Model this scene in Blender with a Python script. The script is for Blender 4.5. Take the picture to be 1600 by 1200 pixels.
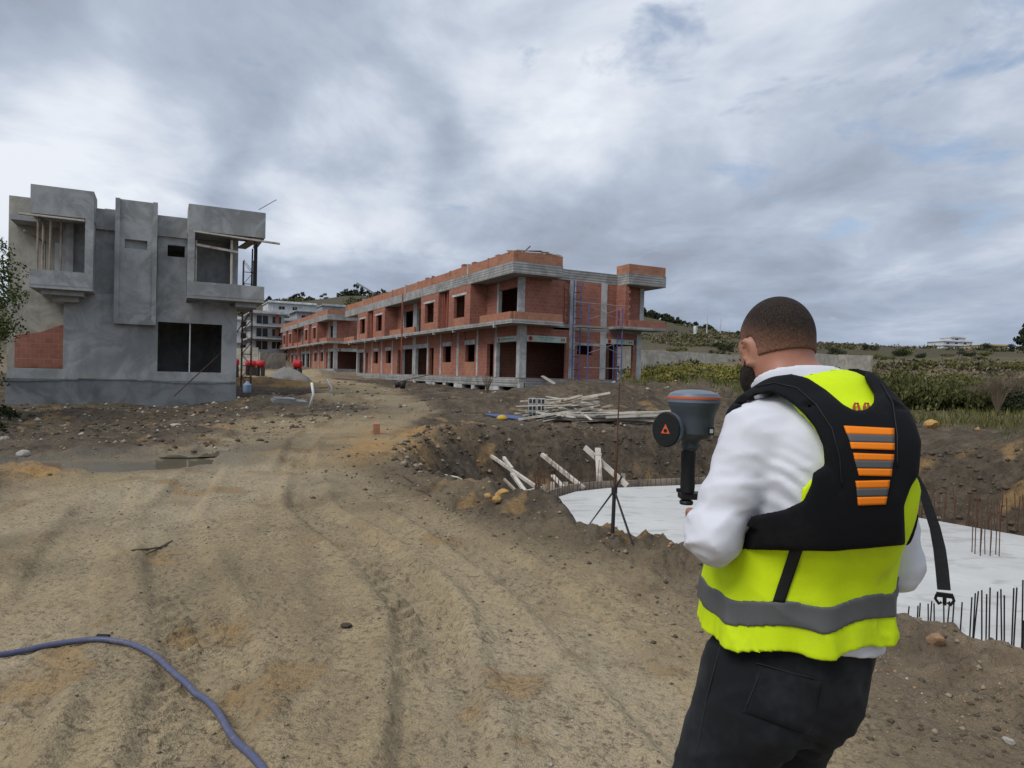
import bpy, bmesh, math, random
import numpy as np
from mathutils import Vector, Matrix

for o in list(bpy.data.objects): bpy.data.objects.remove(o, do_unlink=True)
SC = bpy.context.scene
COL = SC.collection
rnd = random.Random(7)
RAD = math.radians

# ------------------------------------------------------------------ camera
F_PX = 1063.0; ROLL = RAD(1.43); PITCH = RAD(0.7); EYE = np.array([0.0, 0.0, 1.6])
_f = np.array([0, math.cos(PITCH), -math.sin(PITCH)]); _u0 = np.array([0, math.sin(PITCH), math.cos(PITCH)])
_ex = np.array([1.0, 0, 0])
CAM_R = math.cos(ROLL) * _ex + math.sin(ROLL) * _u0
CAM_U = -math.sin(ROLL) * _ex + math.cos(ROLL) * _u0
CAM_F = _f
cam_data = bpy.data.cameras.new('camera'); cam = bpy.data.objects.new('camera', cam_data); COL.objects.link(cam)
cam_data.sensor_width = 36.0; cam_data.lens = F_PX / 1600 * 36.0; cam_data.clip_start = 0.05; cam_data.clip_end = 6000
M = Matrix.Identity(4)
for i in range(3):
    M[i][0] = CAM_R[i]; M[i][1] = CAM_U[i]; M[i][2] = -CAM_F[i]; M[i][3] = EYE[i]
cam.matrix_world = M
SC.camera = cam
SC.render.resolution_x = 1024; SC.render.resolution_y = 768

# ------------------------------------------------------------------ world: broken overcast over a Nishita sky
SUN_AZ = RAD(-132); SUN_EL = RAD(50)          # azimuth from +Y towards +X
world = bpy.data.worlds.new('World'); SC.world = world; world.use_nodes = True
wt = world.node_tree; wt.nodes.clear()
def wn(t, **k):
    n = wt.nodes.new(t)
    for a_, v in k.items(): setattr(n, a_, v)
    return n
def wl(a_, b_): wt.links.new(a_, b_)
def wmath(op, a_, b_=None, clamp=False):
    n = wn('ShaderNodeMath', operation=op, use_clamp=clamp)
    for i, v in enumerate((a_, b_)):
        if v is None: continue
        if isinstance(v, (int, float)): n.inputs[i].default_value = v
        else: wl(v, n.inputs[i])
    return n.outputs[0]
def wramp(fac, stops):
    n = wn('ShaderNodeValToRGB'); wl(fac, n.inputs[0]); r = n.color_ramp
    while len(r.elements) < len(stops): r.elements.new(0.5)
    for e, (p, c) in zip(r.elements, stops): e.position = p; e.color = (c[0], c[1], c[2], 1)
    return n.outputs[0]
def wmix(fac, a_, b_):
    n = wn('ShaderNodeMix', data_type='RGBA')
    if isinstance(fac, (int, float)): n.inputs[0].default_value = fac
    else: wl(fac, n.inputs[0])
    for i, v in ((6, a_), (7, b_)):
        if isinstance(v, tuple): n.inputs[i].default_value = (*v, 1)
        else: wl(v, n.inputs[i])
    return n.outputs[2]
sky = wn('ShaderNodeTexSky', sky_type='NISHITA'); sky.sun_disc = False
sky.sun_elevation = SUN_EL; sky.sun_rotation = SUN_AZ; sky.air_density = 1.0; sky.dust_density = 1.5
tc = wn('ShaderNodeTexCoord'); sep = wn('ShaderNodeSeparateXYZ'); wl(tc.outputs['Generated'], sep.inputs[0])
den = wmath('MAXIMUM', wmath('ADD', sep.outputs[2], 0.16), 0.08)
cmb = wn('ShaderNodeCombineXYZ')
wl(wmath('DIVIDE', sep.outputs[0], den), cmb.inputs[0]); wl(wmath('DIVIDE', sep.outputs[1], den), cmb.inputs[1])
def wnoise(scale, detail, rough, dist=0.0, off=(0, 0, 0), vec=None, sc=(1, 1, 1)):
    mp = wn('ShaderNodeMapping'); wl(vec or cmb.outputs[0], mp.inputs[0]); mp.inputs[1].default_value = off; mp.inputs[3].default_value = sc
    n = wn('ShaderNodeTexNoise'); wl(mp.outputs[0], n.inputs[0])
    n.inputs['Scale'].default_value = scale; n.inputs['Detail'].default_value = detail
    n.inputs['Roughness'].default_value = rough; n.inputs['Distortion'].default_value = dist
    return n.outputs[0]
def pix_dir(x, y):
    d = CAM_F + (x - 800) / F_PX * CAM_R - (y - 600) / F_PX * CAM_U
    return d / np.linalg.norm(d)
warp = wn('ShaderNodeTexNoise'); wl(tc.outputs['Generated'], warp.inputs[0]); warp.inputs['Scale'].default_value = 3.6; warp.inputs['Detail'].default_value = 3
wv = wn('ShaderNodeVectorMath', operation='MULTIPLY_ADD'); wl(warp.outputs[1], wv.inputs[0]); wv.inputs[1].default_value = (0.34,) * 3; wl(tc.outputs['Generated'], wv.inputs[2])
wv2 = wn('ShaderNodeVectorMath', operation='SUBTRACT'); wl(wv.outputs[0], wv2.inputs[0]); wv2.inputs[1].default_value = (0.17,) * 3
wvn = wn('ShaderNodeVectorMath', operation='NORMALIZE'); wl(wv2.outputs[0], wvn.inputs[0])
def blob(px, py, r_px):                 # a soft cloud bank in one direction of the sky
    d = pix_dir(px, py); n = wn('ShaderNodeVectorMath', operation='DOT_PRODUCT'); wl(wvn.outputs[0], n.inputs[0]); n.inputs[1].default_value = tuple(d)
    c = math.cos(r_px / F_PX)
    mr = wn('ShaderNodeMapRange', interpolation_type='SMOOTHSTEP'); wl(n.outputs['Value'], mr.inputs[0])
    mr.inputs[1].default_value = c; mr.inputs[2].default_value = 1.0
    return mr.outputs[0]
big = wnoise(0.62, 4, 0.5, 0.25, (3.1, 1.7, 0), sc=(1.0, 0.8, 1))
fine = wnoise(2.1, 6, 0.56, 0.3, (0.4, 8.2, 2), sc=(1, 0.75, 1))
val = wmath('ADD', wmath('MULTIPLY', big, 0.27), wmath('MULTIPLY', fine, 0.58))
val = wmath('ADD', val, 0.072)
for (bx_, by_, br_, amt) in ((40, 235, 240, 0.17), (170, 285, 160, 0.13), (740, 200, 240, 0.07), (520, 315, 170, 0.16), (905, 245, 190, 0.10), (690, 170, 120, 0.02), (250, 110, 420, -0.06), (330, 340, 180, -0.04), (620, 60, 170, -0.05), (620, 260, 130, -0.05),
                             (1180, 410, 420, -0.08), (1060, 130, 260, 0.04), (1480, 160, 380, 0.08), (1500, 330, 260, -0.03), (640, 430, 240, -0.05), (830, 330, 200, -0.04)):
    val = wmath('ADD', val, wmath('MULTIPLY', blob(bx_, by_, br_), amt))
cloud = wramp(val, ((0.33, (2.35, 2.65, 3.25)), (0.42, (2.85, 3.3, 4.1)), (0.51, (3.65, 4.15, 5.0)), (0.59, (4.9, 5.35, 6.1)), (0.70, (6.5, 6.8, 7.3))))
gapn = wmath('ADD', wnoise(3.0, 5, 0.6, 0.35, (5.5, 2.3, 4)), wmath('MULTIPLY', blob(1430, 60, 430), 0.14))
gap = wramp(gapn, ((0.645, (0, 0, 0)), (0.78, (1, 1, 1))))
skl = wn('ShaderNodeVectorMath', operation='SCALE'); wl(sky.outputs[0], skl.inputs[0]); skl.inputs['Scale'].default_value = 1.05
col = wmix(gap, cloud, wmix(0.4, skl.outputs[0], cloud))
# thin blue air towards the horizon
hz = wmath('POWER', wmath('SUBTRACT', 1.0, wmath('ABSOLUTE', sep.outputs[2]), True), 9.0)
col = wmix(wmath('MULTIPLY', hz, 0.5), col, (2.3, 2.9, 4.0))
bg = wn('ShaderNodeBackground'); wl(col, bg.inputs[0]); bg.inputs[1].default_value = 0.1
wo = wn('ShaderNodeOutputWorld'); wl(bg.outputs[0], wo.inputs[0])

# ------------------------------------------------------------------ sun behind the clouds, exposure
sd = bpy.data.lights.new('sun', 'SUN'); sd.energy = 1.5; sd.angle = RAD(30); sd.color = (1.0, 0.96, 0.9)
so = bpy.data.objects.new('sun', sd); COL.objects.link(so)
sdir = Vector((math.sin(SUN_AZ) * math.cos(SUN_EL), math.cos(SUN_AZ) * math.cos(SUN_EL), math.sin(SUN_EL)))
so.rotation_euler = sdir.to_track_quat('Z', 'Y').to_euler(); so.location = sdir * 60
SC.cycles.max_bounces = 4; SC.cycles.diffuse_bounces = 2; SC.cycles.glossy_bounces = 2; SC.cycles.transmission_bounces = 2; SC.cycles.caustics_reflective = False; SC.cycles.caustics_refractive = False
SC.view_settings.view_transform = 'Standard'; SC.view_settings.look = 'None'; SC.view_settings.gamma = 1.0
SC.view_settings.use_curve_mapping = False; SC.view_settings.exposure = 0.40

# ------------------------------------------------------------------ helpers
def ray(x, y): return CAM_F + (x - 800) / F_PX * CAM_R - (y - 600) / F_PX * CAM_U
def at(x, y, Y):
    d = ray(x, y); return EYE + d * (Y / d[1])
def on_z(x, y, z):
    d = ray(x, y); return EYE + d * ((z - EYE[2]) / d[2])
def project(p):
    q = np.asarray(p) - EYE; w = q @ CAM_F
    return 800 + F_PX * (q @ CAM_R) / w, 600 - F_PX * (q @ CAM_U) / w
def tag(o, label=None, cat=None, group=None, kind=None):
    if label: o['label'] = label
    if cat: o['category'] = cat
    if group: o['group'] = group
    if kind: o['kind'] = kind
    return o
def link(o, parent=None):
    COL.objects.link(o)
    if parent is not None: o.parent = parent
    return o
def empty(name, loc=(0, 0, 0), rz=0.0):
    o = bpy.data.objects.new(name, None); o.empty_display_size = 0.2; o.location = loc; o.rotation_euler = (0, 0, rz); return link(o)
def mesh_obj(name, verts, faces, mat, parent=None, smooth=False, loc=None):
    me = bpy.data.meshes.new(name)
    if isinstance(verts, np.ndarray) and isinstance(faces, np.ndarray):
        nv, nf, k = len(verts), len(faces), faces.shape[1]
        me.vertices.add(nv); me.vertices.foreach_set('co', verts.astype(np.float32).ravel())
        me.loops.add(nf * k); me.loops.foreach_set('vertex_index', faces.astype(np.int32).ravel())
        me.polygons.add(nf); me.polygons.foreach_set('loop_start', np.arange(0, nf * k, k, dtype=np.int32))
        me.polygons.foreach_set('loop_total', np.full(nf, k, dtype=np.int32))
        me.update(calc_edges=True)
    else:
        me.from_pydata([tuple(v) for v in verts], [], [tuple(f) for f in faces]); me.update()
    if mat: me.materials.append(mat)
    if smooth: me.polygons.foreach_set('use_smooth', np.ones(len(me.polygons), dtype=bool))
    o = bpy.data.objects.new(name, me)
    if loc is not None: o.location = loc
    return link(o, parent)
class MB:
    def __init__(s): s.v = []; s.f = []
    def box(s, x0, x1, y0, y1, z0, z1):
        if x0 > x1: x0, x1 = x1, x0
        if y0 > y1: y0, y1 = y1, y0
        if z0 > z1: z0, z1 = z1, z0
        n = len(s.v)
        s.v += [(x0, y0, z0), (x1, y0, z0), (x1, y1, z0), (x0, y1, z0), (x0, y0, z1), (x1, y0, z1), (x1, y1, z1), (x0, y1, z1)]
        s.f += [(n, n + 3, n + 2, n + 1), (n + 4, n + 5, n + 6, n + 7), (n, n + 1, n + 5, n + 4), (n + 1, n + 2, n + 6, n + 5), (n + 2, n + 3, n + 7, n + 6), (n + 3, n, n + 4, n + 7)]
        return s
    def _frame(s, p, q, up=None):
        d = (q - p).normalized(); up = Vector(up) if up else (Vector((0, 0, 1)) if abs(d.z) < 0.95 else Vector((0, 1, 0)))
        a_ = d.cross(up).normalized(); return a_, a_.cross(d).normalized()
    def beam(s, p, q, w, h, up=None):
        p, q = Vector(p), Vector(q); a_, b_ = s._frame(p, q, up); n = len(s.v)
        for c in (p, q):
            for i, j in ((-1, -1), (1, -1), (1, 1), (-1, 1)): s.v.append(tuple(c + a_ * (i * w / 2) + b_ * (j * h / 2)))
        s.f += [(n, n + 1, n + 2, n + 3), (n + 7, n + 6, n + 5, n + 4)] + [(n + i, n + 4 + i, n + 4 + (i + 1) % 4, n + (i + 1) % 4) for i in range(4)]
        return s
    def tube(s, pts, r, k=8, caps=True):
        pts = [Vector(p) for p in pts]; rs = r if isinstance(r, (list, tuple)) else [r] * len(pts); n0 = len(s.v)
        a_ = None
        for i, p in enumerate(pts):
            d = (pts[min(i + 1, len(pts) - 1)] - pts[max(i - 1, 0)]).normalized()
            if a_ is None:
                up = Vector((0, 0, 1)) if abs(d.z) < 0.9 else Vector((1, 0, 0)); a_ = d.cross(up).normalized()
            else: a_ = (a_ - d * a_.dot(d)).normalized()
            b_ = d.cross(a_)
            for j in range(k):
                t = 2 * math.pi * j / k; s.v.append(tuple(p + (a_ * math.cos(t) + b_ * math.sin(t)) * rs[i]))
        for i in range(len(pts) - 1):
            for j in range(k):
                s.f.append((n0 + i * k + j, n0 + i * k + (j + 1) % k, n0 + (i + 1) * k + (j + 1) % k, n0 + (i + 1) * k + j))
        if caps:
            s.f.append(tuple(n0 + j for j in reversed(range(k)))); s.f.append(tuple(n0 + (len(pts) - 1) * k + j for j in range(k)))
        return s
    def lathe(s, prof, k=24, c=(0, 0, 0)):          # prof: (r, z)
        n0 = len(s.v)
        for r, z in prof:
            for j in range(k):
                t = 2 * math.pi * j / k; s.v.append((c[0] + r * math.cos(t), c[1] + r * math.sin(t), c[2] + z))
        for i in range(len(prof) - 1):
            for j in range(k): s.f.append((n0 + i * k + j, n0 + i * k + (j + 1) % k, n0 + (i + 1) * k + (j + 1) % k, n0 + (i + 1) * k + j))
        s.f.append(tuple(n0 + j for j in reversed(range(k)))); s.f.append(tuple(n0 + (len(prof) - 1) * k + j for j in range(k)))
        return s
    def prism(s, poly, z0, z1):                      # polygon in xy, extruded in z
        n = len(poly); b0 = len(s.v)
        ar = sum(poly[i][0] * poly[(i + 1) % n][1] - poly[(i + 1) % n][0] * poly[i][1] for i in range(n))
        if ar < 0: poly = poly[::-1]
        s.v += [(p[0], p[1], z0) for p in poly] + [(p[0], p[1], z1) for p in poly]
        s.f += [tuple(b0 + i for i in reversed(range(n))), tuple(b0 + n + i for i in range(n))]
        s.f += [(b0 + i, b0 + (i + 1) % n, b0 + n + (i + 1) % n, b0 + n + i) for i in range(n)]
        return s
    def build(s, name, mat, parent=None, smooth=False, bevel=0.0):
        o = mesh_obj(name, s.v, s.f, mat, parent, smooth)
        if bevel:
            m = o.modifiers.new('bevel', 'BEVEL'); m.width = bevel; m.segments = 2; m.limit_method = 'ANGLE'; m.angle_limit = RAD(35)
        return o
def box(name, mat, parent, *d, bevel=0.0): return MB().box(*d).build(name, mat, parent, bevel=bevel)
def copy_tree(o, parent=None):
    c = o.copy(); COL.objects.link(c)
    if parent is not None: c.parent = parent
    for ch in list(o.children): copy_tree(ch, c)
    return c
def shade_auto(o, ang=35):
    me = o.data; me.polygons.foreach_set('use_smooth', np.ones(len(me.polygons), dtype=bool))
    me.set_sharp_from_angle(angle=RAD(ang)); return o

# numpy noise
_perm = np.random.RandomState(11).permutation(512).astype(np.int64) % 256
_perm = np.concatenate([_perm, _perm, _perm])
_val = np.random.RandomState(5).rand(512).astype(np.float32) * 2 - 1
def _h2(ix, iy, s): return _val[_perm[(_perm[(ix + s * 37) & 255] + iy) & 511]]
def vn2(x, y, s=0):
    x = np.asarray(x, dtype=np.float64); y = np.asarray(y, dtype=np.float64)
    ix = np.floor(x).astype(np.int64); iy = np.floor(y).astype(np.int64); fx = x - ix; fy = y - iy
    ux = fx * fx * fx * (fx * (fx * 6 - 15) + 10); uy = fy * fy * fy * (fy * (fy * 6 - 15) + 10)
    a_ = _h2(ix & 255, iy & 255, s); b_ = _h2((ix + 1) & 255, iy & 255, s); c = _h2(ix & 255, (iy + 1) & 255, s); d = _h2((ix + 1) & 255, (iy + 1) & 255, s)
    return (a_ * (1 - ux) + b_ * ux) * (1 - uy) + (c * (1 - ux) + d * ux) * uy
def fbm(x, y, octv=4, s=0, gain=0.5):
    r = 0; a_ = 1.0; t = 0
    for i in range(octv):
        r = r + a_ * vn2(x * 2 ** i + 13.7 * i, y * 2 ** i - 7.1 * i, s + i); t += a_; a_ *= gain
    return r / t
def vn3(x, y, z, s=0):
    iz = np.floor(z).astype(np.int64); fz = z - iz; uz = fz * fz * (3 - 2 * fz)
    def lay(k):
        ix = np.floor(x).astype(np.int64); iy = np.floor(y).astype(np.int64); fx = x - ix; fy = y - iy
        ux = fx * fx * (3 - 2 * fx); uy = fy * fy * (3 - 2 * fy)
        def h(i, j): return _val[_perm[(_perm[(_perm[(i + s * 37) & 255] + j) & 511] + k) & 511]]
        ix &= 255; iy &= 255
        return (h(ix, iy) * (1 - ux) + h((ix + 1) & 255, iy) * ux) * (1 - uy) + (h(ix, (iy + 1) & 255) * (1 - ux) + h((ix + 1) & 255, (iy + 1) & 255) * ux) * uy
    return lay(iz & 255) * (1 - uz) + lay((iz + 1) & 255) * uz
def sstep(a_, b_, x):
    t = np.clip((x - a_) / (b_ - a_), 0, 1); return t * t * (3 - 2 * t)
def poly_sd(px, py, poly):                          # signed distance, negative inside
    px = np.asarray(px, float); py = np.asarray(py, float); d = np.full(px.shape, 1e18); inside = np.zeros(px.shape, bool); n = len(poly)
    for i in range(n):
        ax, ay = poly[i]; bx_, by_ = poly[(i + 1) % n]; ex_, ey_ = bx_ - ax, by_ - ay
        wx, wy = px - ax, py - ay; t = np.clip((wx * ex_ + wy * ey_) / (ex_ * ex_ + ey_ * ey_ + 1e-12), 0, 1)
        d = np.minimum(d, (wx - ex_ * t) ** 2 + (wy - ey_ * t) ** 2)
        if abs(ey_) > 1e-12:
            c = ((ay > py) != (by_ > py)) & (px < ex_ * (py - ay) / ey_ + ax); inside ^= c
    return np.where(inside, -1, 1) * np.sqrt(d)

# ------------------------------------------------------------------ materials
def mat_new(name):
    m = bpy.data.materials.new(name); m.use_nodes = True; nt = m.node_tree; nt.nodes.clear()
    out = nt.nodes.new('ShaderNodeOutputMaterial'); b_ = nt.nodes.new('ShaderNodeBsdfPrincipled'); nt.links.new(b_.outputs[0], out.inputs[0])
    return m, nt, b_
class NT:
    def __init__(s, nt): s.nt = nt
    def n(s, t, **k):
        n = s.nt.nodes.new(t)
        for a_, v in k.items(): setattr(n, a_, v)
        return n
    def l(s, a_, b_): s.nt.links.new(a_, b_)
    def set(s, inp, v):
        if v is None: return
        if isinstance(v, (int, float)): inp.default_value = v
        elif isinstance(v, tuple): inp.default_value = v if len(v) == len(inp.default_value) else (*v, 1)
        else: s.l(v, inp)
    def math(s, op, a_, b_=None, clamp=False):
        n = s.n('ShaderNodeMath', operation=op, use_clamp=clamp); s.set(n.inputs[0], a_); s.set(n.inputs[1], b_); return n.outputs[0]
    def mix(s, f, a_, b_, blend='MIX'):
        n = s.n('ShaderNodeMix', data_type='RGBA', blend_type=blend); s.set(n.inputs[0], f); s.set(n.inputs[6], a_); s.set(n.inputs[7], b_); return n.outputs[2]
    def coord(s, kind='Object'): return s.n('ShaderNodeTexCoord').outputs[kind]
    def mapv(s, v, sc=(1, 1, 1), loc=(0, 0, 0), rot=(0, 0, 0)):
        n = s.n('ShaderNodeMapping'); s.l(v, n.inputs[0]); n.inputs[1].default_value = loc; n.inputs[2].default_value = rot; n.inputs[3].default_value = sc; return n.outputs[0]
    def noise(s, v, scale, detail=4, rough=0.55, dist=0.0):
        n = s.n('ShaderNodeTexNoise'); s.l(v, n.inputs[0]); n.inputs['Scale'].default_value = scale; n.inputs['Detail'].default_value = detail
        n.inputs['Roughness'].default_value = rough; n.inputs['Distortion'].default_value = dist; return n.outputs[0]
    def voro(s, v, scale, feat='F1', out='Distance'):
        n = s.n('ShaderNodeTexVoronoi', feature=feat); s.l(v, n.inputs[0]); n.inputs['Scale'].default_value = scale; return n.outputs[out]
    def ramp(s, f, stops):
        n = s.n('ShaderNodeValToRGB'); s.l(f, n.inputs[0]); r = n.color_ramp
        while len(r.elements) < len(stops): r.elements.new(0.5)
        for e, (p, c) in zip(r.elements, stops):
            e.position = p; c = (c, c, c) if isinstance(c, (int, float)) else c; e.color = (*c, 1)
        return n.outputs[0]
    def bump(s, h, strength=0.3, dist=0.02, normal=None):
        n = s.n('ShaderNodeBump'); s.l(h, n.inputs['Height']); n.inputs['Strength'].default_value = strength; n.inputs['Distance'].default_value = dist
        if normal is not None: s.l(normal, n.inputs['Normal'])
        return n.outputs[0]
def mul(c, k): return tuple(x * k for x in c)
def simple(name, col, rough=0.7, metal=0.0, var=0.25, scale=8.0, bump=0.15, bscale=60.0, spec=0.3, dirt=None):
    m, nt, b_ = mat_new(name); t = NT(nt); v = t.coord('Object')
    n1 = t.noise(v, scale, 5, 0.6); c = t.mix(n1, mul(col, 1 - var), mul(col, 1 + var))
    if dirt:
        c = t.mix(t.ramp(t.noise(v, scale * 0.4, 6, 0.65), ((0.48, 0.0), (0.66, 0.8))), c, dirt)
    nt.links.new(c, b_.inputs['Base Color']); b_.inputs['Roughness'].default_value = rough; b_.inputs['Metallic'].default_value = metal
    b_.inputs['Specular IOR Level'].default_value = spec
    if bump: nt.links.new(t.bump(t.noise(v, bscale, 4, 0.6), bump, 0.01), b_.inputs['Normal'])
    return m
def concrete(name, col, stain=0.35, tint=(0.42, 0.40, 0.36), boards=0.0, sc=1.0):
    m, nt, b_ = mat_new(name); t = NT(nt); v = t.coord('Object')
    n1 = t.noise(v, 0.55 * sc, 6, 0.62, 0.6); n2 = t.noise(v, 2.3 * sc, 5, 0.6, 0.3); n3 = t.noise(v, 14, 5, 0.65)
    streak = t.noise(t.mapv(v, (1.6, 1.6, 0.16)), 1.8, 5, 0.6)
    c = t.mix(t.ramp(n1, ((0.40, 0.0), (0.60, 1.0))), mul(col, 1 - stain), mul(col, 1 + stain * 0.55))
    c = t.mix(t.math('MULTIPLY', t.ramp(n2, ((0.42, 0.0), (0.62, 1.0))), 0.5), c, mul(tint, 0.8))
    c = t.mix(t.math('MULTIPLY', t.ramp(streak, ((0.5, 0.0), (0.72, 1.0))), 0.45), c, mul(col, 0.55))
    pt = t.noise(v, 0.85 * sc, 5, 0.6, 1.6); c = t.mix(t.math('MULTIPLY', t.ramp(pt, ((0.48, 0.0), (0.60, 1.0))), 0.6), c, mul(col, 1.34)); c = t.mix(t.math('MULTIPLY', t.ramp(pt, ((0.36, 1.0), (0.47, 0.0))), 0.5), c, mul(col, 0.64))
    c = t.mix(t.math('MULTIPLY', n3, 0.35), c, mul(col, 0.6))
    h = t.math('ADD', t.math('MULTIPLY', n3, 0.5), n2)
    if boards:
        w = t.n('ShaderNodeTexWave', bands_direction='Z'); t.l(v, w.inputs[0]); w.inputs['Scale'].default_value = boards; w.inputs['Distortion'].default_value = 0.6; w.inputs['Detail'].default_value = 2
        c = t.mix(t.math('MULTIPLY', t.ramp(w.outputs[1], ((0.0, 1.0), (0.16, 0.0))), 0.45), c, mul(col, 0.45)); h = t.math('ADD', h, t.math('MULTIPLY', w.outputs[1], 0.7))
    nt.links.new(c, b_.inputs['Base Color']); b_.inputs['Roughness'].default_value = 0.88; b_.inputs['Specular IOR Level'].default_value = 0.25
    nt.links.new(t.bump(h, 0.5, 0.03), b_.inputs['Normal'])
    return m
def brickmat(name, c1, c2, mortar):
    m, nt, b_ = mat_new(name); t = NT(nt); v = t.coord('Object'); s_ = t.n('ShaderNodeSeparateXYZ'); t.l(v, s_.inputs[0])
    cb = t.n('ShaderNodeCombineXYZ'); t.l(t.math('ADD', s_.outputs[0], s_.outputs[1]), cb.inputs[0]); t.l(s_.outputs[2], cb.inputs[1])
    br = t.n('ShaderNodeTexBrick'); t.l(cb.outputs[0], br.inputs[0]); br.inputs['Scale'].default_value = 1.0; br.inputs['Mortar Size'].default_value = 0.011
    br.inputs['Brick Width'].default_value = 0.30; br.inputs['Row Height'].default_value = 0.20; br.inputs['Color1'].default_value = (*c1, 1); br.inputs['Color2'].default_value = (*c2, 1); br.inputs['Mortar'].default_value = (*mortar, 1)
    br.inputs['Bias'].default_value = -0.1; br.inputs['Mortar Smooth'].default_value = 0.2
    n1 = t.noise(v, 0.9, 5, 0.6); n2 = t.noise(v, 9, 5, 0.6)
    c = t.mix(t.math('MULTIPLY', t.ramp(n1, ((0.4, 0.0), (0.7, 1.0))), 0.45), br.outputs[0], mul(c1, 0.55))
    c = t.mix(t.math('MULTIPLY', t.ramp(n2, ((0.55, 0.0), (0.75, 1.0))), 0.5), c, mul(mortar, 0.9))
    w = t.n('ShaderNodeTexWave', bands_direction='Z'); t.l(v, w.inputs[0]); w.inputs['Scale'].default_value = 12.0
    nt.links.new(c, b_.inputs['Base Color']); b_.inputs['Roughness'].default_value = 0.85; b_.inputs['Specular IOR Level'].default_value = 0.2
    h = t.math('ADD', t.math('SUBTRACT', 1.0, br.outputs[1]), t.math('MULTIPLY', w.outputs[1], 0.25))
    nt.links.new(t.bump(h, 0.7, 0.02), b_.inputs['Normal'])
    return m
MT = {}
MT['conc'] = concrete('grey_render', (0.40, 0.41, 0.41), 0.30, (0.43, 0.405, 0.35))
MT['conc_dark'] = concrete('plinth_concrete', (0.22, 0.235, 0.24), 0.4, (0.26, 0.26, 0.25), boards=0.0)
MT['conc_pale'] = concrete('pale_render', (0.50, 0.475, 0.40), 0.2, (0.34, 0.31, 0.26))
MT['rowconc'] = concrete('cast_concrete', (0.36, 0.36, 0.35), 0.34, (0.36, 0.34, 0.31), boards=2.2)
MT['column'] = concrete('column_concrete', (0.52, 0.525, 0.515), 0.18, (0.34, 0.33, 0.31))
MT['brick'] = brickmat('hollow_brick', (0.44, 0.175, 0.12), (0.34, 0.125, 0.085), (0.36, 0.275, 0.23))
MT['brick_or'] = brickmat('orange_brick', (0.50, 0.22, 0.13), (0.40, 0.165, 0.10), (0.36, 0.29, 0.235))
MT['brick_shade'] = brickmat('inner_brick_shaded', (0.22, 0.085, 0.055), (0.18, 0.07, 0.045), (0.17, 0.14, 0.12))  # darker copy of the outer brick; the indoor shade is put into its colour
MT['timber'] = simple('weathered_timber', (0.36, 0.30, 0.235), 0.85, var=0.3, scale=5, bump=0.4, bscale=40, dirt=(0.14, 0.115, 0.09))
MT['timber_pale'] = simple('pale_timber', (0.60, 0.555, 0.48), 0.85, var=0.25, scale=6, bump=0.4, bscale=40, dirt=(0.25, 0.21, 0.165))
MT['rust'] = simple('rusty_steel', (0.115, 0.062, 0.042), 0.75, 0.3, var=0.45, scale=20, bump=0.3)
MT['darksteel'] = simple('dark_steel', (0.045, 0.042, 0.045), 0.55, 0.5, var=0.3, scale=20)
MT['bluesteel'] = simple('blue_painted_steel', (0.09, 0.11, 0.34), 0.55, 0.1, var=0.3, scale=9, dirt=(0.2, 0.19, 0.2))
MT['galv'] = simple('galvanised_steel', (0.36, 0.37, 0.39), 0.5, 0.6, var=0.2, scale=9)
MT['white'] = simple('white_paint', (0.74, 0.74, 0.72), 0.65, var=0.08, scale=3, dirt=(0.55, 0.53, 0.49))
MT['red'] = simple('red_plastic', (0.46, 0.022, 0.03), 0.45, var=0.2, scale=3, bump=0.05)
MT['teal'] = simple('teal_print', (0.11, 0.33, 0.29), 0.7, var=0.15)
MT['banner'] = simple('pale_green_banner', (0.52, 0.62, 0.56), 0.7, var=0.12, scale=2.0, dirt=(0.42, 0.45, 0.40))
MT['banner_red'] = simple('red_print', (0.42, 0.045, 0.04), 0.7, var=0.15)
MT['pipe'] = simple('red_brown_pipe', (0.30, 0.09, 0.06), 0.6, var=0.25)
MT['black'] = simple('black_plastic', (0.012, 0.013, 0.014), 0.5, var=0.2)
# ------------------------------------------------------------------ terrain
PIT = [(0.3, 8.0), (-0.9, 9.9), (-1.9, 12), (-2.3, 14.5), (-1.7, 17.4), (0, 18.9), (3.2, 20.1), (6.6, 21.4), (8.0, 20.3), (10.9, 15.5), (14, 9), (16, 4), (10, 1), (4.0, 1.0),
       (3.25, 2.6), (2.98, 3.9), (2.7, 4.6), (2.25, 5.5), (1.7, 6.3), (1.25, 6.62), (0.67, 7.1)]
SLAB = [(0.5, 12.5), (0.69, 14.7), (0.94, 15.5), (1.63, 16.65), (2.5, 17.3), (5.06, 18.26), (6.3, 18.97), (8.67, 14.47), (9.8, 12.86), (13, 7), (14, 4.5), (10, 2.3), (4.9, 2.3), (4.2, 3.9),
        (3.6, 5.1), (2.6, 6.7), (1.7, 7.4), (0.95, 8.4), (0.6, 10.5)]
ROAD = [(0.3, -6, 4.5), (0.0, 0, 4.2), (-1.2, 4, 3.2), (-3.2, 8, 2.8), (-5.0, 16, 2.1), (-5.4, 24, 2.4), (-6.4, 31, 1.9), (-11, 42, 2.6), (-20, 60, 3.2), (-27, 72, 3.2)]
def road_d(x, y):
    best = np.full(np.shape(x), 1e9)
    for (ax, ay, aw), (bx_, by_, bw) in zip(ROAD[:-1], ROAD[1:]):
        ex_, ey_ = bx_ - ax, by_ - ay; t = np.clip(((x - ax) * ex_ + (y - ay) * ey_) / (ex_ * ex_ + ey_ * ey_), 0, 1)
        d = np.hypot(x - ax - ex_ * t, y - ay - ey_ * t) / (aw + (bw - aw) * t)
        best = np.minimum(best, d)
    return best                                      # 1 at the edge of the road
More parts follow.
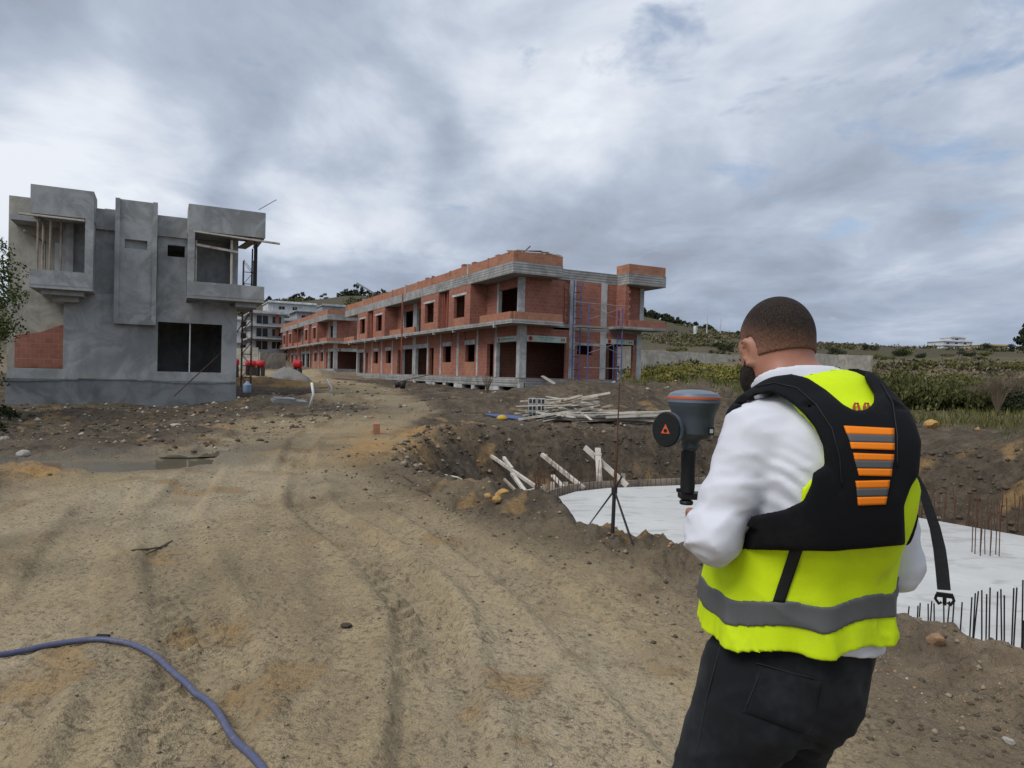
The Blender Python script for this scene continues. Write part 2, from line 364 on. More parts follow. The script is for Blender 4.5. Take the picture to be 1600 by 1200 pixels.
HILL_AZ = [-180, -60, -45, -32, -20, -17, -14, -11, -8, 0, 9, 11.5, 14.5, 18, 21, 24, 27, 30, 33.5, 38, 50, 70, 180]
HILL_E = [40, 55, 70, 86, 96, 101, 108, 109, 106, 100, 94, 86, 74, 61, 54, 49, 49, 45, 43, 44, 44, 42, 40]
PUD = [(-6.85, 11.15, 1.5, 0.85, 0.45), (-5.6, 13.0, 0.8, 0.34, 0.7)]     # centre, radii, heading
BUMPS = [(3.6, 27.5, 4.2, 2.2, 0.9), (8.3, 29.5, 4.0, 2.8, 1.0), (-0.5, 26.0, 2.6, 1.4, 0.32), (5.5, 33.0, 5.0, 2.2, 0.75), (-9.6, 24.6, 2.2, 1.2, 0.34), (-12.5, 22.0, 3.6, 1.2, 0.18),
         (-15.5, 20.6, 2.5, 1.2, 0.16), (-7.2, 27.2, 1.5, 0.9, 0.30), (0.25, 8.15, 0.40, 0.36, 0.16), (0.6, 7.75, 0.3, 0.26, 0.14), (-0.35, 9.0, 0.7, 0.45, 0.15), (-6.75, 9.55, 0.5, 0.3, 0.10), (-7.1, 9.75, 0.3, 0.25, 0.08), (12.6, 15.6, 1.3, 2.0, 0.9), (14.5, 12.0, 1.5, 2.0, 1.05), (10.9, 19.5, 1.6, 1.6, 0.5),
         (3.05, 4.4, 0.3, 0.3, 0.06), (17.0, 15.0, 3.0, 3.0, 0.6), (-13.8, 37.5, 2.6, 1.3, 0.45), (-18.0, 62, 2.6, 1.4, 0.8), (2.0, 24.6, 0.8, 0.6, 0.2)]
def H(x, y, fine=True):
    x = np.asarray(x, float); y = np.asarray(y, float); r = np.hypot(x, y); az = np.degrees(np.arctan2(x, y))
    zl = np.interp(y, [-100, 12, 20, 36, 65, 100, 150, 220], [0, 0, 0.16, 0.72, 1.05, 2.4, 6.5, 12.0])
    zr = np.interp(r, [-100, 14, 20, 24, 32, 60, 90, 150, 220], [0, -0.05, -0.12, 0.05, 0.35, 1.7, 3.3, 7.0, 11.5])
    zl = zl - 0.30 * sstep(-8.5, -11, x) * sstep(12, 18, y) * sstep(34, 26, y)
    w = sstep(4, 16, az)
    z = zl * (1 - w) + zr * w
    hill = np.interp(az, HILL_AZ, HILL_E) / 1063 * 285 * np.clip(np.cos(np.radians(az)), 0.4, 1) + 1.2
    hill = hill + fbm(x * 0.02, y * 0.02, 4, 3) * 1.2
    wh = sstep(95, 285, r)
    z = z * (1 - wh) + hill * wh - np.clip(r - 300, 0, 4000) * 0.05
    z = z + fbm(x * 0.06, y * 0.06, 3, 9) * np.clip((r - 26) / 40, 0, 1) * 0.8 * (1 - sstep(2, 9, -az) * (1 - sstep(80, 120, r)))
    bn = 1 + 0.5 * fbm(x * 0.7, y * 0.7, 3, 4)
    for bx_, by_, sx, sy, h in BUMPS:
        dx, dy = x - bx_, y - by_; kk = (np.abs(dx) < 3.4 * sx) & (np.abs(dy) < 3.4 * sy)
        z[kk] = z[kk] + h * np.exp(-(dx[kk] ** 2 / (sx * sx) + dy[kk] ** 2 / (sy * sy)) * bn[kk])
    rd = road_d(x, y); onroad = 1 - sstep(0.75, 1.15, rd + 0.16 * fbm(x * 0.6, y * 0.6, 3, 21))
    pd = np.full(x.shape, 30.0); kk = r < 32; pd[kk] = poly_sd(x[kk], y[kk], PIT)
    edge = 0.35 * fbm(x * 0.8, y * 0.8, 3, 31) * sstep(7.5, 12, y)
    near = sstep(9.5, 6.5, y)
    s = sstep(0.0, 1.0, -(pd + edge) / (1.75 - 0.95 * near))
    lip = np.exp(-((pd - 0.25) / 0.4) ** 2) * 0.07
    z = z + lip
    z = z * (1 - s) + (-1.38) * s
    if fine:
        rough = 1 - 0.82 * onroad
        rough = rough * (1 - 0.6 * (s > 0.985))
        far = np.clip(1.3 - r / 160, 0.0, 1)
        z = z + (0.16 * fbm(x * 0.45, y * 0.45, 3, 41) + 0.14 * np.abs(fbm(x * 1.3, y * 1.3, 4, 47)) - 0.03) * rough * far
        cl = fbm(x * 3.1, y * 3.1, 4, 53, 0.6)
        eg = np.exp(-((pd - 0.45) / 0.55) ** 2) * sstep(16, 11, y) * (1 - 0.5 * onroad) + 0.9 * sstep(0.1, -0.3, pd) * sstep(-2.2, -1.5, pd) * sstep(10, 13, y)
        z = z + eg * (0.16 * np.clip(fbm(x * 3.6, y * 3.6, 4, 151, 0.6) - 0.05, -0.2, 1) + 0.05 * fbm(x * 11, y * 11, 2, 153))
        z = z + (0.055 * cl + 0.12 * np.clip(fbm(x * 5.5, y * 5.5, 3, 59) - 0.12, 0, 1)) * rough * np.clip(1 - r / 60, 0, 1)
        z = z + onroad * (0.030 * fbm(x * 0.8, y * 0.5, 3, 61) + 0.014 * fbm(x * 5, y * 5, 3, 63, 0.6) + 0.012 * np.clip(fbm(x * 17, y * 17, 2, 67), 0, 1))
        kk = (onroad > 0) & (r < 36)
        if kk.any(): z[kk] = z[kk] + ruts(x[kk], y[kk]) * onroad[kk]
        for cx, cy, ra, rb, hd in PUD:
            dx, dy = x - cx, y - cy; c, s_ = math.cos(hd), math.sin(hd)
            q = ((dx * c + dy * s_) / ra) ** 2 + ((-dx * s_ + dy * c) / rb) ** 2
            k = sstep(2.6, 0.5, q); z = z * (1 - k) + (zl - 0.095 + 0.045 * fbm(x * 2.2, y * 2.2, 3, 71)) * k
    return z
TRK = [  # tyre tracks: points, half width, depth, lug pitch, where the tread printed deepest
    ([(-0.22, 2.5), (-0.32, 3.3), (-0.55, 4.6), (-1.07, 5.8), (-2.4, 8.06), (-3.6, 12)], 0.20, 0.050, 0.19, 5.1),
    ([(0.95, 3.0), (0.35, 4.9), (-0.6, 6.9), (-1.9, 9.6), (-3.2, 13)], 0.20, 0.030, 0.19, 6.4),
    ([(-1.15, 2.4), (-1.7, 3.9), (-2.5, 5.2), (-3.7, 7.4), (-4.9, 11)], 0.22, 0.042, 0.17, 4.2),
    ([(-2.1, 2.5), (-2.7, 3.9), (-3.9, 6.1), (-5.2, 9.0)], 0.22, 0.045, 0.17, 3.0),
    ([(-3.5, 11), (-4.6, 15), (-5.0, 19), (-5.3, 25), (-6.6, 31)], 0.24, 0.05, 0.2, 12),
    ([(-5.4, 11.5), (-6.2, 15), (-6.5, 19), (-6.7, 25), (-7.6, 31)], 0.24, 0.05, 0.2, 14),
    ([(-7.8, 9.5), (-6.4, 13.6), (-6.1, 18)], 0.26, 0.06, 0.2, 13)]
def ruts(x, y):
    z = np.zeros(np.shape(x))
    for pts, hw, dep, pitch, bo in TRK:
        best = np.full(np.shape(x), 9.0); ss = np.zeros(np.shape(x)); sd_ = np.zeros(np.shape(x)); acc = 0.0
        for (ax, ay), (bx_, by_) in zip(pts[:-1], pts[1:]):
            ex_, ey_ = bx_ - ax, by_ - ay; L = math.hypot(ex_, ey_); t = ((x - ax) * ex_ + (y - ay) * ey_) / L
            tc_ = np.clip(t, 0, L); dx, dy = x - ax - ex_ / L * tc_, y - ay - ey_ / L * tc_; d = np.hypot(dx, dy)
            sg = np.sign((x - ax) * ey_ - (y - ay) * ex_); m = d < best
            best = np.where(m, d, best); ss = np.where(m, acc + tc_, ss); sd_ = np.where(m, d * sg, sd_); acc += L
        amp = np.clip(0.55 + 1.1 * fbm(x * 0.7, y * 0.7, 2, 83), 0, 1.2); bst = 1.5 * np.exp(-((y - bo) / 0.75) ** 2)
        prof = -sstep(hw * 1.25, hw * 0.8, best) + 0.55 * np.exp(-((best - hw * 1.45) / 0.07) ** 2)
        lug = np.maximum(0, np.sin(2 * math.pi * (ss + np.abs(sd_) * 0.75 + 0.05 * fbm(x * 3, y * 3, 2, 91)) / pitch)) * np.clip(0.7 + fbm(x * 6, y * 6, 2, 93), 0, 1) * sstep(hw * 1.1, hw * 0.85, best) * sstep(0.02, 0.06, best)
        z = z + (amp + 0.5 * bst) * dep * prof + dep * lug * (0.75 * amp * np.clip(fbm(x * 0.9 + 5, y * 0.9, 2, 87) * 2 + 0.5, 0, 1) + 0.8 * bst)
    return z

az = np.concatenate([np.linspace(-180, -52, 24, endpoint=False), np.linspace(-52, 52, 600, endpoint=False), np.linspace(52, 180, 24, endpoint=False)])
rr = np.concatenate([np.linspace(0.25, 1.5, 14, endpoint=False), 1.5 * 1.0055 ** np.arange(0, 120), 2.9 * 1.0036 ** np.arange(0, 315), 9.0 * 1.006 ** np.arange(0, 268), 45 * 1.0165 ** np.arange(0, 200)])
rr = np.unique(np.round(rr, 4))
AZ, RR = np.meshgrid(np.radians(az), rr); GX = (RR * np.sin(AZ)).ravel(); GY = (RR * np.cos(AZ)).ravel()
GZ = H(GX, GY)
na, nr = len(az), len(rr); _G = GZ.reshape(nr, na); _azx = np.concatenate([az, [180.0]])
def ground_z(x, y):                                  # height of the built terrain mesh
    a_ = math.degrees(math.atan2(x, y)); r_ = min(max(math.hypot(x, y), rr[0]), rr[-2])
    j = int(np.searchsorted(_azx, a_, side='right')) - 1; i = int(np.searchsorted(rr, r_, side='right')) - 1; j = min(max(j, 0), na - 1); i = min(i, nr - 2)
    fa = (a_ - _azx[j]) / (_azx[j + 1] - _azx[j]); fr = (r_ - rr[i]) / (rr[i + 1] - rr[i]); j2 = (j + 1) % na
    return float((_G[i, j] * (1 - fa) + _G[i, j2] * fa) * (1 - fr) + (_G[i + 1, j] * (1 - fa) + _G[i + 1, j2] * fa) * fr)
ii, jj = np.meshgrid(np.arange(nr - 1), np.arange(na), indexing='ij'); j2 = (jj + 1) % na
quads = np.stack([ii * na + jj, ii * na + j2, (ii + 1) * na + j2, (ii + 1) * na + jj], -1).reshape(-1, 4)[:, ::-1]
GV = np.stack([GX, GY, GZ], -1)
# soil masks per vertex (what the ground is made of)
rdv = road_d(GX, GY); n_a = fbm(GX * 0.5, GY * 0.5, 4, 101); n_b = fbm(GX * 1.7, GY * 1.7, 4, 103)
road_m = 1 - sstep(0.72, 1.2, rdv + 0.35 * n_a)
gr = np.hypot(GX, GY); pdv = np.full(GX.shape, 30.0); _k = gr < 32; pdv[_k] = poly_sd(GX[_k], GY[_k], PIT); gaz = np.degrees(np.arctan2(GX, GY))
def spot(cx, cy, rx, ry, k=1.0): return k * np.exp(-(((GX - cx) / rx) ** 2 + ((GY - cy) / ry) ** 2))
clay = np.clip(spot(-2.7, 14.6, 0.75, 2.2, 1.7) + spot(-2.9, 17.4, 1.2, .8, 1.2) + spot(-6.7, 9.6, 0.55, 0.45, 1.5) + spot(-0.55, 9.35, 0.4, 0.3, 1.3) + spot(-13.0, 37, 2.6, 1.3, 1.2) + spot(1.3, 6.9, 0.3, 0.15, 0.9)
               + spot(-13.5, 36, 2.0, 2, 0.6) + 0.5 * sstep(0.35, 0.6, n_b) * (gr < 30), 0, 1) * np.clip(0.75 + 1.2 * n_b, 0, 1)
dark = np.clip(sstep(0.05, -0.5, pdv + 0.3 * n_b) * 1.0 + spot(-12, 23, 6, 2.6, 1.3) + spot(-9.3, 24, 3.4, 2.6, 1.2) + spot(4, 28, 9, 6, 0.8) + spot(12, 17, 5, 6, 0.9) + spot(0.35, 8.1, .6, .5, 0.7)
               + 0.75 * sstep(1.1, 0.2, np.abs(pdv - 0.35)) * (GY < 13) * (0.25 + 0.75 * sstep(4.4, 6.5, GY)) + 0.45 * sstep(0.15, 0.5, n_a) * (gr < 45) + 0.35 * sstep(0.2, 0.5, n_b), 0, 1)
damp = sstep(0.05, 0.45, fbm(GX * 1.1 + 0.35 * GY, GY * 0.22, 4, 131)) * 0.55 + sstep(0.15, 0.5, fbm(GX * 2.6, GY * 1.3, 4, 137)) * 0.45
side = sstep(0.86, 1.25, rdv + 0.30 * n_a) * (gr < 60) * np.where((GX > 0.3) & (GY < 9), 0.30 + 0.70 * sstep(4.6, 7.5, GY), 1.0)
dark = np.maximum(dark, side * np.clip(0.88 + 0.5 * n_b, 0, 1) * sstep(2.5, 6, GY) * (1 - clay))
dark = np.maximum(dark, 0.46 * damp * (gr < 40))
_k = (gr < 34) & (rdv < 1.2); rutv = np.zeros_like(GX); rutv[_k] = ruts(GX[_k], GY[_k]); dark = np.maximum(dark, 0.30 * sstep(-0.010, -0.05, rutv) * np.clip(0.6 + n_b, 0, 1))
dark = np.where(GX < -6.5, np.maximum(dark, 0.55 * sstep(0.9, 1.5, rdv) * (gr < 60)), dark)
field = sstep(7, 11, gaz) * sstep(26, 36, gr)
n_c = fbm(GX * 0.12, GY * 0.12, 4, 107)
green = np.clip(field * sstep(-0.25, 0.25, n_c + 0.2 * n_a) + spot(12.8, 15.3, 0.9, 1.1, 0.9) + sstep(95, 150, gr) * sstep(-0.1, 0.3, fbm(GX * 0.03, GY * 0.03, 4, 109)) + 0.25 * sstep(0.3, 0.6, n_c) * sstep(18, 30, gr) * (gaz < 5), 0, 1)
wet = np.zeros_like(GX)
for cx, cy, ra, rb, hd in PUD:
    dx, dy = GX - cx, GY - cy; c, s_ = math.cos(hd), math.sin(hd)
    wet = np.maximum(wet, sstep(5.0, 0.9, ((dx * c + dy * s_) / ra) ** 2 + ((-dx * s_ + dy * c) / rb) ** 2))
pale = np.clip(spot(-1.6, 12.4, 1.2, 0.5, 1.0) + spot(-3.2, 3.0, 0.9, 1.0, 0.8) + sstep(0.25, 0.6, fbm(GX * 0.33, GY * 0.2, 3, 113)) * 0.6 * (road_m > 0.3), 0, 1)
hillm = sstep(90, 150, gr)
pale = np.clip(pale + 0.28 * sstep(-0.004, -0.02, rutv) * np.clip(0.7 + n_a, 0, 1), 0, 1)
forest = np.clip(sstep(215, 265, gr) * (np.exp(-((gaz - 13) / 7) ** 2) + np.exp(-((gaz + 14) / 9) ** 2) * sstep(0.05, 0.3, fbm(GX * 0.03, GY * 0.03, 3, 119)) * 1.2), 0, 1)

# ground material
m, nt, bs = mat_new('site_soil'); t = NT(nt); v = t.coord('Object')
at1 = t.n('ShaderNodeAttribute', attribute_name='soil_a'); at2 = t.n('ShaderNodeAttribute', attribute_name='soil_b')
s1 = t.n('ShaderNodeSeparateColor'); t.l(at1.outputs[0], s1.inputs[0]); s2 = t.n('ShaderNodeSeparateColor'); t.l(at2.outputs[0], s2.inputs[0])
nA = t.noise(v, 0.9, 4, 0.62, 0.3); nB = t.noise(v, 5.0, 5, 0.65, 0.3); nC = t.noise(v, 26, 4, 0.65); nD = t.noise(v, 95, 2, 0.6)
vo = t.voro(v, 34); vo2 = t.voro(v, 11)
soil = t.mix(t.ramp(nB, ((0.32, 0.0), (0.68, 1.0))), (0.175, 0.135, 0.092), (0.285, 0.215, 0.142))
road = t.mix(t.ramp(nA, ((0.3, 0.0), (0.7, 1.0))), (0.340, 0.262, 0.150), (0.445, 0.350, 0.212))
road = t.mix(t.math('MULTIPLY', t.ramp(nB, ((0.46, 0.0), (0.66, 1.0))), 0.5), road, (0.265, 0.198, 0.115))
c = t.mix(s1.outputs[0], soil, road)
c = t.mix(s2.outputs[2], c, (0.46, 0.375, 0.25))
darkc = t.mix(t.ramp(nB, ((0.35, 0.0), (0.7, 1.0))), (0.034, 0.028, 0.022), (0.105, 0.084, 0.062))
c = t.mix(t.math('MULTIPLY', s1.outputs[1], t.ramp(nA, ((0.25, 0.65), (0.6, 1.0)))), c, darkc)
clayc = t.mix(nB, (0.30, 0.17, 0.06), (0.52, 0.32, 0.12))
c = t.mix(t.math('MULTIPLY', s1.outputs[2], t.ramp(nB, ((0.3, 0.35), (0.55, 1.0)))), c, clayc)
grn = t.mix(t.ramp(t.noise(v, 0.35, 3, 0.65), ((0.35, 0.0), (0.65, 1.0))), (0.065, 0.075, 0.024), (0.17, 0.155, 0.055))
grn = t.mix(t.ramp(nB, ((0.45, 0.0), (0.7, 0.7))), grn, (0.14, 0.11, 0.075))
c = t.mix(t.math('MULTIPLY', s2.outputs[0], t.ramp(nA, ((0.3, 0.3), (0.6, 1.0)))), c, grn)
at3 = t.n('ShaderNodeAttribute', attribute_name='soil_c'); s3 = t.n('ShaderNodeSeparateColor'); t.l(at3.outputs[0], s3.inputs[0])
hc = t.mix(t.ramp(t.noise(v, 0.09, 4, 0.6), ((0.38, 0.0), (0.62, 1.0))), (0.075, 0.06, 0.04), (0.062, 0.062, 0.03)); hc = t.mix(t.ramp(t.noise(v, 0.6, 3, 0.6), ((0.5, 0.0), (0.65, 0.6))), hc, (0.034, 0.038, 0.02))
c = t.mix(t.math('MULTIPLY', s3.outputs[1], 0.9), c, hc)
c = t.mix(s3.outputs[0], c, t.mix(t.noise(v, 0.15, 4), (0.03, 0.042, 0.018), (0.065, 0.075, 0.03)))
c = t.mix(t.math('MULTIPLY', s2.outputs[1], 0.75), c, (0.17, 0.145, 0.105))
# small stones and crumbs: pale and dark specks
c = t.mix(t.math('MULTIPLY', t.ramp(vo, ((0.10, 1.0), (0.17, 0.0))), t.ramp(nC, ((0.5, 0.0), (0.62, 0.75)))), c, (0.40, 0.35, 0.28))
c = t.mix(t.math('MULTIPLY', t.ramp(nC, ((0.34, 0.95), (0.48, 0.0))), t.ramp(nA, ((0.35, 0.35), (0.6, 0.85)))), c, (0.095, 0.072, 0.046))
c = t.mix(t.math('MULTIPLY', t.ramp(nD, ((0.36, 0.8), (0.5, 0.0))), 0.45), c, (0.12, 0.092, 0.06))
vo3 = t.voro(v, 75)
c = t.mix(t.math('MULTIPLY', t.ramp(vo3, ((0.12, 1.0), (0.2, 0.0))), t.ramp(nB, ((0.45, 0.0), (0.6, 0.8)))), c, (0.46, 0.39, 0.285))
c = t.mix(t.math('MULTIPLY', t.ramp(t.voro(v, 19, 'DISTANCE_TO_EDGE'), ((0.0, 1.0), (0.035, 0.0))), t.ramp(nA, ((0.45, 0.0), (0.62, 0.7)))), c, (0.075, 0.058, 0.04))
nt.links.new(c, bs.inputs['Base Color'])
nt.links.new(t.math('SUBTRACT', 0.95, t.math('MULTIPLY', s2.outputs[1], 0.45)), bs.inputs['Roughness']); bs.inputs['Specular IOR Level'].default_value = 0.2
hgt = t.math('ADD', t.math('ADD', t.math('MULTIPLY', nC, 1.0), t.math('MULTIPLY', nD, 0.4)), t.math('MULTIPLY', t.ramp(vo2, ((0.1, 1.0), (0.35, 0.0))), 0.5))
nt.links.new(t.bump(hgt, 0.8, 0.035), bs.inputs['Normal'])
MT['soil'] = m
def split_mesh(name, sel):
    q = quads[sel]; used = np.unique(q); remap = np.full(len(GV), -1, dtype=np.int64); remap[used] = np.arange(len(used))
    o = mesh_obj(name, GV[used], remap[q], MT['soil'], smooth=True)
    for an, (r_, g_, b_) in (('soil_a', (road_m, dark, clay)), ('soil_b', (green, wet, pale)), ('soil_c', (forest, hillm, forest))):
        ca = o.data.color_attributes.new(an, 'FLOAT_COLOR', 'POINT')
        ca.data.foreach_set('color', np.stack([r_[used], g_[used], b_[used], np.ones(len(used))], -1).astype(np.float32).ravel())
    return tag(o, kind='structure')
qc_r = rdv[quads].mean(1); qc_d = gr[quads].mean(1); qc_p = pdv[quads].mean(1); qc_n = n_a[quads].mean(1)
is_road = (qc_r + 0.35 * qc_n < 0.98) & (qc_d < 80) & (qc_p > 0.15); is_hill = (qc_d > 150)
GROUND = split_mesh('ground', ~is_road & ~is_hill); split_mesh('dirt_road', is_road); split_mesh('hills', is_hill)
# puddles
m, nt, bs = mat_new('muddy_water'); t = NT(nt); v = t.coord('Object')
nt.links.new(t.mix(t.noise(v, 2.0, 3), (0.15, 0.125, 0.085), (0.23, 0.195, 0.14)), bs.inputs['Base Color']); bs.inputs['Roughness'].default_value = 0.06; bs.inputs['Specular IOR Level'].default_value = 0.5
nt.links.new(t.bump(t.noise(v, 9, 2), 0.03, 0.01), bs.inputs['Normal']); MT['mud_water'] = m
for k, (cx, cy, ra, rb, hd) in enumerate(PUD):
    zb = float(np.interp(cy, [12, 20], [0, 0.16])); pts = []
    for i in range(40):
        a_ = 2 * math.pi * i / 40; x_, y_ = 1.28 * ra * math.cos(a_), 1.28 * rb * math.sin(a_)
        pts.append((cx + x_ * math.cos(hd) - y_ * math.sin(hd), cy + x_ * math.sin(hd) + y_ * math.cos(hd), zb - 0.052))
    tag(mesh_obj('puddle', pts, [tuple(range(40))], MT['mud_water']), kind='structure')
# ------------------------------------------------------------------ buildings (all on one grid turned 27.3 degrees)
TH = RAD(27.3); GB = np.array([math.cos(TH), math.sin(TH), 0]); GA = np.array([-math.sin(TH), math.cos(TH), 0])

# ---- grey rendered house on the left
house = empty('rendered_house', (-16.8496, 25.5, 0), TH)
tag(house, 'grey rendered two storey house shell with two corner balconies, left of the dirt road', 'house')
def hp(name, mat, *d): return box(name, MT[mat], house, *d)
D_ = 11.0
# main front wall with the big window, the small window and recessed strips
def wall_x(name, mat, parent, x0, x1, z0, z1, y0, y1, ops):          # wall along x with openings (xa, xb, za, zb)
    cur = x0; mb = MB()
    for xa, xb, za, zb in sorted(ops):
        if xa > cur: mb.box(cur, xa, y0, y1, z0, z1)
        if za > z0: mb.box(xa, xb, y0, y1, z0, za)
        if zb < z1: mb.box(xa, xb, y0, y1, zb, z1)
        cur = xb
    if cur < x1: mb.box(cur, x1, y0, y1, z0, z1)
    return mb.build(name, MT[mat], parent)
def wall_y(name, mat, parent, y0, y1, z0, z1, x0, x1, ops):
    cur = y0; mb = MB()
    for ya, yb, za, zb in sorted(ops):
        if ya > cur: mb.box(x0, x1, cur, ya, z0, z1)
        if za > z0: mb.box(x0, x1, ya, yb, z0, za)
        if zb < z1: mb.box(x0, x1, ya, yb, zb, z1)
        cur = yb
    if cur < y1: mb.box(x0, x1, cur, y1, z0, z1)
    return mb.build(name, MT[mat], parent)
wall_x('front_wall', 'conc', house, 0, 6.05, 1.1, 4.2, 0, 0.25, [(3.14, 5.48, 1.42, 3.39)])
wall_x('upper_front_wall', 'conc', house, 0.98, 1.62, 4.2, 6.8, 0.16, 0.4, [])
wall_x('upper_front_wall', 'conc', house, 3.08, 4.13, 4.2, 6.78, 0.10, 0.35, [(3.43, 4.05, 6.02, 6.48)])
hp('front_beam', 'conc', 0.98, 1.62, 0.0, 0.3, 6.8, 7.58); hp('front_beam', 'conc', 3.04, 4.13, 0.0, 0.3, 6.78, 7.59)
hp('wall_band', 'conc', 0, 4.13, -0.004, 0.36, 4.2, 4.34)
mb = MB(); fx0, fx1, pz0, pz1 = 1.63, 3.06, 3.22, 8.0
mb.box(fx0, fx0 + 0.16, -0.34, 0.3, pz0, pz1).box(fx1 - 0.16, fx1, -0.34, 0.3, pz0, pz1).box(fx0 + 0.16, fx1 - 0.16, -0.34, 0.3, pz0, pz0 + 0.2)
mb.build('pilaster_frame', MT['conc'], house)
mb = MB(); a0, a1 = fx0 + 0.16, fx1 - 0.16
mb.box(a0, 1.96, -0.27, 0.3, pz0 + 0.2, pz1 - 0.02).box(2.72, a1, -0.27, 0.3, pz0 + 0.2, pz1 - 0.02).box(1.96, 2.72, -0.27, 0.3, pz0 + 0.2, 6.13).box(1.96, 2.72, -0.27, 0.3, 6.48, pz1 - 0.02).box(1.96, 2.72, -0.05, 0.3, 6.13, 6.48)
mb.build('pilaster_panel', MT['conc'], house)
hp('window_mullion', 'white', 4.27, 4.31, 0.08, 0.12, 1.42, 3.39)
# plinth
mb = MB(); mb.box(-1.74, 6.06, -0.03, 0.3, -0.9, 1.06); mb.build('plinth', MT['conc_dark'], house)
hp('plinth_top', 'conc', -1.70, 0.0, 0.0, 1.0, 1.06, 1.43); hp('plinth_top', 'conc', 0.0, 6.05, 0.003, 0.25, 1.06, 1.1)
# crack lip between plinth and wall
mb = MB(); x = -1.7
while x < 6.0:
    w_ = rnd.uniform(0.15, 0.6); z_ = 1.045 + 0.05 * math.sin(x * 1.1) + rnd.uniform(-0.02, 0.02); mb.box(x, min(x + w_, 6.03), -0.055, 0.0, z_ - 0.03, z_ + 0.012); x += w_
mb.build('mortar_ledge', MT['conc_dark'], house)
# left rear wall, brick infill
wall_x('rear_side_wall', 'conc_pale', house, -1.98, 0.05, 1.43, 8.0, 1.6, 1.85, [])
prof = [(-1.72, 1.45), (-0.02, 1.45), (-0.02, 3.2), (-0.25, 3.14), (-0.6, 2.98), (-0.9, 2.84), (-1.15, 2.79), (-1.72, 2.68)]
mb = MB(); n = len(prof)
mb.v = [(x, 1.52, z) for x, z in prof] + [(x, 1.598, z) for x, z in prof]; mb.f = [tuple(range(n)), tuple(reversed(range(n, 2 * n)))] + [(i, n + i, n + (i + 1) % n, (i + 1) % n) for i in range(n)]
mb.build('brick_panel', MT['brick'], house)
# other walls of the shell
wall_y('side_wall', 'conc', house, 0.25, D_, 1.1, 7.5, 5.8, 6.05, [(1.6, 3.2, 4.6, 6.6), (5, 6.4, 2.0, 3.4)])
wall_y('side_wall', 'conc', house, 0.25, D_, 1.43, 7.5, -0.002, 0.25, [(0.5, 1.4, 4.9, 6.6)])
wall_x('back_wall', 'conc', house, -1.98, 6.05, 0.0, 7.7, D_, D_ + 0.25, []); wall_y('left_wall', 'conc_pale', house, 1.85, D_, 0.0, 7.9, -1.98, -1.75, [])
hp('floor_slab', 'conc', 0.25, 5.8, 0.25, D_, 1.0, 1.2); hp('floor_slab', 'conc', 0.25, 5.8, 0.4, D_, 4.2, 4.45); hp('roof_slab', 'conc', -1.75, 5.8, 0.4, D_, 6.9, 7.1)
hp('inner_wall', 'conc', 0.25, 5.8, 5.0, 5.2, 1.2, 6.9); hp('inner_wall', 'conc', 2.2, 2.4, 0.4, 5.0, 1.2, 6.9)
hp('roof_block', 'conc', 1.1, 1.9, 2.5, 4.0, 7.1, 8.1)
# balconies
def balcony(x0, x1, pillar_left, wallside):
    hp('balcony_slab', 'conc', x0, x1, -1.19, 0.1 if x0 > 1 else 1.58, 4.3, 4.42)
    t_ = 0.16
    mb = MB(); mb.box(x0, x1, -1.2, -1.2 + t_, 4.42, 4.95)
    if x0 < 1: mb.box(x0, x0 + t_, -1.2 + t_, 1.58, 4.42, 4.95)
    else: mb.box(x1 - t_, x1, -1.2 + t_, 1.6, 4.42, 4.95)
    mb.build('balcony_parapet', MT['conc'], house)
    mb = MB(); mb.box(x0, x1, -1.2, -1.2 + t_, 6.92, 7.93)
    xe = x0 if x0 < 1 else x1 - t_; mb.box(xe, xe + t_, -1.2 + t_, 1.58, 6.92, 7.93)
    xo = x1 - t_ if x0 < 1 else x0; mb.box(xo, xo + t_, -1.2 + t_, 0.2, 6.92, 7.93); mb.build('roof_parapet', MT['conc'], house)
    hp('balcony_ceiling', 'conc', x0 + t_, x1 - t_, -1.2 + t_, 0.4 if x0 > 1 else 1.58, 6.97, 7.1)
    px = (x1 - 0.26, x1) if x0 < 1 else (x0, x0 + 0.24)
    hp('balcony_pillar', 'conc', px[0], px[1], -1.196, -0.9, 4.95, 6.92)
    hp('balcony_side_wall', 'conc', px[0] + 0.02, px[1] - 0.02, -0.9, 0.16, 4.42, 6.97)
balcony(-0.91, 1.0, False, True); balcony(4.12, 6.94, True, False)
hp('soffit_beam', 'conc', -0.6, 0.7, -0.9, 1.55, 4.12, 4.3); hp('soffit_beam', 'conc', -0.3, 0.5, -0.5, 1.5, 3.92, 4.12)
hp('soffit_beam', 'conc', 5.9, 6.7, -0.9, 1.5, 4.1, 4.3); hp('slab_extension', 'conc', 6.05, 6.94, 0.1, 1.6, 4.3, 4.42)
wall_x('balcony_back_wall', 'conc', house, 4.13, 5.8, 4.45, 6.95, 0.9, 1.1, []); wall_x('balcony_back_wall', 'conc', house, 5.8, 6.05, 4.42, 6.97, 0.1, 0.25, [])
wall_x('balcony_back_wall', 'conc', house, -0.1, 0.98, 4.45, 6.95, 0.45, 0.6, [])
tag(hp('door_panel', 'white', -0.45, -0.13, 1.2, 1.26, 4.45, 6.3), 'pale door blank on the left balcony')
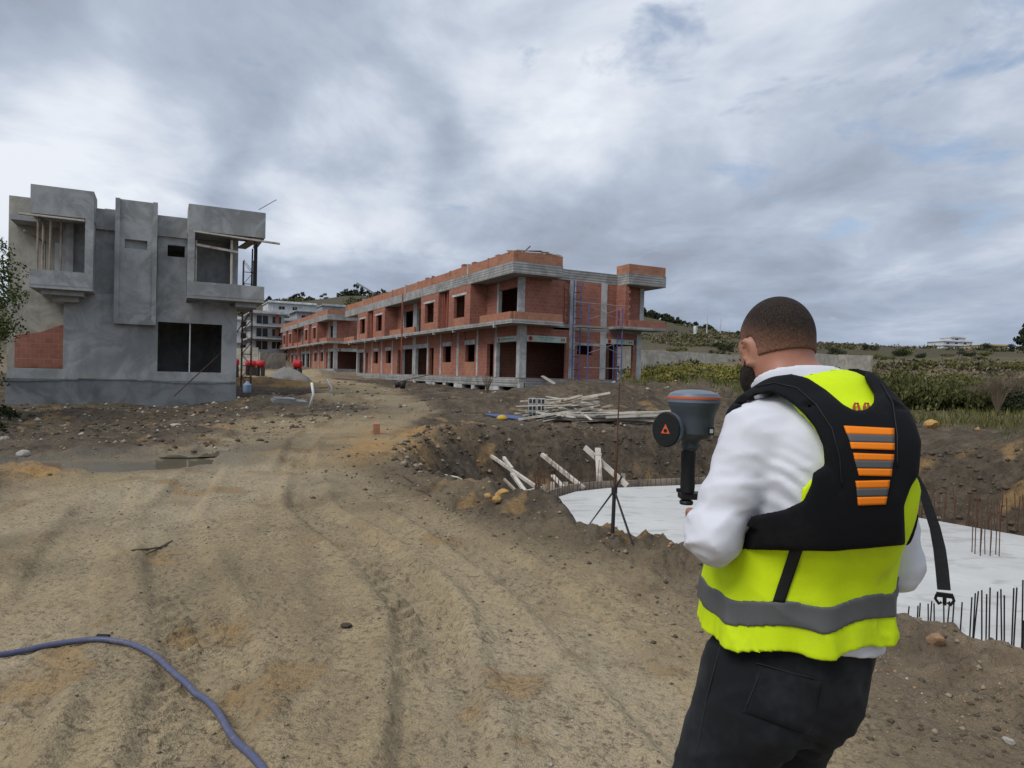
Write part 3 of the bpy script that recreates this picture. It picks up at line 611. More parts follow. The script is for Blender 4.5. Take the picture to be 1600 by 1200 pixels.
# props and formwork of the balconies
for x_, y_ in ((-0.72, -0.9), (-0.62, -0.5), (-0.35, -0.95), (-0.05, -0.6), (-0.75, 0.3), (-0.7, 0.8)): MB().tube([(x_, y_, 4.44), (x_ + rnd.uniform(-.03, .03), y_, 6.9)], 0.035, 6).build('timber_prop', MT['timber'], house)
for x_, y_ in ((6.62, -0.6), (6.7, -0.2), (6.78, 0.2), (6.83, 0.6), (6.84, 1.0), (6.72, 1.3)): MB().tube([(x_, y_, 4.95), (x_ + rnd.uniform(-.05, .05), y_, 6.85)], 0.035, 6).build('timber_prop', MT['darksteel'], house)
MB().tube([(5.72, -0.95, 4.42), (5.70, -0.95, 6.75)], 0.05, 6).build('timber_prop', MT['timber_pale'], house)
MB().tube([(4.42, -0.9, 4.42), (4.42, -0.9, 6.6)], 0.035, 6).build('timber_prop', MT['timber_pale'], house)
MB().beam((4.4, -1.0, 6.42), (5.95, -1.02, 6.27), 0.05, 0.09).build('formwork_plank', MT['timber_pale'], house)
MB().beam((4.3, -1.12, 6.9), (7.5, -1.25, 6.74), 0.16, 0.06).build('formwork_plank', MT['timber_pale'], house)
MB().beam((-1.25, -1.1, 6.87), (0.72, -1.15, 6.84), 0.16, 0.06).build('formwork_plank', MT['timber_pale'], house)
MB().beam((-1.1, -1.0, 6.3), (-0.7, 0.8, 6.2), 0.06, 0.06).build('formwork_plank', MT['timber'], house)
MB().beam((6.6, -1.1, 6.86), (6.3, 1.5, 6.86), 0.35, 0.05).build('formwork_plank', MT['timber'], house)
lp = MB().tube([tuple(p) for p in (at(272, 619, 26.6), at(352, 545, 28.4), at(407, 465, 29.0))], 0.022, 6).build('leaning_bar', MT['rust']); tag(lp, 'long thin bar leaning against the right corner of the grey house', 'bar')
lp = MB().tube([tuple(p) for p in (at(404, 328, 30.0), at(432, 312, 30.0))], 0.015, 5).build('roof_bar', MT['rust']); tag(lp, 'thin steel bar sticking up from the roof edge of the grey house', 'bar')

# ---- the long brick row
def make_row():
    R_ = empty('brick_row_house', (0, 0, 0), TH)
    def rp(name, mat, *d): return box(name, MT[mat], R_, *d)
    L = 34.72; W = 8.2; Z0, Z1, Z2, Z3, Z4 = 1.5, 4.37, 4.57, 6.98, 7.6
    rp('floor_slab', 'rowconc', 0.0, W, 0.0, L, 1.22, Z0)
    rp('first_floor_slab', 'rowconc', -1.1, W, -1.1, L + 1.1, Z1, Z2) if False else None
    rp('first_floor_slab', 'rowconc', -1.1, 2.05, -1.1, L + 1.0, Z1, Z2); rp('first_floor_slab', 'rowconc', 2.05, W, 0.0, L, Z1 - 0.12, Z2)
    rp('first_floor_slab', 'rowconc', 5.8, 9.15, -1.1, 0.0, Z1 + 0.05, Z2 + 0.02)
    rp('roof_slab', 'rowconc', 0.15, W, 0.2, L, 7.05, 7.3)
    # roof fascia with brick parapet
    rp('roof_fascia', 'rowconc', -1.1, -0.9, -1.1, L + 0.6, Z3, Z4); rp('roof_fascia', 'rowconc', -0.9, 1.95, -1.1, -0.9, Z3, Z4); rp('roof_fascia', 'rowconc', 1.75, 1.95, -0.9, 0.2, Z3, Z4)
    rp('roof_soffit', 'rowconc', -0.9, 0.15, -0.9, L + 0.6, Z3 + 0.02, Z3 + 0.2); rp('roof_soffit', 'rowconc', 0.15, 1.75, -0.9, 0.2, Z3 + 0.02, Z3 + 0.2)
    rp('roof_fascia', 'rowconc', 6.35, 9.05, -1.1, -0.9, Z3 + 0.02, Z4 + 0.05); rp('roof_fascia', 'rowconc', 6.35, 6.55, -0.9, 0.2, Z3 + 0.02, Z4 + 0.05); rp('roof_fascia', 'rowconc', 8.85, 9.05, -0.9, 3.0, Z3 + 0.02, Z4 + 0.05)
    rp('roof_soffit', 'rowconc', 6.55, 8.85, -0.9, 3.0, Z3 + 0.04, Z3 + 0.2)
    rp('roof_beam', 'rowconc', 1.95, 6.35, 0.0, 0.2, 7.05, 7.66)
    y = -1.08; k = 0
    while y < L + 0.4:
        y2 = min(y + (2.85 if k % 3 else 3.2), L + 0.55); rp('parapet_bricks', 'brick_or', -1.07, -0.92, y, y2 - 0.12, Z4, 8.12 + rnd.uniform(-0.03, 0.03)); rp('parapet_post', 'column' if k % 4 == 1 else 'brick', -1.09, -0.9, y2 - 0.12, y2, Z4, 8.17 + (0.06 if k % 2 else 0)); y = y2; k += 1
    rp('parapet_bricks', 'brick_or', -0.92, 1.93, -1.07, -0.92, Z4, 8.12); rp('parapet_bricks', 'brick_or', 6.38, 9.02, -1.07, -0.92, Z4 + 0.05, 8.17)
    rp('parapet_bricks', 'brick_or', 6.38, 6.53, -0.92, 0.15, Z4 + 0.05, 8.17); rp('parapet_bricks', 'brick_or', 8.87, 9.02, -0.92, 2.9, Z4 + 0.05, 8.17)
    # units, mirrored in pairs
    for ui in range(4):
        y0, sg = ((0.0, 1), (17.36, -1), (17.36, 1), (34.72, -1))[ui]
        def Y(a_, b_): return tuple(sorted((y0 + sg * a_, y0 + sg * b_)))
        def up(name, mat, x0, x1, ta, tb, z0, z1):
            ya, yb = Y(ta, tb); return rp(name, mat, x0, x1, ya, yb, z0, z1)
        for ta, tb in ((0.02, 0.36), (2.86, 3.1), (5.48, 5.70), (8.52, 8.66)): up('column', 'column', -0.03, 0.2, ta, tb, Z0, Z1)
        up('lintel', 'column', -0.015, 0.2, 0.36, 2.86, 3.5, 3.8); up('brick_panel', 'brick', 0.0, 0.2, 0.36, 2.86, 3.8, Z1)
        up('door_jamb', 'brick', 0.0, 0.2, 3.1, 3.3, Z0, Z1); up('brick_panel', 'brick', 0.0, 0.2, 3.3, 4.2, 3.45, Z1); up('brick_panel', 'brick', 0.0, 0.2, 4.2, 5.48, Z0, Z1)
        up('brick_panel', 'brick', 0.0, 0.2, 5.70, 6.0, Z0, Z1); up('brick_panel', 'brick_or', 0.0, 0.2, 6.0, 7.45, Z0, 2.4); up('window_lintel', 'column', -0.015, 0.2, 5.95, 7.6, 3.5, 3.78); up('brick_panel', 'brick', 0.0, 0.2, 6.0, 7.45, 3.78, Z1)
        up('brick_panel', 'brick', 0.0, 0.2, 7.6, 8.52, Z0, Z1); up('brick_panel', 'brick', 0.0, 0.2, 7.45, 7.6, Z0, 3.5)
        # upper floor
        up('upper_column', 'column', -0.02, 0.2, 2.75, 2.95, Z2, Z3); up('brick_panel', 'brick', 0.0, 0.2, 2.95, 4.37, Z2, Z3); up('brick_panel', 'brick', 0.0, 0.2, 0.45, 2.75, 6.5, Z3); up('upper_column', 'column', -0.02, 0.2, 0.0 if ui else 0.02, 0.42, Z2, Z3)
        up('brick_panel', 'brick', -1.1, -0.9, 4.37, 5.2, Z2, Z3 - 0.02); up('brick_panel', 'brick', -1.1, -0.9, 6.9, 7.75, Z2, Z3 - 0.02); up('brick_panel', 'brick_or', -1.1, -0.9, 5.2, 6.9, Z2, 5.08); up('brick_panel', 'brick', -1.1, -0.9, 5.2, 6.9, 6.55, Z3 - 0.02)
        up('window_lintel', 'column', -1.115, -0.9, 4.9, 7.2, 6.42, 6.55)
        ya, yb = Y(4.37, 4.55); rp('box_side_wall', 'brick', -0.9, 0.0, ya, yb, Z2, Z3 - 0.02); ya, yb = Y(7.57, 7.75); rp('box_side_wall', 'brick', -0.9, 0.0, ya, yb, Z2, Z3 - 0.02)
        up('brick_panel', 'brick', -0.6, -0.42, 7.75, 8.67, Z2, Z3 - 0.02)
        for q in range(2 if ui % 2 else 3): MB().tube([(-0.85, y0 + sg * (7.95 + q * 0.3), 4.6), (-0.85, y0 + sg * (7.95 + q * 0.3), 6.97)], 0.055, 6).build('drain_pipe', MT['pipe'], R_)
        up('balcony_wall', 'brick_or', -1.08, -0.93, -0.9 if ui in (0, 3) else 0.1, 3.0, Z2, 4.98)
        up('slab_bracket', 'column', -1.13, -0.95, 1.0, 1.12, 4.22, 4.6); up('slab_bracket', 'column', -1.13, -0.95, 6.9, 7.02, 4.22, 4.6)
        # plinth with crawl openings
        for ta, tb in ((0.0, 0.3), (2.6, 4.4), (6.0, 6.5), (8.0, 8.68)): up('plinth_pier', 'column', 0.03, 0.35, ta, tb, -0.4, 1.22)
        up('ground_beam', 'rowconc', 0.02, 0.4, 0.0, 8.68, 1.02, 1.22) if ui % 2 else up('ground_beam', 'rowconc', 0.02, 0.4, 0.3, 8.68, 0.98, 1.22)
        # inside
        ya, yb = Y(-0.08, 0.08); rp('party_wall', 'brick_shade', 0.3, W - 0.3, ya, yb, Z0, Z1 - 0.13) if ui in (1, 2) and ui == 1 else None
        up('inner_wall', 'brick_shade', 5.9, 6.1, 0.3, 8.6, Z0, Z1 - 0.13); up('inner_wall', 'brick_shade', 3.4, 3.6, 0.3, 8.6, Z2, 7.0)
        ya, yb = Y(8.6, 8.68); rp('party_wall', 'brick_shade', 0.3, W - 0.3, ya, yb, Z0, Z1 - 0.13)
        ya, yb = Y(4.4, 4.55); rp('inner_wall', 'brick_shade', 0.3, 3.4, ya, yb, Z2, 7.0); ya, yb = Y(3.15, 3.28); rp('inner_wall', 'brick_shade', 0.3, 5.9, ya, yb, Z0, Z1 - 0.13)
    MB().tube([(-1.13, 17.05, 1.5), (-1.13, 17.05, 7.6)], 0.06, 6).build('drain_pipe', MT['pipe'], R_)
    # near end wall (faces the pit)
    for xa, xb in ((5.24, 5.64), (7.85, 8.2)): rp('end_column', 'column', xa, xb, -0.03, 0.25, Z0, Z1 - 0.12)
    rp('end_column', 'column', -0.04, 0.38, -0.04, 0.0, Z0, Z1); rp('end_column', 'column', 3.12, 3.5, -0.03, 0.25, Z0, 7.05); rp('end_column', 'column', 5.24, 5.64, -0.03, 0.25, Z2, 7.05); rp('end_column', 'column', -0.2, 0.22, -0.04, 0.0, Z2, Z3)
    rp('brick_panel', 'brick', 0.38, 2.95, 0.0, 0.2, 3.84, Z1); rp('brick_panel', 'brick', 2.95, 3.12, 0.0, 0.2, Z0, Z1)
    rp('brick_panel', 'brick', 3.5, 5.24, 0.0, 0.2, Z0, 2.9); rp('brick_panel', 'brick', 3.5, 5.24, 0.0, 0.2, 3.42, Z1 - 0.12); rp('brick_panel', 'brick', 3.5, 3.68, 0.0, 0.2, 2.9, 3.42); rp('brick_panel', 'brick', 4.75, 5.24, 0.0, 0.2, 2.9, 3.42); rp('window_lintel', 'column', 3.5, 5.2, -0.02, 0.0, 3.42, 3.56)
    rp('brick_panel', 'brick', 5.64, 7.85, 0.0, 0.2, 3.88, Z1 - 0.12); rp('door_jamb', 'brick', 7.62, 7.85, 0.02, 0.2, Z0, 3.6)
    rp('brick_panel', 'brick', 0.22, 2.75, 0.0, 0.2, Z2, 7.0); rp('brick_panel', 'brick', 2.75, 3.12, 0.1, 0.25, Z2, 7.05); rp('brick_panel', 'brick', 3.5, 5.24, 0.0, 0.2, Z2, 7.05); rp('brick_panel', 'brick', 5.64, 6.3, 0.0, 0.2, Z2, 7.05)
    rp('brick_panel', 'brick', 6.3, 6.5, -0.9, 0.2, Z2 + 0.02, 7.0); rp('brick_panel', 'brick', 6.5, 8.0, 0.0, 0.2, Z2 + 0.02, 7.0); rp('upper_column', 'column', 8.0, 8.3, -0.05, 0.2, Z2 + 0.02, 7.0)
    for k in range(11): rp('toothed_brick', 'brick', 2.72, 2.72 + (0.14 if k % 2 else 0.05), -0.12, 0.0, 4.62 + k * 0.21, 4.79 + k * 0.21); rp('toothed_brick', 'brick_or', 6.5, 6.5 + (0.14 if k % 2 else 0.05), -0.9, -0.76, 4.62 + k * 0.21, 4.79 + k * 0.21)
    rp('balcony_wall', 'brick_or', -0.93, 2.0, -1.08, -0.93, Z2, 4.98); rp('balcony_wall', 'brick', 1.85, 2.0, -0.93, 0.0, Z2, 4.98); rp('balcony_wall', 'brick', 6.5, 9.1, -1.08, -0.93, Z2 + 0.02, 4.98); rp('balcony_wall', 'brick', 8.95, 9.1, -0.93, 0.0, Z2 + 0.02, 4.98)
    rp('plinth_wall', 'rowconc', 0.3, 1.9, 0.0, 0.3, -0.3, 1.22); rp('plinth_wall', 'rowconc', 2.6, 8.2, 0.0, 0.3, -0.3, 1.22)
    # banners over the end openings and the nearest door
    def banner(x0, x1, y, z0, z1):
        b_ = rp('banner', 'banner', x0, x1, y - 0.03, y - 0.001, z0, z1); h_ = z1 - z0; yy = y - 0.036
        mb = MB(); ring = [(x0 + 0.22 + 0.13 * math.cos(a_), z0 + h_ * 0.5 + 0.13 * math.sin(a_)) for a_ in np.linspace(0, 2 * math.pi, 14, endpoint=False)]
        mb.v = [(p, yy, q) for p, q in ring]; mb.f = [tuple(range(14))]; mb.build('emblem', MT['banner_red'], b_)
        for row, (zf, hh) in enumerate(((0.72, 0.10), (0.38, 0.07))):
            x_ = x0 + 0.75 + 0.1 * row
            mb = MB()
            while x_ < x1 - 0.75 - 0.1 * row:
                w_ = rnd.uniform(0.04, 0.085); mb.box(x_, x_ + w_, yy, yy + 0.004, z0 + h_ * (zf - hh), z0 + h_ * (zf + hh * rnd.uniform(0.5, 1.1))); x_ += w_ + (0.02 if rnd.random() > 0.2 else 0.08)
            mb.build('lettering', MT['teal'], b_)
        MB().box(x1 - 0.34, x1 - 0.26, yy, yy + 0.004, z0 + h_ * 0.3, z0 + h_ * 0.7).box(x1 - 0.2, x1 - 0.12, yy, yy + 0.004, z0 + h_ * 0.3, z0 + h_ * 0.7).build('logo', MT['banner_red'], b_)
    banner(0.4, 2.93, -0.01, 3.5, 3.84); banner(5.64, 7.62, -0.01, 3.6, 3.88)
    for ui in (0,):
        b_ = rp('banner', 'banner', -0.035, -0.017, 0.4, 2.82, 3.52, 3.8); mb = MB()
        ring = [(2.55 + 0.12 * math.cos(a_), 3.66 + 0.11 * math.sin(a_)) for a_ in np.linspace(0, 2 * math.pi, 14, endpoint=False)]
        mb.v = [(-0.038, p, q) for p, q in ring]; mb.f = [tuple(range(14))]; mb.build('emblem', MT['banner_red'], b_)
        mb = MB(); y_ = 0.7
        while y_ < 2.2: w_ = rnd.uniform(0.05, 0.11); mb.box(-0.04, -0.035, y_, y_ + w_, 3.62, 3.62 + rnd.uniform(0.05, 0.09)); y_ += w_ + 0.03
        mb.build('lettering', MT['teal'], b_)
    # far end and rear walls
    wall_x('far_end_wall', 'brick', R_, 0.2, W, Z0, 7.05, L - 0.2, L, [(0.6, 2.6, Z0, 3.5), (4, 5, 5.2, 6.4)])
    wall_y('rear_wall', 'brick', R_, 0.2, L - 0.2, Z0, Z1 - 0.12, W - 0.2, W, [(0.3, 2.4, Z0, 3.6)] + [(a_, a_ + 1.2, 2.4, 3.5) for a_ in (6, 10, 20, 24, 30)])
    wall_y('rear_wall', 'brick', R_, 0.2, L - 0.2, Z2, 7.05, W - 0.2, W, [(0.4, 1.4, 5.2, 6.4)] + [(a_, a_ + 1.2, 5.2, 6.4) for a_ in (6, 10, 20, 24, 30)])
    rp('party_wall', 'brick_shade', 5.45, 5.6, 0.26, 6.0, Z0, Z1 - 0.13); rp('inner_wall', 'brick_shade', 0.3, 5.45, 5.2, 5.32, Z0, Z1 - 0.13)
    rp('party_wall', 'brick_shade', 0.3, 8.0, 6.0, 6.1, Z2, 7.0) ; rp('plinth_wall', 'rowconc', W - 0.3, W, 0.3, L, -0.3, 1.22); rp('plinth_wall', 'rowconc', 0.3, W - 0.3, 4.4, 4.6, -0.3, 1.22); rp('plinth_wall', 'rowconc', 2.0, 2.2, 4.6, L, -0.3, 1.22)
    return R_
O1 = np.array([0.3827, 37.0, 0.0])
row1 = make_row(); row1.location = tuple(O1)
tag(row1, 'long red brick row of unfinished houses, nearest block, with scaffold ladder on its end wall', 'building', 'brick rows under construction')
row2 = copy_tree(row1); p2 = O1 + GA * 45.6 + GB * 0.2; row2.location = (p2[0], p2[1], 0.4)
tag(row2, 'farther red brick row block standing beyond the nearest brick row', 'building')
# ------------------------------------------------------------------ foundation pit: slab, reinforcement, formwork
m, nt, bs = mat_new('fresh_slab_concrete'); t = NT(nt); v = t.coord('Object')
c = t.mix(t.ramp(t.noise(v, 0.5, 5, 0.6, 0.5), ((0.35, 0.0), (0.65, 1.0))), (0.52, 0.515, 0.495), (0.66, 0.655, 0.63))
c = t.mix(t.math('MULTIPLY', t.ramp(t.noise(t.mapv(v, (1.0, 2.6, 1), rot=(0, 0, 0.5)), 0.9, 6, 0.62, 1.2), ((0.53, 0.0), (0.64, 1.0))), 0.5), c, (0.28, 0.27, 0.25))
c = t.mix(t.math('MULTIPLY', t.noise(v, 9, 5, 0.7), 0.4), c, (0.42, 0.41, 0.38))
nt.links.new(c, bs.inputs['Base Color']); bs.inputs['Roughness'].default_value = 0.8; nt.links.new(t.bump(t.noise(v, 14, 4), 0.25, 0.02), bs.inputs['Normal']); MT['slabc'] = m
slab = MB().prism(SLAB, -1.55, -1.2).build('concrete_slab', MT['slabc']); tag(slab, 'pale fresh concrete foundation slab in the dug pit behind the man', 'slab')
def edge_point(px, a_, b_):                     # where the vertical plane through a picture column crosses a slab edge (plan view)
    d = ray(px, 700); k = d[0] / d[1]; (ax, ay), (bx_, by_) = a_, b_; den_ = (bx_ - ax) - k * (by_ - ay); s_ = (k * ay - ax) / den_
    return ax + (bx_ - ax) * s_, ay + (by_ - ay) * s_
def rebar(name, base, top, r, label, group, bend=0.0, cat='rebar', mat='rust'):
    b_, t_ = Vector(base), Vector(top); mid = (b_ + t_) / 2 + Vector((rnd.uniform(-1, 1), rnd.uniform(-1, 1), 0)) * bend
    o = MB().tube([b_, (b_ * 0.4 + mid * 0.6), mid, (mid * 0.6 + t_ * 0.4) + Vector((rnd.uniform(-1, 1), 0, 0)) * bend * 0.3, t_], r, 5).build(name, MT[mat]); return tag(o, label, cat, group)
NEARTOP = [(128, 845), (172, 842), (183, 828), (222, 832), (240, 820), (251, 830), (299, 812), (328, 820), (350, 818), (390, 824), (438, 800), (455, 780), (470, 770), (487, 765), (511, 785), (528, 752), (565, 772), (581, 760), (598, 790), (645, 755), (660, 752), (690, 715), (694, 915), (716, 770), (740, 800)]
for zx, zy in NEARTOP:
    px, py = 1380 + zx / 3.16, 680 + zy / 3.16
    seg = ((2.75, 6.5), (3.72, 5.0)) if px < 1545 else ((3.72, 5.0), (4.32, 3.9))
    X_, Y_ = edge_point(px, *seg); tp = at(px, py, Y_); dx = rnd.uniform(-0.07, 0.07)
    rebar('rebar', (tp[0] + dx, Y_ + rnd.uniform(-.03, .03), -1.3), tuple(tp), 0.0055, 'bare rebar standing in the row at the near slab edge, right of the man', 'rebars along the near slab edge', 0.02, mat='darksteel')
for k in range(46):                              # far right edge
    s_ = k / 45; x_, y_ = 8.75 + s_ * 2.1 + rnd.uniform(-.08, .08), 14.6 - s_ * 3.0 + rnd.uniform(-.1, .1)
    rebar('rebar', (x_, y_, -1.35), (x_ + rnd.uniform(-.08, .08), y_, -1.2 + rnd.uniform(0.45, 0.85)), 0.0085, 'rusty rebar in the dense row at the right far slab edge', 'rebars along the right slab edge', 0.02)
cpt = on_z(1540, 866, -1.2)
for k in range(9): a_ = k % 3; b_ = k // 3; x_, y_ = cpt[0] + a_ * 0.16 - 0.16 + rnd.uniform(-.02, .02), cpt[1] + b_ * 0.12 - 0.12; rebar('starter_bar', (x_, y_, -1.22), (x_ + rnd.uniform(-.03, .03), y_, -1.2 + rnd.uniform(0.5, 1.05)), 0.008, 'thin column starter bar in the bundle rising from the slab', 'column starter bars on the slab', 0.015)
FAR = [(0.55, 12.4), (0.69, 14.7), (0.94, 15.5), (1.63, 16.65), (2.5, 17.3), (5.06, 18.26), (6.3, 18.97)]
def along(poly, s_):
    L_ = [math.dist(a_, b_) for a_, b_ in zip(poly[:-1], poly[1:])]; d = s_ * sum(L_)
    for (a_, b_), l_ in zip(zip(poly[:-1], poly[1:]), L_):
        if d <= l_: return a_[0] + (b_[0] - a_[0]) * d / l_, a_[1] + (b_[1] - a_[1]) * d / l_
        d -= l_
    return poly[-1]
for k in range(72):
    s_ = (k / 71) ** 1.15; x_, y_ = along(FAR, s_); hgt_ = rnd.uniform(0.45, 0.95) if s_ < 0.55 else rnd.uniform(0.18, 0.42)
    rebar('rebar', (x_ - 0.06, y_ + 0.06, -1.35), (x_ - 0.06 + rnd.uniform(-.06, .06), y_ + 0.06, -1.2 + hgt_), 0.008, 'rusty rebar along the far left slab edge below the dark bank', 'rebars along the far slab edge', 0.02)
# edge boards and stakes
for k, (a_, b_) in enumerate(zip(FAR[1:-1], FAR[2:])):
    tag(MB().beam((a_[0] - 0.1, a_[1] + 0.14, -1.16), (b_[0] - 0.1, b_[1] + 0.14, -1.15), 0.04, 0.22).build('edge_board', MT['timber']), 'low timber edge board along the far side of the slab', 'board', 'formwork edge boards')
def bar_px(name, a_, Ya, b_, Yb, w, h, mat, label, cat, group=None, up=None):
    p, q = at(*a_, Ya), at(*b_, Yb); return tag(MB().beam(tuple(p), tuple(q), w, h, up).build(name, MT[mat]), label, cat, group)
z6 = lambda x, y: (740 + x / 5, 600 + y / 5)
for (x, y0_, y1_, w_) in ((552, 785, 905, 0.10), (615, 765, 850, 0.11), (720, 765, 855, 0.12), (1172, 700, 812, 0.12), (492, 815, 900, 0.07)):
    px = 740 + x / 5; tp = z6(x, y0_); Yd = {552: 15.9, 615: 16.5, 720: 17.1, 1172: 18.2, 492: 15.4}[x]
    p = at(tp[0], tp[1], Yd); tag(MB().box(p[0] - w_ / 2, p[0] + w_ / 2, p[1] - 0.02, p[1] + 0.02, -1.35, p[2]).build('formwork_stake', MT['timber_pale']), 'short upright timber stake at the far slab edge', 'stake', 'formwork stakes')
bar_px('timber_pole', z6(138, 562), 17.3, z6(500, 812), 15.6, 0.07, 0.07, 'timber_pale', 'leftmost long timber pole leaning on the dark pit bank', 'timber pole')
bar_px('timber_pole', z6(235, 575), 17.0, z6(300, 662), 16.5, 0.07, 0.07, 'timber_pale', 'short crossed timber pole over the leftmost long pole', 'timber pole')
bar_px('timber_pole', z6(300, 700), 16.3, z6(425, 872), 14.9, 0.09, 0.06, 'timber_pale', 'thick timber pole below the crossing, sloping to the rebars', 'timber pole')
bar_px('timber_pole', z6(240, 745), 15.6, z6(345, 850), 14.6, 0.05, 0.05, 'timber', 'thin low timber batten on the left pit slope', 'timber pole')
bar_px('timber_pole', z6(415, 838), 15.2, z6(535, 808), 15.8, 0.06, 0.05, 'timber_pale', 'short horizontal batten by the foot of the leftmost pole', 'timber pole')
bar_px('timber_pole', z6(533, 550), 17.9, z6(862, 815), 16.9, 0.09, 0.09, 'timber_pale', 'straight grey timber pole leaning alone mid bank', 'timber pole')
bar_px('timber_plank', z6(868, 495), 18.4, z6(1200, 795), 17.5, 0.05, 0.14, 'timber_pale', 'wide timber plank slanting down beside the upright board', 'plank')
bar_px('timber_plank', z6(970, 500), 18.1, z6(985, 808), 17.6, 0.15, 0.04, 'timber_pale', 'upright pale timber board standing against the pit bank', 'plank', up=(0, 1, 0.2))
bar_px('timber_plank', z6(930, 556), 18.0, z6(1000, 548), 18.0, 0.05, 0.05, 'timber_pale', 'small cross piece nailed high on the upright board', 'plank')
bar_px('timber_plank', z6(615, 712), 16.8, z6(695, 800), 16.4, 0.12, 0.03, 'timber_pale', 'short pale board lying at the foot of the bank', 'plank')
bar_px('timber_plank', z6(1300, 760), 18.8, z6(1352, 795), 18.4, 0.10, 0.03, 'timber_pale', 'small pale board scrap at the far slab edge, right of the tripod', 'plank')
# ------------------------------------------------------------------ timber heap, blocks, blue bars beyond the pit
def plank_heap(n, px0, px1, Y0_, Y1_, lens, spread, hmax, label, group, axis):
    for k in range(n):
        f_ = k / n; px = rnd.uniform(px0, px1); Yd = rnd.uniform(Y0_, Y1_); c_ = at(px, 660, Yd); L_ = rnd.uniform(*lens); a_ = axis + rnd.uniform(-spread, spread)
        z_ = ground_z(c_[0], c_[1]) + 0.05 + hmax * f_ * rnd.uniform(0.5, 1.0) * (1 - abs((px - px0) / (px1 - px0) - 0.45)); tl = rnd.uniform(-0.22, 0.26) if spread > 0.5 else rnd.uniform(-0.05, 0.08)
        d = Vector((math.cos(a_), math.sin(a_), tl)) * L_ / 2
        tag(MB().beam(Vector((c_[0], c_[1], z_)) - d, Vector((c_[0], c_[1], z_)) + d, rnd.choice((0.10, 0.13, 0.08)), rnd.choice((0.025, 0.04, 0.07))).build('timber_plank', MT['timber_pale'] if rnd.random() < 0.85 else MT['timber']), label, 'plank', group)
plank_heap(44, 862, 918, 21.4, 22.8, (1.2, 2.6), 1.0, 1.0, 'weathered plank in the loose jumbled timber pile beyond the pit', 'planks in the jumbled pile', -0.5)
plank_heap(30, 948, 1015, 21.2, 22.4, (1.8, 3.4), 0.25, 0.85, 'weathered plank in the neater long timber stack beyond the pit', 'planks in the long stack', 0.05)
def stick(a_, Ya, b_, Yb, w): bar_px('timber_plank', a_, Ya, b_, Yb, w, 0.05, 'timber_pale', 'plank poking up out of the jumbled timber pile', 'plank', 'planks poking up from the pile')
stick((882, 636), 22.6, (902, 652), 22.2, 0.09); stick((902, 637), 22.4, (924, 655), 22.0, 0.11); stick((895, 637), 22.9, (920, 660), 22.3, 0.08); stick((960, 652), 23.0, (985, 646), 23.2, 0.12); stick((975, 654), 22.8, (979, 646), 23.0, 0.14); stick((990, 655), 22.8, (1000, 648), 23.0, 0.12)
def hollow_block(p, rz, mat, L_=0.4, W_=0.2, H_=0.2):
    mb = MB(); w_ = 0.03
    mb.box(-L_ / 2, L_ / 2, -W_ / 2, W_ / 2, H_ - w_, H_).box(-L_ / 2, L_ / 2, -W_ / 2, W_ / 2, 0, w_)
    for x_ in (-L_ / 2, -w_ / 2, L_ / 2 - w_): mb.box(x_, x_ + w_, -W_ / 2, W_ / 2, w_, H_ - w_)
    mb.box(-L_ / 2 + w_, L_ / 2 - w_, W_ / 2 - 0.02, W_ / 2, w_, H_ - w_)
    o = mb.build('hollow_block', MT[mat]); o.location = p; o.rotation_euler = (0, 0, rz); return o
bp = at(838, 668, 22.0); bz = ground_z(bp[0], bp[1])
for r_ in range(3):
    for c_ in range(2): tag(hollow_block((bp[0] - 0.14 + c_ * 0.28, bp[1] + 0.02 * r_, bz + 0.03 + 0.215 * r_), 0.05 * (c_ - r_), 'column', 0.27), 'grey hollow concrete block in the small stack left of the timber pile', 'block', 'stacked concrete blocks')
MT['bluebar'] = simple('blue_bars', (0.045, 0.09, 0.25), 0.5, var=0.3, dirt=(0.1, 0.12, 0.18))
for k in range(7):
    a_ = at(757 + 3 * k, 657 + rnd.uniform(-1, 6), 22.2 - 0.1 * k); b_ = at(800 + 4 * k, 664 + rnd.uniform(-3, 2), 21.9 - 0.1 * k); a_[2] = max(ground_z(a_[0], a_[1]) + 0.06, a_[2]); b_[2] = max(ground_z(b_[0], b_[1]) + 0.06, b_[2])
    tag(MB().tube([tuple(a_), tuple(b_)], 0.03, 6).build('blue_bar', MT['bluebar']), 'blue bar in the bundle lying left of the concrete blocks', 'bar', 'blue bars on the ground')
MT['yellow_stuff'] = simple('yellow_sack', (0.55, 0.38, 0.05), 0.7, var=0.2)
p = at(784, 668, 21.3); o = MB().lathe([(0.16, 0.0), (0.18, 0.05), (0.12, 0.12), (0.02, 0.15)], 9, (p[0], p[1], ground_z(p[0], p[1]))).build('yellow_sack', MT['yellow_stuff'], smooth=True); tag(o, 'small yellow sack in front of the blue bars', 'sack')
# standing brick by the road
p = on_z(588, 684, 0.02); bzz = ground_z(p[0], p[1]); mb = MB(); mb.box(-0.075, 0.075, -0.1, 0.1, 0.0, 0.27)
for i in range(5): mb.box(-0.078, 0.078, -0.103, 0.103, 0.03 + i * 0.05, 0.045 + i * 0.05)
o = mb.build('hollow_brick', MT['brick_or']); o.location = (p[0], p[1], bzz - 0.01); o.rotation_euler = (0.04, -0.03, 0.3); tag(o, 'single red brick standing upright beside the dirt road', 'brick')
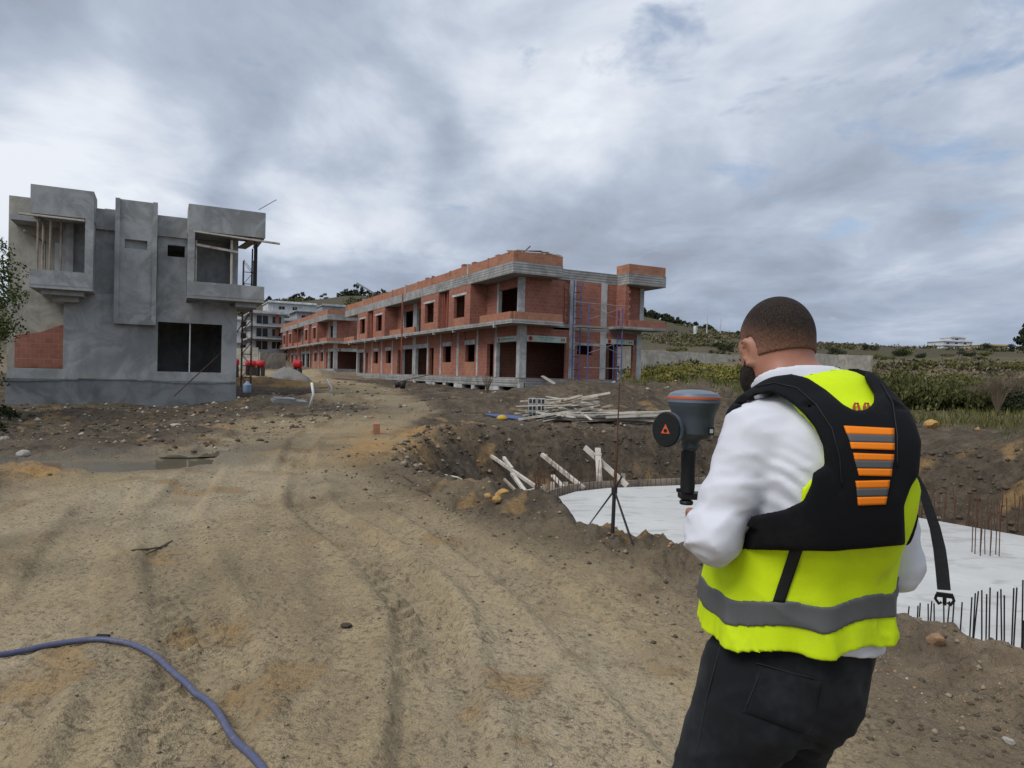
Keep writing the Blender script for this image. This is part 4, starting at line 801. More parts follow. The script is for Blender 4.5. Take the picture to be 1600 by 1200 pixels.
# ------------------------------------------------------------------ tripod pole on the pit edge
def gp(px, py, z0=0.0):
    p = on_z(px, py, z0)
    for _ in range(4): p = on_z(px, py, ground_z(p[0], p[1]))
    return p
b_ = gp(957, 841); top = at(968, 598, b_[1] + 0.02); tr = empty('survey_pole', (b_[0], b_[1], b_[2])); tag(tr, 'thin dark survey pole with two bipod legs standing at the pit edge', 'survey pole')
def rel(p): return tuple(np.asarray(p) - b_)
j = at(960, 766, b_[1]); t2 = at(964, 700, b_[1])
MB().tube([(0, 0, 0.05), rel(j)], 0.018, 8).build('lower_pole', MT['darksteel'], tr); MB().tube([rel(j), rel(t2)], 0.014, 8).build('middle_pole', MT['rust'], tr); MB().tube([rel(t2), rel(top)], 0.007, 6).build('upper_rod', MT['rust'], tr)
MB().lathe([(0.003, -0.01), (0.014, 0.06), (0.014, 0.07)], 8).build('tip', MT['galv'], tr); MB().tube([rel(j + np.array([0, 0, -0.03])), rel(j + np.array([0, 0, 0.03]))], 0.028, 8).build('clamp', MT['darksteel'], tr)
for px, py in ((916, 826), (988, 849)): q = gp(px, py); MB().tube([rel(j), rel(q)], [0.010, 0.012], 6).build('leg', MT['darksteel'], tr)
q2 = at(972, 744, b_[1] - 0.05); MB().tube([rel(j), rel(q2)], 0.008, 6).build('handle', MT['darksteel'], tr)
# ------------------------------------------------------------------ blue hose
HP = [(-70, 1042), (0, 1025), (45, 1014), (90, 1005), (150, 998), (185, 1001), (215, 1010), (245, 1027), (275, 1053), (300, 1072), (318, 1084), (340, 1108), (358, 1138), (375, 1165), (405, 1205), (440, 1260)]
cp = [on_z(x, y - 3, 0.02) for x, y in HP]; pts = []
for i in range(len(cp) - 1):
    p0, p1, p2, p3 = cp[max(i - 1, 0)], cp[i], cp[i + 1], cp[min(i + 2, len(cp) - 1)]
    for k in range(8):
        s_ = k / 8; q = 0.5 * (2 * p1 + (p2 - p0) * s_ + (2 * p0 - 5 * p1 + 4 * p2 - p3) * s_ ** 2 + (3 * p1 - p0 - 3 * p2 + p3) * s_ ** 3); pts.append((q[0], q[1], ground_z(q[0], q[1]) + 0.016))
zs = [p[2] for p in pts]; zs = [max(zs[max(0, i - 4):i + 5]) for i in range(len(zs))]
for _ in range(3): zs = [sum(zs[max(0, i - 3):i + 4]) / len(zs[max(0, i - 3):i + 4]) for i in range(len(zs))]
pts = [(p[0], p[1], z_ - 0.004) for p, z_ in zip(pts, zs)]
m, nt, bs = mat_new('blue_hose_rubber'); t = NT(nt); v = t.coord('Object'); s_ = t.n('ShaderNodeSeparateXYZ'); t.l(v, s_.inputs[0])
mr = t.n('ShaderNodeMapRange'); t.l(t.math('ADD', s_.outputs[0], t.math('MULTIPLY', t.noise(v, 9, 4), 0.9)), mr.inputs[0]); mr.inputs[1].default_value = -1.9; mr.inputs[2].default_value = -0.6
c = t.mix(mr.outputs[0], (0.018, 0.032, 0.16), (0.085, 0.095, 0.17)); c = t.mix(t.ramp(t.noise(v, 28, 4, 0.7), ((0.54, 0.0), (0.7, 0.6))), c, (0.25, 0.2, 0.15))
nt.links.new(c, bs.inputs['Base Color']); bs.inputs['Roughness'].default_value = 0.55; nt.links.new(t.bump(t.noise(v, 160, 2), 0.2, 0.003), bs.inputs['Normal'])
hr = empty('blue_hose', tuple(gp(300, 1072))); hl = np.array(hr.location)
tag(hr, 'blue dusty rubber hose curving across the dirt in the foreground', 'hose')
MB().tube([tuple(np.array(p) - hl) for p in pts], 0.0165, 10).build('hose', m, hr, smooth=True)
cpn = gp(160, 1000); MB().tube([tuple(cpn - hl + np.array([-0.03, 0, 0.015])), tuple(cpn - hl + np.array([0.035, 0, 0.013]))], 0.022, 8).build('clip', MT['black'], hr)
# ------------------------------------------------------------------ stones
def rock_mesh(name, n=2, seed=0, squash=0.6):
    bm = bmesh.new(); bmesh.ops.create_icosphere(bm, subdivisions=n, radius=1.0); rr_ = random.Random(seed); offs = [Vector((rr_.uniform(-1, 1), rr_.uniform(-1, 1), rr_.uniform(-1, 1))).normalized() for _ in range(7)]; lim = [rr_.uniform(0.55, 0.95) for _ in range(7)]
    for v_ in bm.verts:
        for o_, l_ in zip(offs, lim):
            d = v_.co.dot(o_)
            if d > l_: v_.co -= o_ * (d - l_)
        v_.co *= 1 + rr_.uniform(-0.05, 0.05); v_.co.z *= squash
    me = bpy.data.meshes.new(name); bm.to_mesh(me); bm.free(); return me
MT['rock_tan'] = simple('tan_stone', (0.36, 0.22, 0.125), 0.9, var=0.25, scale=9, bump=0.6, bscale=40); MT['rock_pale'] = simple('pale_stone', (0.42, 0.39, 0.34), 0.9, var=0.2, scale=9, bump=0.5, bscale=40); MT['clod'] = simple('dark_clod', (0.10, 0.078, 0.055), 0.95, var=0.35, scale=9, bump=0.8, bscale=30); MT['clay_lump'] = simple('yellow_clay', (0.46, 0.285, 0.10), 0.95, var=0.25, scale=7, bump=0.6, bscale=25)
rocks = [rock_mesh('stone_%d' % i, 2, i, 0.62) for i in range(6)]
def rock(px, py, r_, mat, label, name='stone', sq=1.0):
    p = gp(px, py); me = rocks[rnd.randrange(6)].copy(); me.materials.clear(); me.materials.append(MT[mat]); o = bpy.data.objects.new(name, me); o.location = (p[0], p[1], p[2] + r_ * 0.25); o.scale = (r_, r_ * rnd.uniform(0.6, 0.9), r_ * sq); o.rotation_euler = (rnd.uniform(-.2, .2), rnd.uniform(-.2, .2), rnd.uniform(0, 6)); link(o); tag(o, label, 'stone'); return o
rock(1462, 1004, 0.065, 'rock_tan', 'flat tan stone on the pit lip, right of the man'); rock(868, 1148, 0.014, 'rock_pale', 'tiny white stone on the road at the bottom centre'); rock(541, 980, 0.045, 'clod', 'smooth brown stone sunk in the road, left of centre', sq=0.6)
rock(1576, 1160, 0.03, 'rock_pale', 'pale broken stone at the bottom right corner'); rock(160, 704, 0.09, 'rock_pale', 'white stone at the far edge of the muddy puddle'); rock(36, 712, 0.12, 'rock_pale', 'pale boulder at the left edge, beyond the orange clay'); rock(4, 690, 0.15, 'rock_pale', 'large pale boulder cut by the left picture edge')
rock(275, 667, 0.16, 'rock_pale', 'white flat stone on the dark spoil before the grey house', sq=0.5); rock(430, 640, 0.2, 'rock_pale', 'white lump on the spoil heap beside the road'); rock(720, 778, 0.05, 'rock_pale', 'white stone by the near pit edge left of the clay lumps')
rock(490, 780, 0.05, 'clod', 'single black clod lying on the road'); rock(1455, 668, 0.3, 'clay_lump', 'yellowish boulder on the dark soil right of the man'); rock(1500, 800, 0.04, 'clod', 'clod at the edge')if False else None
for k, (px, py, r_) in enumerate(((770, 768, 0.10), (785, 775, 0.11), (762, 778, 0.07), (776, 783, 0.08), (792, 770, 0.06))): tag(rock(px, py, r_, 'clay_lump', None, 'clay_lump'), 'orange clay lump in the small pile on the near pit edge', 'clay lump', 'clay lumps on the pit edge')
for k, (px, py, r_) in enumerate(((20, 742, 0.07), (44, 737, 0.09), (62, 748, 0.06), (8, 752, 0.06), (76, 741, 0.05))): tag(rock(px, py, r_, 'clay_lump', None, 'clay_lump', 0.6), 'orange clay lump beside the muddy puddle at left', 'clay lump', 'clay lumps by the puddle')
# loose gravel and clods: nobody could count them
oct_v = np.array([(1, 0, 0), (-1, 0, 0), (0, 1, 0), (0, -1, 0), (0, 0, 1), (0, 0, -1)], float); oct_f = np.array([(0, 2, 4), (2, 1, 4), (1, 3, 4), (3, 0, 4), (2, 0, 5), (1, 2, 5), (3, 1, 5), (0, 3, 5)])
rs = np.random.RandomState(3)
def scatter(name, n, gen, rmin, rmax, mats, label, power=3.0):
    x, y = gen(n); keep = poly_sd(x, y, SLAB) > 0.1; x, y = x[keep], y[keep]; n = len(x); z = H(x, y); r_ = rmin + (rmax - rmin) * rs.rand(n) ** power; r_ = r_ * np.clip(np.hypot(x, y) / 9, 0.6, 1.3)
    V = oct_v[None] * (0.6 + 0.6 * rs.rand(n, 6, 1)); a_ = rs.rand(n) * 6.28; c_, s_ = np.cos(a_)[:, None], np.sin(a_)[:, None]
    X = V[..., 0] * c_ - V[..., 1] * s_; Y = V[..., 0] * s_ + V[..., 1] * c_; Z = V[..., 2] * 0.65
    P = np.stack([X * r_[:, None] + x[:, None], Y * r_[:, None] + y[:, None], Z * r_[:, None] + (z + r_ * 0.15)[:, None]], -1).reshape(-1, 3)
    Fq = (oct_f[None] + 6 * np.arange(n)[:, None, None]).reshape(-1, 3); o = mesh_obj(name, P, Fq, MT[mats[0]]);
    for mm in mats[1:]: o.data.materials.append(MT[mm])
    mi = np.repeat(rs.randint(0, len(mats), n), 8).astype(np.int32); o.data.polygons.foreach_set('material_index', mi); return tag(o, label, 'gravel', kind='stuff')
def g_near(n): a_ = np.radians(rs.uniform(-42, 42, n)); r_ = 2.4 * (20 / 2.4) ** rs.rand(n); return r_ * np.sin(a_), r_ * np.cos(a_)
def g_edge(n):
    x, y = g_near(n * 6); w = np.exp(-((poly_sd(x, y, PIT) - 0.6) / 0.8) ** 2) + 0.5 * (road_d(x, y) > 1.0); k = rs.rand(len(x)) < w; return x[k][:n], y[k][:n]
def g_bankfar(n):
    x, y = rs.uniform(-3, 12, n * 6), rs.uniform(9, 22, n * 6); d = poly_sd(x, y, PIT); k = (d < 0.2) & (d > -2.0) & (y > 10); return x[k][:n], y[k][:n]
def g_left(n): return rs.uniform(-17, -5, n), rs.uniform(13, 26, n)
def g_far(n): return rs.uniform(-20, 22, n), rs.uniform(20, 48, n)
MT['pebble'] = simple('pebble', (0.30, 0.235, 0.165), 0.9, var=0.3, scale=5)
scatter('gravel', 6500, g_near, 0.004, 0.024, ['pebble', 'pebble', 'clod', 'clod', 'pebble', 'rock_pale', 'pebble'], 'small loose pebbles and crumbs of earth over the road', 5)
scatter('earth_clods', 7000, g_edge, 0.007, 0.045, ['clod', 'pebble', 'clod', 'clod', 'rock_tan'], 'dark clods and stones along the pit edge', 7)
scatter('bank_clods', 3600, g_bankfar, 0.012, 0.085, ['clod', 'clod', 'clod', 'clod', 'clod', 'clod', 'clod', 'pebble'], 'dark clods on the far pit bank', 6)
scatter('rubble', 5200, g_left, 0.012, 0.085, ['clod', 'clod', 'clod', 'pebble', 'pebble', 'clod', 'clod', 'clod', 'pebble', 'clod', 'clod', 'clod', 'rock_pale'], 'rubble and clods on the spoil before the grey house', 9)
scatter('rubble', 4200, g_far, 0.02, 0.11, ['clod', 'clod', 'clod', 'pebble', 'clod', 'rock_tan', 'rock_pale'], 'rubble scattered on the ground before the brick row', 9)
# twigs
for k, (pp, lab) in enumerate((([(205, 862), (232, 860), (262, 855)], 'dark twig lying on the road, left of centre'), ([(228, 868), (250, 858), (270, 846)], 'forked dark twig crossing the other on the road'), ([(630, 745), (655, 760), (672, 776)], 'thin dry branch at the near pit edge'), ([(640, 765), (668, 770), (690, 775)], 'longer dry branch on the dark soil by the pit'), ([(690, 742), (715, 747), (740, 760)], 'pale bent root at the tip of the pit'), ([(1076, 874), (1100, 882), (1125, 890)], 'straight stick on the lip left of the man'))):
    P = [gp(*q) + np.array([0, 0, 0.012]) for q in pp]; tag(MB().tube([tuple(q) for q in P], [0.006, 0.009, 0.005] if k < 2 else [0.012, 0.016, 0.01], 5).build('twig', MT['clod'] if k != 4 else MT['timber_pale']), lab, 'twig')
# ------------------------------------------------------------------ scaffold and loose things at the brick row
def row_xyz(x_, y_, z_): q = O1 + GB * x_ + GA * y_; return (q[0], q[1], z_)
sc_ = empty('scaffold', row_xyz(3.3, -0.6, 0.9), TH); tag(sc_, 'blue tubular scaffold tower against the end wall of the brick row', 'scaffold')
def sb(name, a_, b_, r_, mat='bluesteel'): MB().tube([(a_[0] - 3.3, a_[1] + 0.6, a_[2] - 0.9), (b_[0] - 3.3, b_[1] + 0.6, b_[2] - 0.9)], r_, 6).build(name, MT[mat], sc_)
for x_, y_, zt in ((3.15, -0.35, 7.0), (3.62, -0.35, 7.0), (3.75, -1.0, 5.7), (6.05, -1.0, 5.6), (6.2, -0.35, 5.6), (5.95, -0.35, 3.5)): sb('post', (x_, y_, 0.7), (x_, y_, zt), 0.035)
for k in range(17): sb('rung', (3.15, -0.35, 0.95 + k * 0.36), (3.62, -0.35, 0.95 + k * 0.36), 0.02, 'darksteel' if k % 2 else 'bluesteel')
for k in range(4): sb('rung', (6.05, -1.0, 1.3 + k * 0.5), (6.2, -0.35, 1.3 + k * 0.5), 0.02)
for z_ in (2.15, 5.72): sb('ledger', (3.5, -1.0, z_), (6.2, -1.0, z_), 0.025, 'galv')
sb('ledger', (2.8, -1.0, 5.75), (3.75, -1.0, 5.72), 0.025, 'galv')
for z_ in (2.95, 4.85): sb('brace', (3.75, -1.0, z_), (6.05, -1.0, z_ + 0.75), 0.016, 'galv'); sb('brace', (3.75, -1.0, z_ + 0.75), (6.05, -1.0, z_), 0.016, 'galv')
MB().box(3.05 - 3.3, 4.9 - 3.3, -0.45, 0.1, 4.38 - 0.9, 4.46 - 0.9).build('deck_plank', MT['timber'], sc_)
o = MB().beam(row_xyz(1.4, -0.1, 1.62), row_xyz(2.3, -1.6, 0.72), 0.35, 0.06).build('plank_ramp', MT['timber_pale']); tag(o, 'pale plank ramp leading up into the end opening of the brick row', 'ramp')
o = MB().beam(row_xyz(-0.5, 13.2, 1.5), row_xyz(-1.5, 18.5, 0.75), 0.25, 0.06).build('plank_ramp', MT['timber']); tag(o, 'long grey plank ramp up to a door of the brick row long side', 'ramp')
o = MB().box(-0.02, 0.02, 0, 1.5, 0, 0.5).build('formwork_board', MT['bluesteel']); o.location = row_xyz(2.65, -0.25, 0.75); o.rotation_euler = (0, 0, TH - math.pi / 2); tag(o, 'blue formwork board at the plinth under the scaffold', 'board')
for k, (x_, y_, n_) in enumerate(((0.1, 3.2, (3, 2)), (0.0, 6.0, (3, 2)), (-0.2, 7.6, (2, 1)), (0.0, 14.5, (2, 2)))):
    st_ = empty('brick_stack', row_xyz(x_, y_, 7.66), TH); tag(st_, ('largest stack of red bricks on the roof of the brick row, nearest the corner', 'second stack of red bricks on the row roof from the corner', 'low stack of red bricks on the row roof between taller ones', 'farthest small stack of red bricks on the row roof')[k], 'brick stack')
    for a_ in range(n_[0]):
        for b_ in range(n_[1]):
            for c_ in range(5): MB().box(a_ * 0.31, a_ * 0.31 + 0.3, b_ * 0.42, b_ * 0.42 + 0.4, c_ * 0.205, c_ * 0.205 + 0.2).build('brick', MT['brick'], st_) if c_ < 5 - (a_ + b_ + k) % 2 else None
for k in range(9):
    x_ = -0.6 + k * 0.25; a_ = row_xyz(x_ - 0.6, -0.6 + rnd.uniform(-.2, .4), 8.18 + 0.035 * (k % 3)); b_ = row_xyz(min(x_ + 1.3, 1.9), -0.7 + rnd.uniform(-.3, .3), 8.18 + rnd.uniform(0.0, 0.14)); tag(MB().beam(a_, b_, 0.14, 0.035).build('roof_plank', MT['timber_pale' if k % 2 else 'timber']), 'timber plank lying on the roof corner of the brick row', 'plank', 'planks on the roof corner')
tag(MB().beam(row_xyz(-0.3, -0.6, 8.15), row_xyz(0.0, -0.9, 8.5), 0.12, 0.03).build('roof_plank', MT['timber']), 'plank tilted up on the roof corner of the brick row', 'plank')
wi = empty('roof_winch', row_xyz(-0.9, 26.5, 7.4), TH); tag(wi, 'small steel winch arm leaning out over the roof edge', 'winch')
MB().tube([(0.6, 0, 0), (0, 0, 1.3)], 0.06, 6).build('mast', MT['galv'], wi); MB().beam((0.5, -0.1, 1.0), (-1.3, 0.3, 2.0), 0.10, 0.14).build('arm', MT['galv'], wi); MB().tube([(-1.25, 0.3, 1.95), (-1.25, 0.3, 1.1)], 0.03, 5).build('cable', MT['darksteel'], wi); MB().box(0.1, 0.7, -0.25, 0.25, 0.75, 1.15).build('motor', MT['rust'], wi)
for k, (px, py) in enumerate(((621, 606), (629, 607))):
    p = gp(px, py, 0.6); o = MB().lathe([(0.13, 0), (0.18, 0.36), (0.16, 0.36), (0.12, 0.03)], 12, (p[0], p[1], p[2])).build('bucket', MT['darksteel'], smooth=True); tag(o, 'dark bucket on the road before the brick row, ' + ('left of the pair' if k == 0 else 'right of the pair'), 'bucket')
# ------------------------------------------------------------------ middle distance behind the house
p = gp(466, 589, 0.9); ibc = empty('tank_cage', (p[0], p[1], p[2]), TH); tag(ibc, 'white plastic tank in a wire cage standing at the road end', 'tank')
MB().box(-0.55, 0.55, -0.5, 0.5, 0.14, 1.05).build('tank', MT['white'], ibc, bevel=0.06); MB().box(-0.58, 0.58, -0.53, 0.53, 0.0, 0.12).build('pallet', MT['timber'], ibc)
for k in range(6): MB().tube([(-0.58 + k * 0.232, -0.55, 0.12), (-0.58 + k * 0.232, -0.55, 1.1)], 0.018, 5).build('cage_bar', MT['galv'], ibc); MB().tube([(-0.6, -0.555, 0.2 + k * 0.17), (0.6, -0.555, 0.2 + k * 0.17)], 0.016, 5).build('cage_bar', MT['galv'], ibc)
def red_tank(px, py, Yd, L_, r_, label):
    p = at(px, py, Yd); z_ = ground_z(p[0], p[1]); rt = empty('red_tank', (p[0], p[1], z_ + 0.2), 0.1); tag(rt, label, 'tank', 'red tanks behind the grey house')
    bm_ = MB(); bm_.tube([(-L_ / 2, 0, 0.55 + r_), (-L_ / 2 + 0.12, 0, 0.55 + r_), (L_ / 2 - 0.12, 0, 0.55 + r_), (L_ / 2, 0, 0.55 + r_)], [r_ * 0.7, r_, r_, r_ * 0.7], 14); shade_auto(bm_.build('barrel', MT['red'], rt), 40)
    for s_ in (-1, 1): MB().box(s_ * L_ * 0.3 - 0.1, s_ * L_ * 0.3 + 0.1, -r_, r_, -0.3, 0.6).build('cradle', MT['darksteel'], rt)
red_tank(407, 572, 60, 0.7, 0.33, 'red tank behind the grey house, nearest the wall opening'); red_tank(392, 571, 62, 0.9, 0.32, 'red tank in the middle of the red group behind the grey house'); red_tank(364, 574, 52, 0.8, 0.34, 'red tank half hidden by the corner of the grey house'); red_tank(465, 574, 58, 0.7, 0.38, 'red tank behind the white caged tank')
def heap(name, p, rx, ry, h, mat, label, cat, seed):
    n = 26; V = []; r0 = np.random.RandomState(seed)
    for i in range(9):
        f_ = i / 8
        for k in range(n): a_ = 2 * math.pi * k / n; q = 1 + 0.16 * math.sin(3 * a_ + seed) + 0.05 * r0.randn(); V.append((math.cos(a_) * rx * (1 - f_) * q, math.sin(a_) * ry * (1 - f_) * q, h * (1 - (1 - f_) ** 1.5) * (1 + 0.03 * r0.randn()) - 0.25 * (i == 0)))
    Fc = [(i * n + k, i * n + (k + 1) % n, (i + 1) * n + (k + 1) % n, (i + 1) * n + k) for i in range(8) for k in range(n)]
    o = mesh_obj(name, V, Fc, mat, smooth=True, loc=tuple(p)); return tag(o, label, cat)
MT['gravelgrey'] = simple('grey_gravel', (0.23, 0.22, 0.205), 0.95, var=0.35, scale=12, bump=1.0, bscale=30)
p = gp(448, 597, 0.8); heap('gravel_heap', p, 1.6, 1.2, 1.0, MT['gravelgrey'], 'grey gravel heap in front of the caged tank', 'gravel heap', 2)
p = gp(548, 597, 0.9); o = rock(548, 597, 0.3, 'red', None, 'red_bag', 0.7); tag(o, 'crumpled red bag lying at the road end', 'bag')
p = gp(386, 613, 0.6); o = MB().lathe([(0.11, 0), (0.13, 0.06), (0.13, 0.24), (0.06, 0.31), (0.03, 0.36)], 12, (p[0], p[1], p[2])).build('water_jug', simple('blue_jug_plastic', (0.18, 0.26, 0.36), 0.35, var=0.2)); shade_auto(o, 40); tag(o, 'pale blue water jug on the rubble beside the grey house', 'jug')
for k, (px, py) in enumerate(((420, 612), (514, 618), (484, 632))):
    p = gp(px, py, 0.5); o = MB().tube([(p[0], p[1], p[2] - 0.1), (p[0] + 0.12, p[1], p[2] + 0.35), (p[0] + 0.05 - 0.2 * (k % 2), p[1], p[2] + 0.75)], 0.045, 6).build('pipe_stub', MT['white'], smooth=True); tag(o, ('white bent pipe stub on the spoil nearest the grey house', 'yellowish pipe stub at the right end of the spoil', 'white pipe stub in the middle of the spoil heap')[k], 'pipe')
p = gp(452, 629, 0.4); o = MB().box(-0.5, 0.5, -0.25, 0.25, 0, 0.08).box(-0.45, 0.15, -0.22, 0.2, 0.08, 0.14).build('concrete_lid', MT['conc_dark']); o.location = p; o.rotation_euler = (0.1, 0.05, 0.5); tag(o, 'broken concrete slab piece on the spoil beside the road', 'slab piece')
# hoist mast by the grey house
mp = at(385, 560, 34.0); hm = empty('hoist_mast', (mp[0], mp[1], 0.4), TH); tag(hm, 'rusty lattice hoist mast behind the right corner of the grey house', 'mast')
for x_, y_ in ((-0.22, -0.22), (0.22, -0.22), (0.22, 0.22), (-0.22, 0.22)): MB().tube([(x_, y_, 0), (x_, y_, 6.6)], 0.022, 5).build('post', MT['rust'], hm)
for k in range(11):
    z_ = 0.2 + k * 0.58; s_ = 1 if k % 2 else -1
    for y_ in (-0.22, 0.22): MB().tube([(-0.22 * s_, y_, z_), (0.22 * s_, y_, z_ + 0.58)], 0.012, 5).build('brace', MT['rust'], hm)
    MB().tube([(-0.22, -0.22, z_), (0.22, -0.22, z_)], 0.02, 5).build('rung', MT['rust'], hm)
# boundary walls
def wall_run(name, pts, h, mat, label, panels=6, cap=None):
    w_ = empty(name, tuple(pts[0])); tag(w_, label, 'wall'); P0_ = np.array(pts[0])
    for a_, b_ in zip(pts[:-1], pts[1:]):
        a_, b_ = np.array(a_), np.array(b_)
        for k in range(panels):
            q0 = a_ + (b_ - a_) * k / panels - P0_; q1 = a_ + (b_ - a_) * (k + 0.985) / panels - P0_; hh = h * (1 + 0.03 * rnd.uniform(-1, 1)); MB().beam((q0[0], q0[1], q0[2] + hh / 2 - 0.3), (q1[0], q1[1], q1[2] + hh / 2 - 0.3), 0.2, hh + 0.6, (0, 0, 1)).build('wall_panel', MT[mat], w_)
def wpt(px, py, Yd): p = at(px, py, Yd); return p
MT['wallpale'] = concrete('pale_block_wall', (0.40, 0.38, 0.33), 0.15, (0.36, 0.33, 0.27)); 
wall_run('boundary_wall', [wpt(960, 567, 92), wpt(1075, 571, 96), wpt(1165, 577, 99)], 1.9, 'wallpale', 'long pale boundary wall across the field behind the brick row', 7)
wall_run('boundary_wall', [wpt(1262, 566, 96), wpt(1310, 573, 78), wpt(1362, 575, 72)], 1.35, 'wallpale', 'short pale wall piece right of the man beyond the scrub', 3)
wall_run('boundary_wall', [wpt(366, 575, 78), wpt(404, 574, 78)], 2.3, 'conc_pale', 'taller beige wall left part behind the red tanks', 3); wall_run('boundary_wall', [wpt(405, 572, 80), wpt(446, 572, 84)], 1.6, 'conc_pale', 'lower beige wall below the grey far villa', 3)
# far villas
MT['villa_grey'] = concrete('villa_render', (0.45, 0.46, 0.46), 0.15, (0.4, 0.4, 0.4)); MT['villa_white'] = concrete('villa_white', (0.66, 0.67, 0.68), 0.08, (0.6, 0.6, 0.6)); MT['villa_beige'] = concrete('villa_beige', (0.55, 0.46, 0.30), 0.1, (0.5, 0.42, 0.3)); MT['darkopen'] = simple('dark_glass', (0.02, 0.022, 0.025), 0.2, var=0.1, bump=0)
def villa(px0, px1, pyt, pyb, Yd, mat, floors, wins, label, rz=TH, depth=8.0, slab_over=0.5, balc=True):
    a_, b_ = at(px0, pyb, Yd), at(px1, pyb, Yd); tp = at((px0 + px1) / 2, pyt, Yd); w_ = math.hypot(b_[0] - a_[0], b_[1] - a_[1]) / max(0.5, math.cos(rz)); zb = (a_[2] + b_[2]) / 2; ht = tp[2] - zb; g = min(ground_z(a_[0], a_[1]), zb) - zb - 1.0
    v_ = empty('villa', (a_[0], a_[1], zb), rz); tag(v_, label, 'building'); fh = ht / floors; ops = []
    for f_ in range(floors):
        z0 = f_ * fh; fo = []
        for (u0, u1, s0, s1) in wins: fo.append((w_ * u0, w_ * u1, z0 + fh * s0, z0 + fh * s1))
        wall_x('front_wall', mat, v_, 0, w_, z0 if f_ else g, z0 + fh - 0.2, 0, 0.25, fo); ops += fo
        box('slab', MT[mat], v_, -slab_over * 0.5, w_ + slab_over * 0.5, -slab_over if f_ or floors == 1 else -slab_over * 1.4, depth, z0 + fh - 0.2, z0 + fh)
    for xa, xb, za, zb_ in ops:
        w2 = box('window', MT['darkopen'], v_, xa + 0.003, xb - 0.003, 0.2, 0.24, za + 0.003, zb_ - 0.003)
        box('window_frame', MT['villa_white'], w2, (xa + xb) / 2 - 0.04, (xa + xb) / 2 + 0.04, 0.16, 0.199, za + 0.003, zb_ - 0.003)
    box('side_wall', MT[mat], v_, 0, 0.25, 0.25, depth, g, ht - 0.2); box('side_wall', MT[mat], v_, w_ - 0.25, w_, 0.25, depth, g, ht - 0.2); box('back_wall', MT[mat], v_, 0.25, w_ - 0.25, depth - 0.25, depth, g, ht - 0.2)
    box('parapet', MT[mat], v_, 0, w_, 0.0, 0.15, ht, ht + 0.35)
    return v_
va = villa(394, 436, 488, 548, 105, 'villa_grey', 3, [(0.12, 0.48, 0.12, 0.78), (0.62, 0.9, 0.2, 0.75)], 'grey three storey villa shell with red infill behind the grey house', depth=10, slab_over=1.2)
for f_ in (1, 2): box('brick_infill', MT['brick'], va, 3.3, 3.9, -0.02, 0.02, f_ * 2.0 + 0.4, f_ * 2.0 + 1.7)
villa(366, 392, 498, 552, 112, 'villa_white', 3, [(0.3, 0.85, 0.3, 0.75)], 'pale villa shell half hidden behind the lattice mast', depth=9)
villa(436, 470, 500, 548, 118, 'villa_grey', 3, [(0.1, 0.4, 0.15, 0.7), (0.55, 0.85, 0.15, 0.7)], 'grey villa shell just right of the three storey villa', depth=9, slab_over=1.0)
villa(418, 484, 472, 512, 158, 'villa_white', 2, [(0.22, 0.34, 0.45, 0.7), (0.5, 0.6, 0.45, 0.7)], 'white wide villa highest on the slope below the left hill', depth=9)
villa(463, 506, 486, 530, 138, 'villa_grey', 2, [(0.15, 0.4, 0.2, 0.7), (0.6, 0.85, 0.2, 0.7)], 'grey villa half hidden behind the farther brick row', depth=9, slab_over=1.0)
villa(503, 545, 477, 500, 165, 'villa_grey', 1, [(0.3, 0.6, 0.4, 0.75)], 'low grey building on the slope above the farther brick row', depth=9)
villa(1474, 1522, 533, 546, 262, 'villa_white', 2, [(0.1, 0.2, 0.25, 0.7), (0.4, 0.5, 0.25, 0.7), (0.7, 0.8, 0.25, 0.7)], 'white hilltop villa on the right skyline', rz=0.1, depth=9); villa(1486, 1510, 527, 534, 264, 'villa_white', 1, [(0.3, 0.5, 0.3, 0.7)], 'upper block of the white hilltop villa', rz=0.1, depth=6)
villa(1478, 1537, 545, 552, 235, 'villa_white', 1, [(0.1, 0.2, 0.3, 0.7), (0.5, 0.6, 0.3, 0.7)], 'long low white building below the hilltop villa', rz=0.1, depth=6); villa(1532, 1577, 539, 556, 228, 'villa_beige', 2, [(0.1, 0.2, 0.25, 0.7), (0.32, 0.42, 0.25, 0.7), (0.55, 0.65, 0.25, 0.7), (0.78, 0.88, 0.25, 0.7)], 'beige two storey house near the right picture edge', rz=0.1, depth=8); villa(1416, 1432, 541, 548, 240, 'villa_white', 1, [(0.3, 0.6, 0.3, 0.7)], 'tiny white hut on the right hillside', rz=0.1, depth=4)
for k, (px, Yd) in enumerate(((1086, 170), (1104, 175), (1125, 180))):
    p = at(px, 532, Yd); z_ = ground_z(p[0], p[1]); o = MB().tube([(p[0], p[1], z_ - 0.3), (p[0], p[1], z_ + (2.2, 4.6, 4.2)[k])], (0.5, 0.12, 0.12)[k], 6).build('field_post', MT['villa_white']); tag(o, ('small white marker block on the slope left of the posts', 'left thin pale post on the slope behind the wall', 'right thin pale post on the slope behind the wall')[k], 'post')
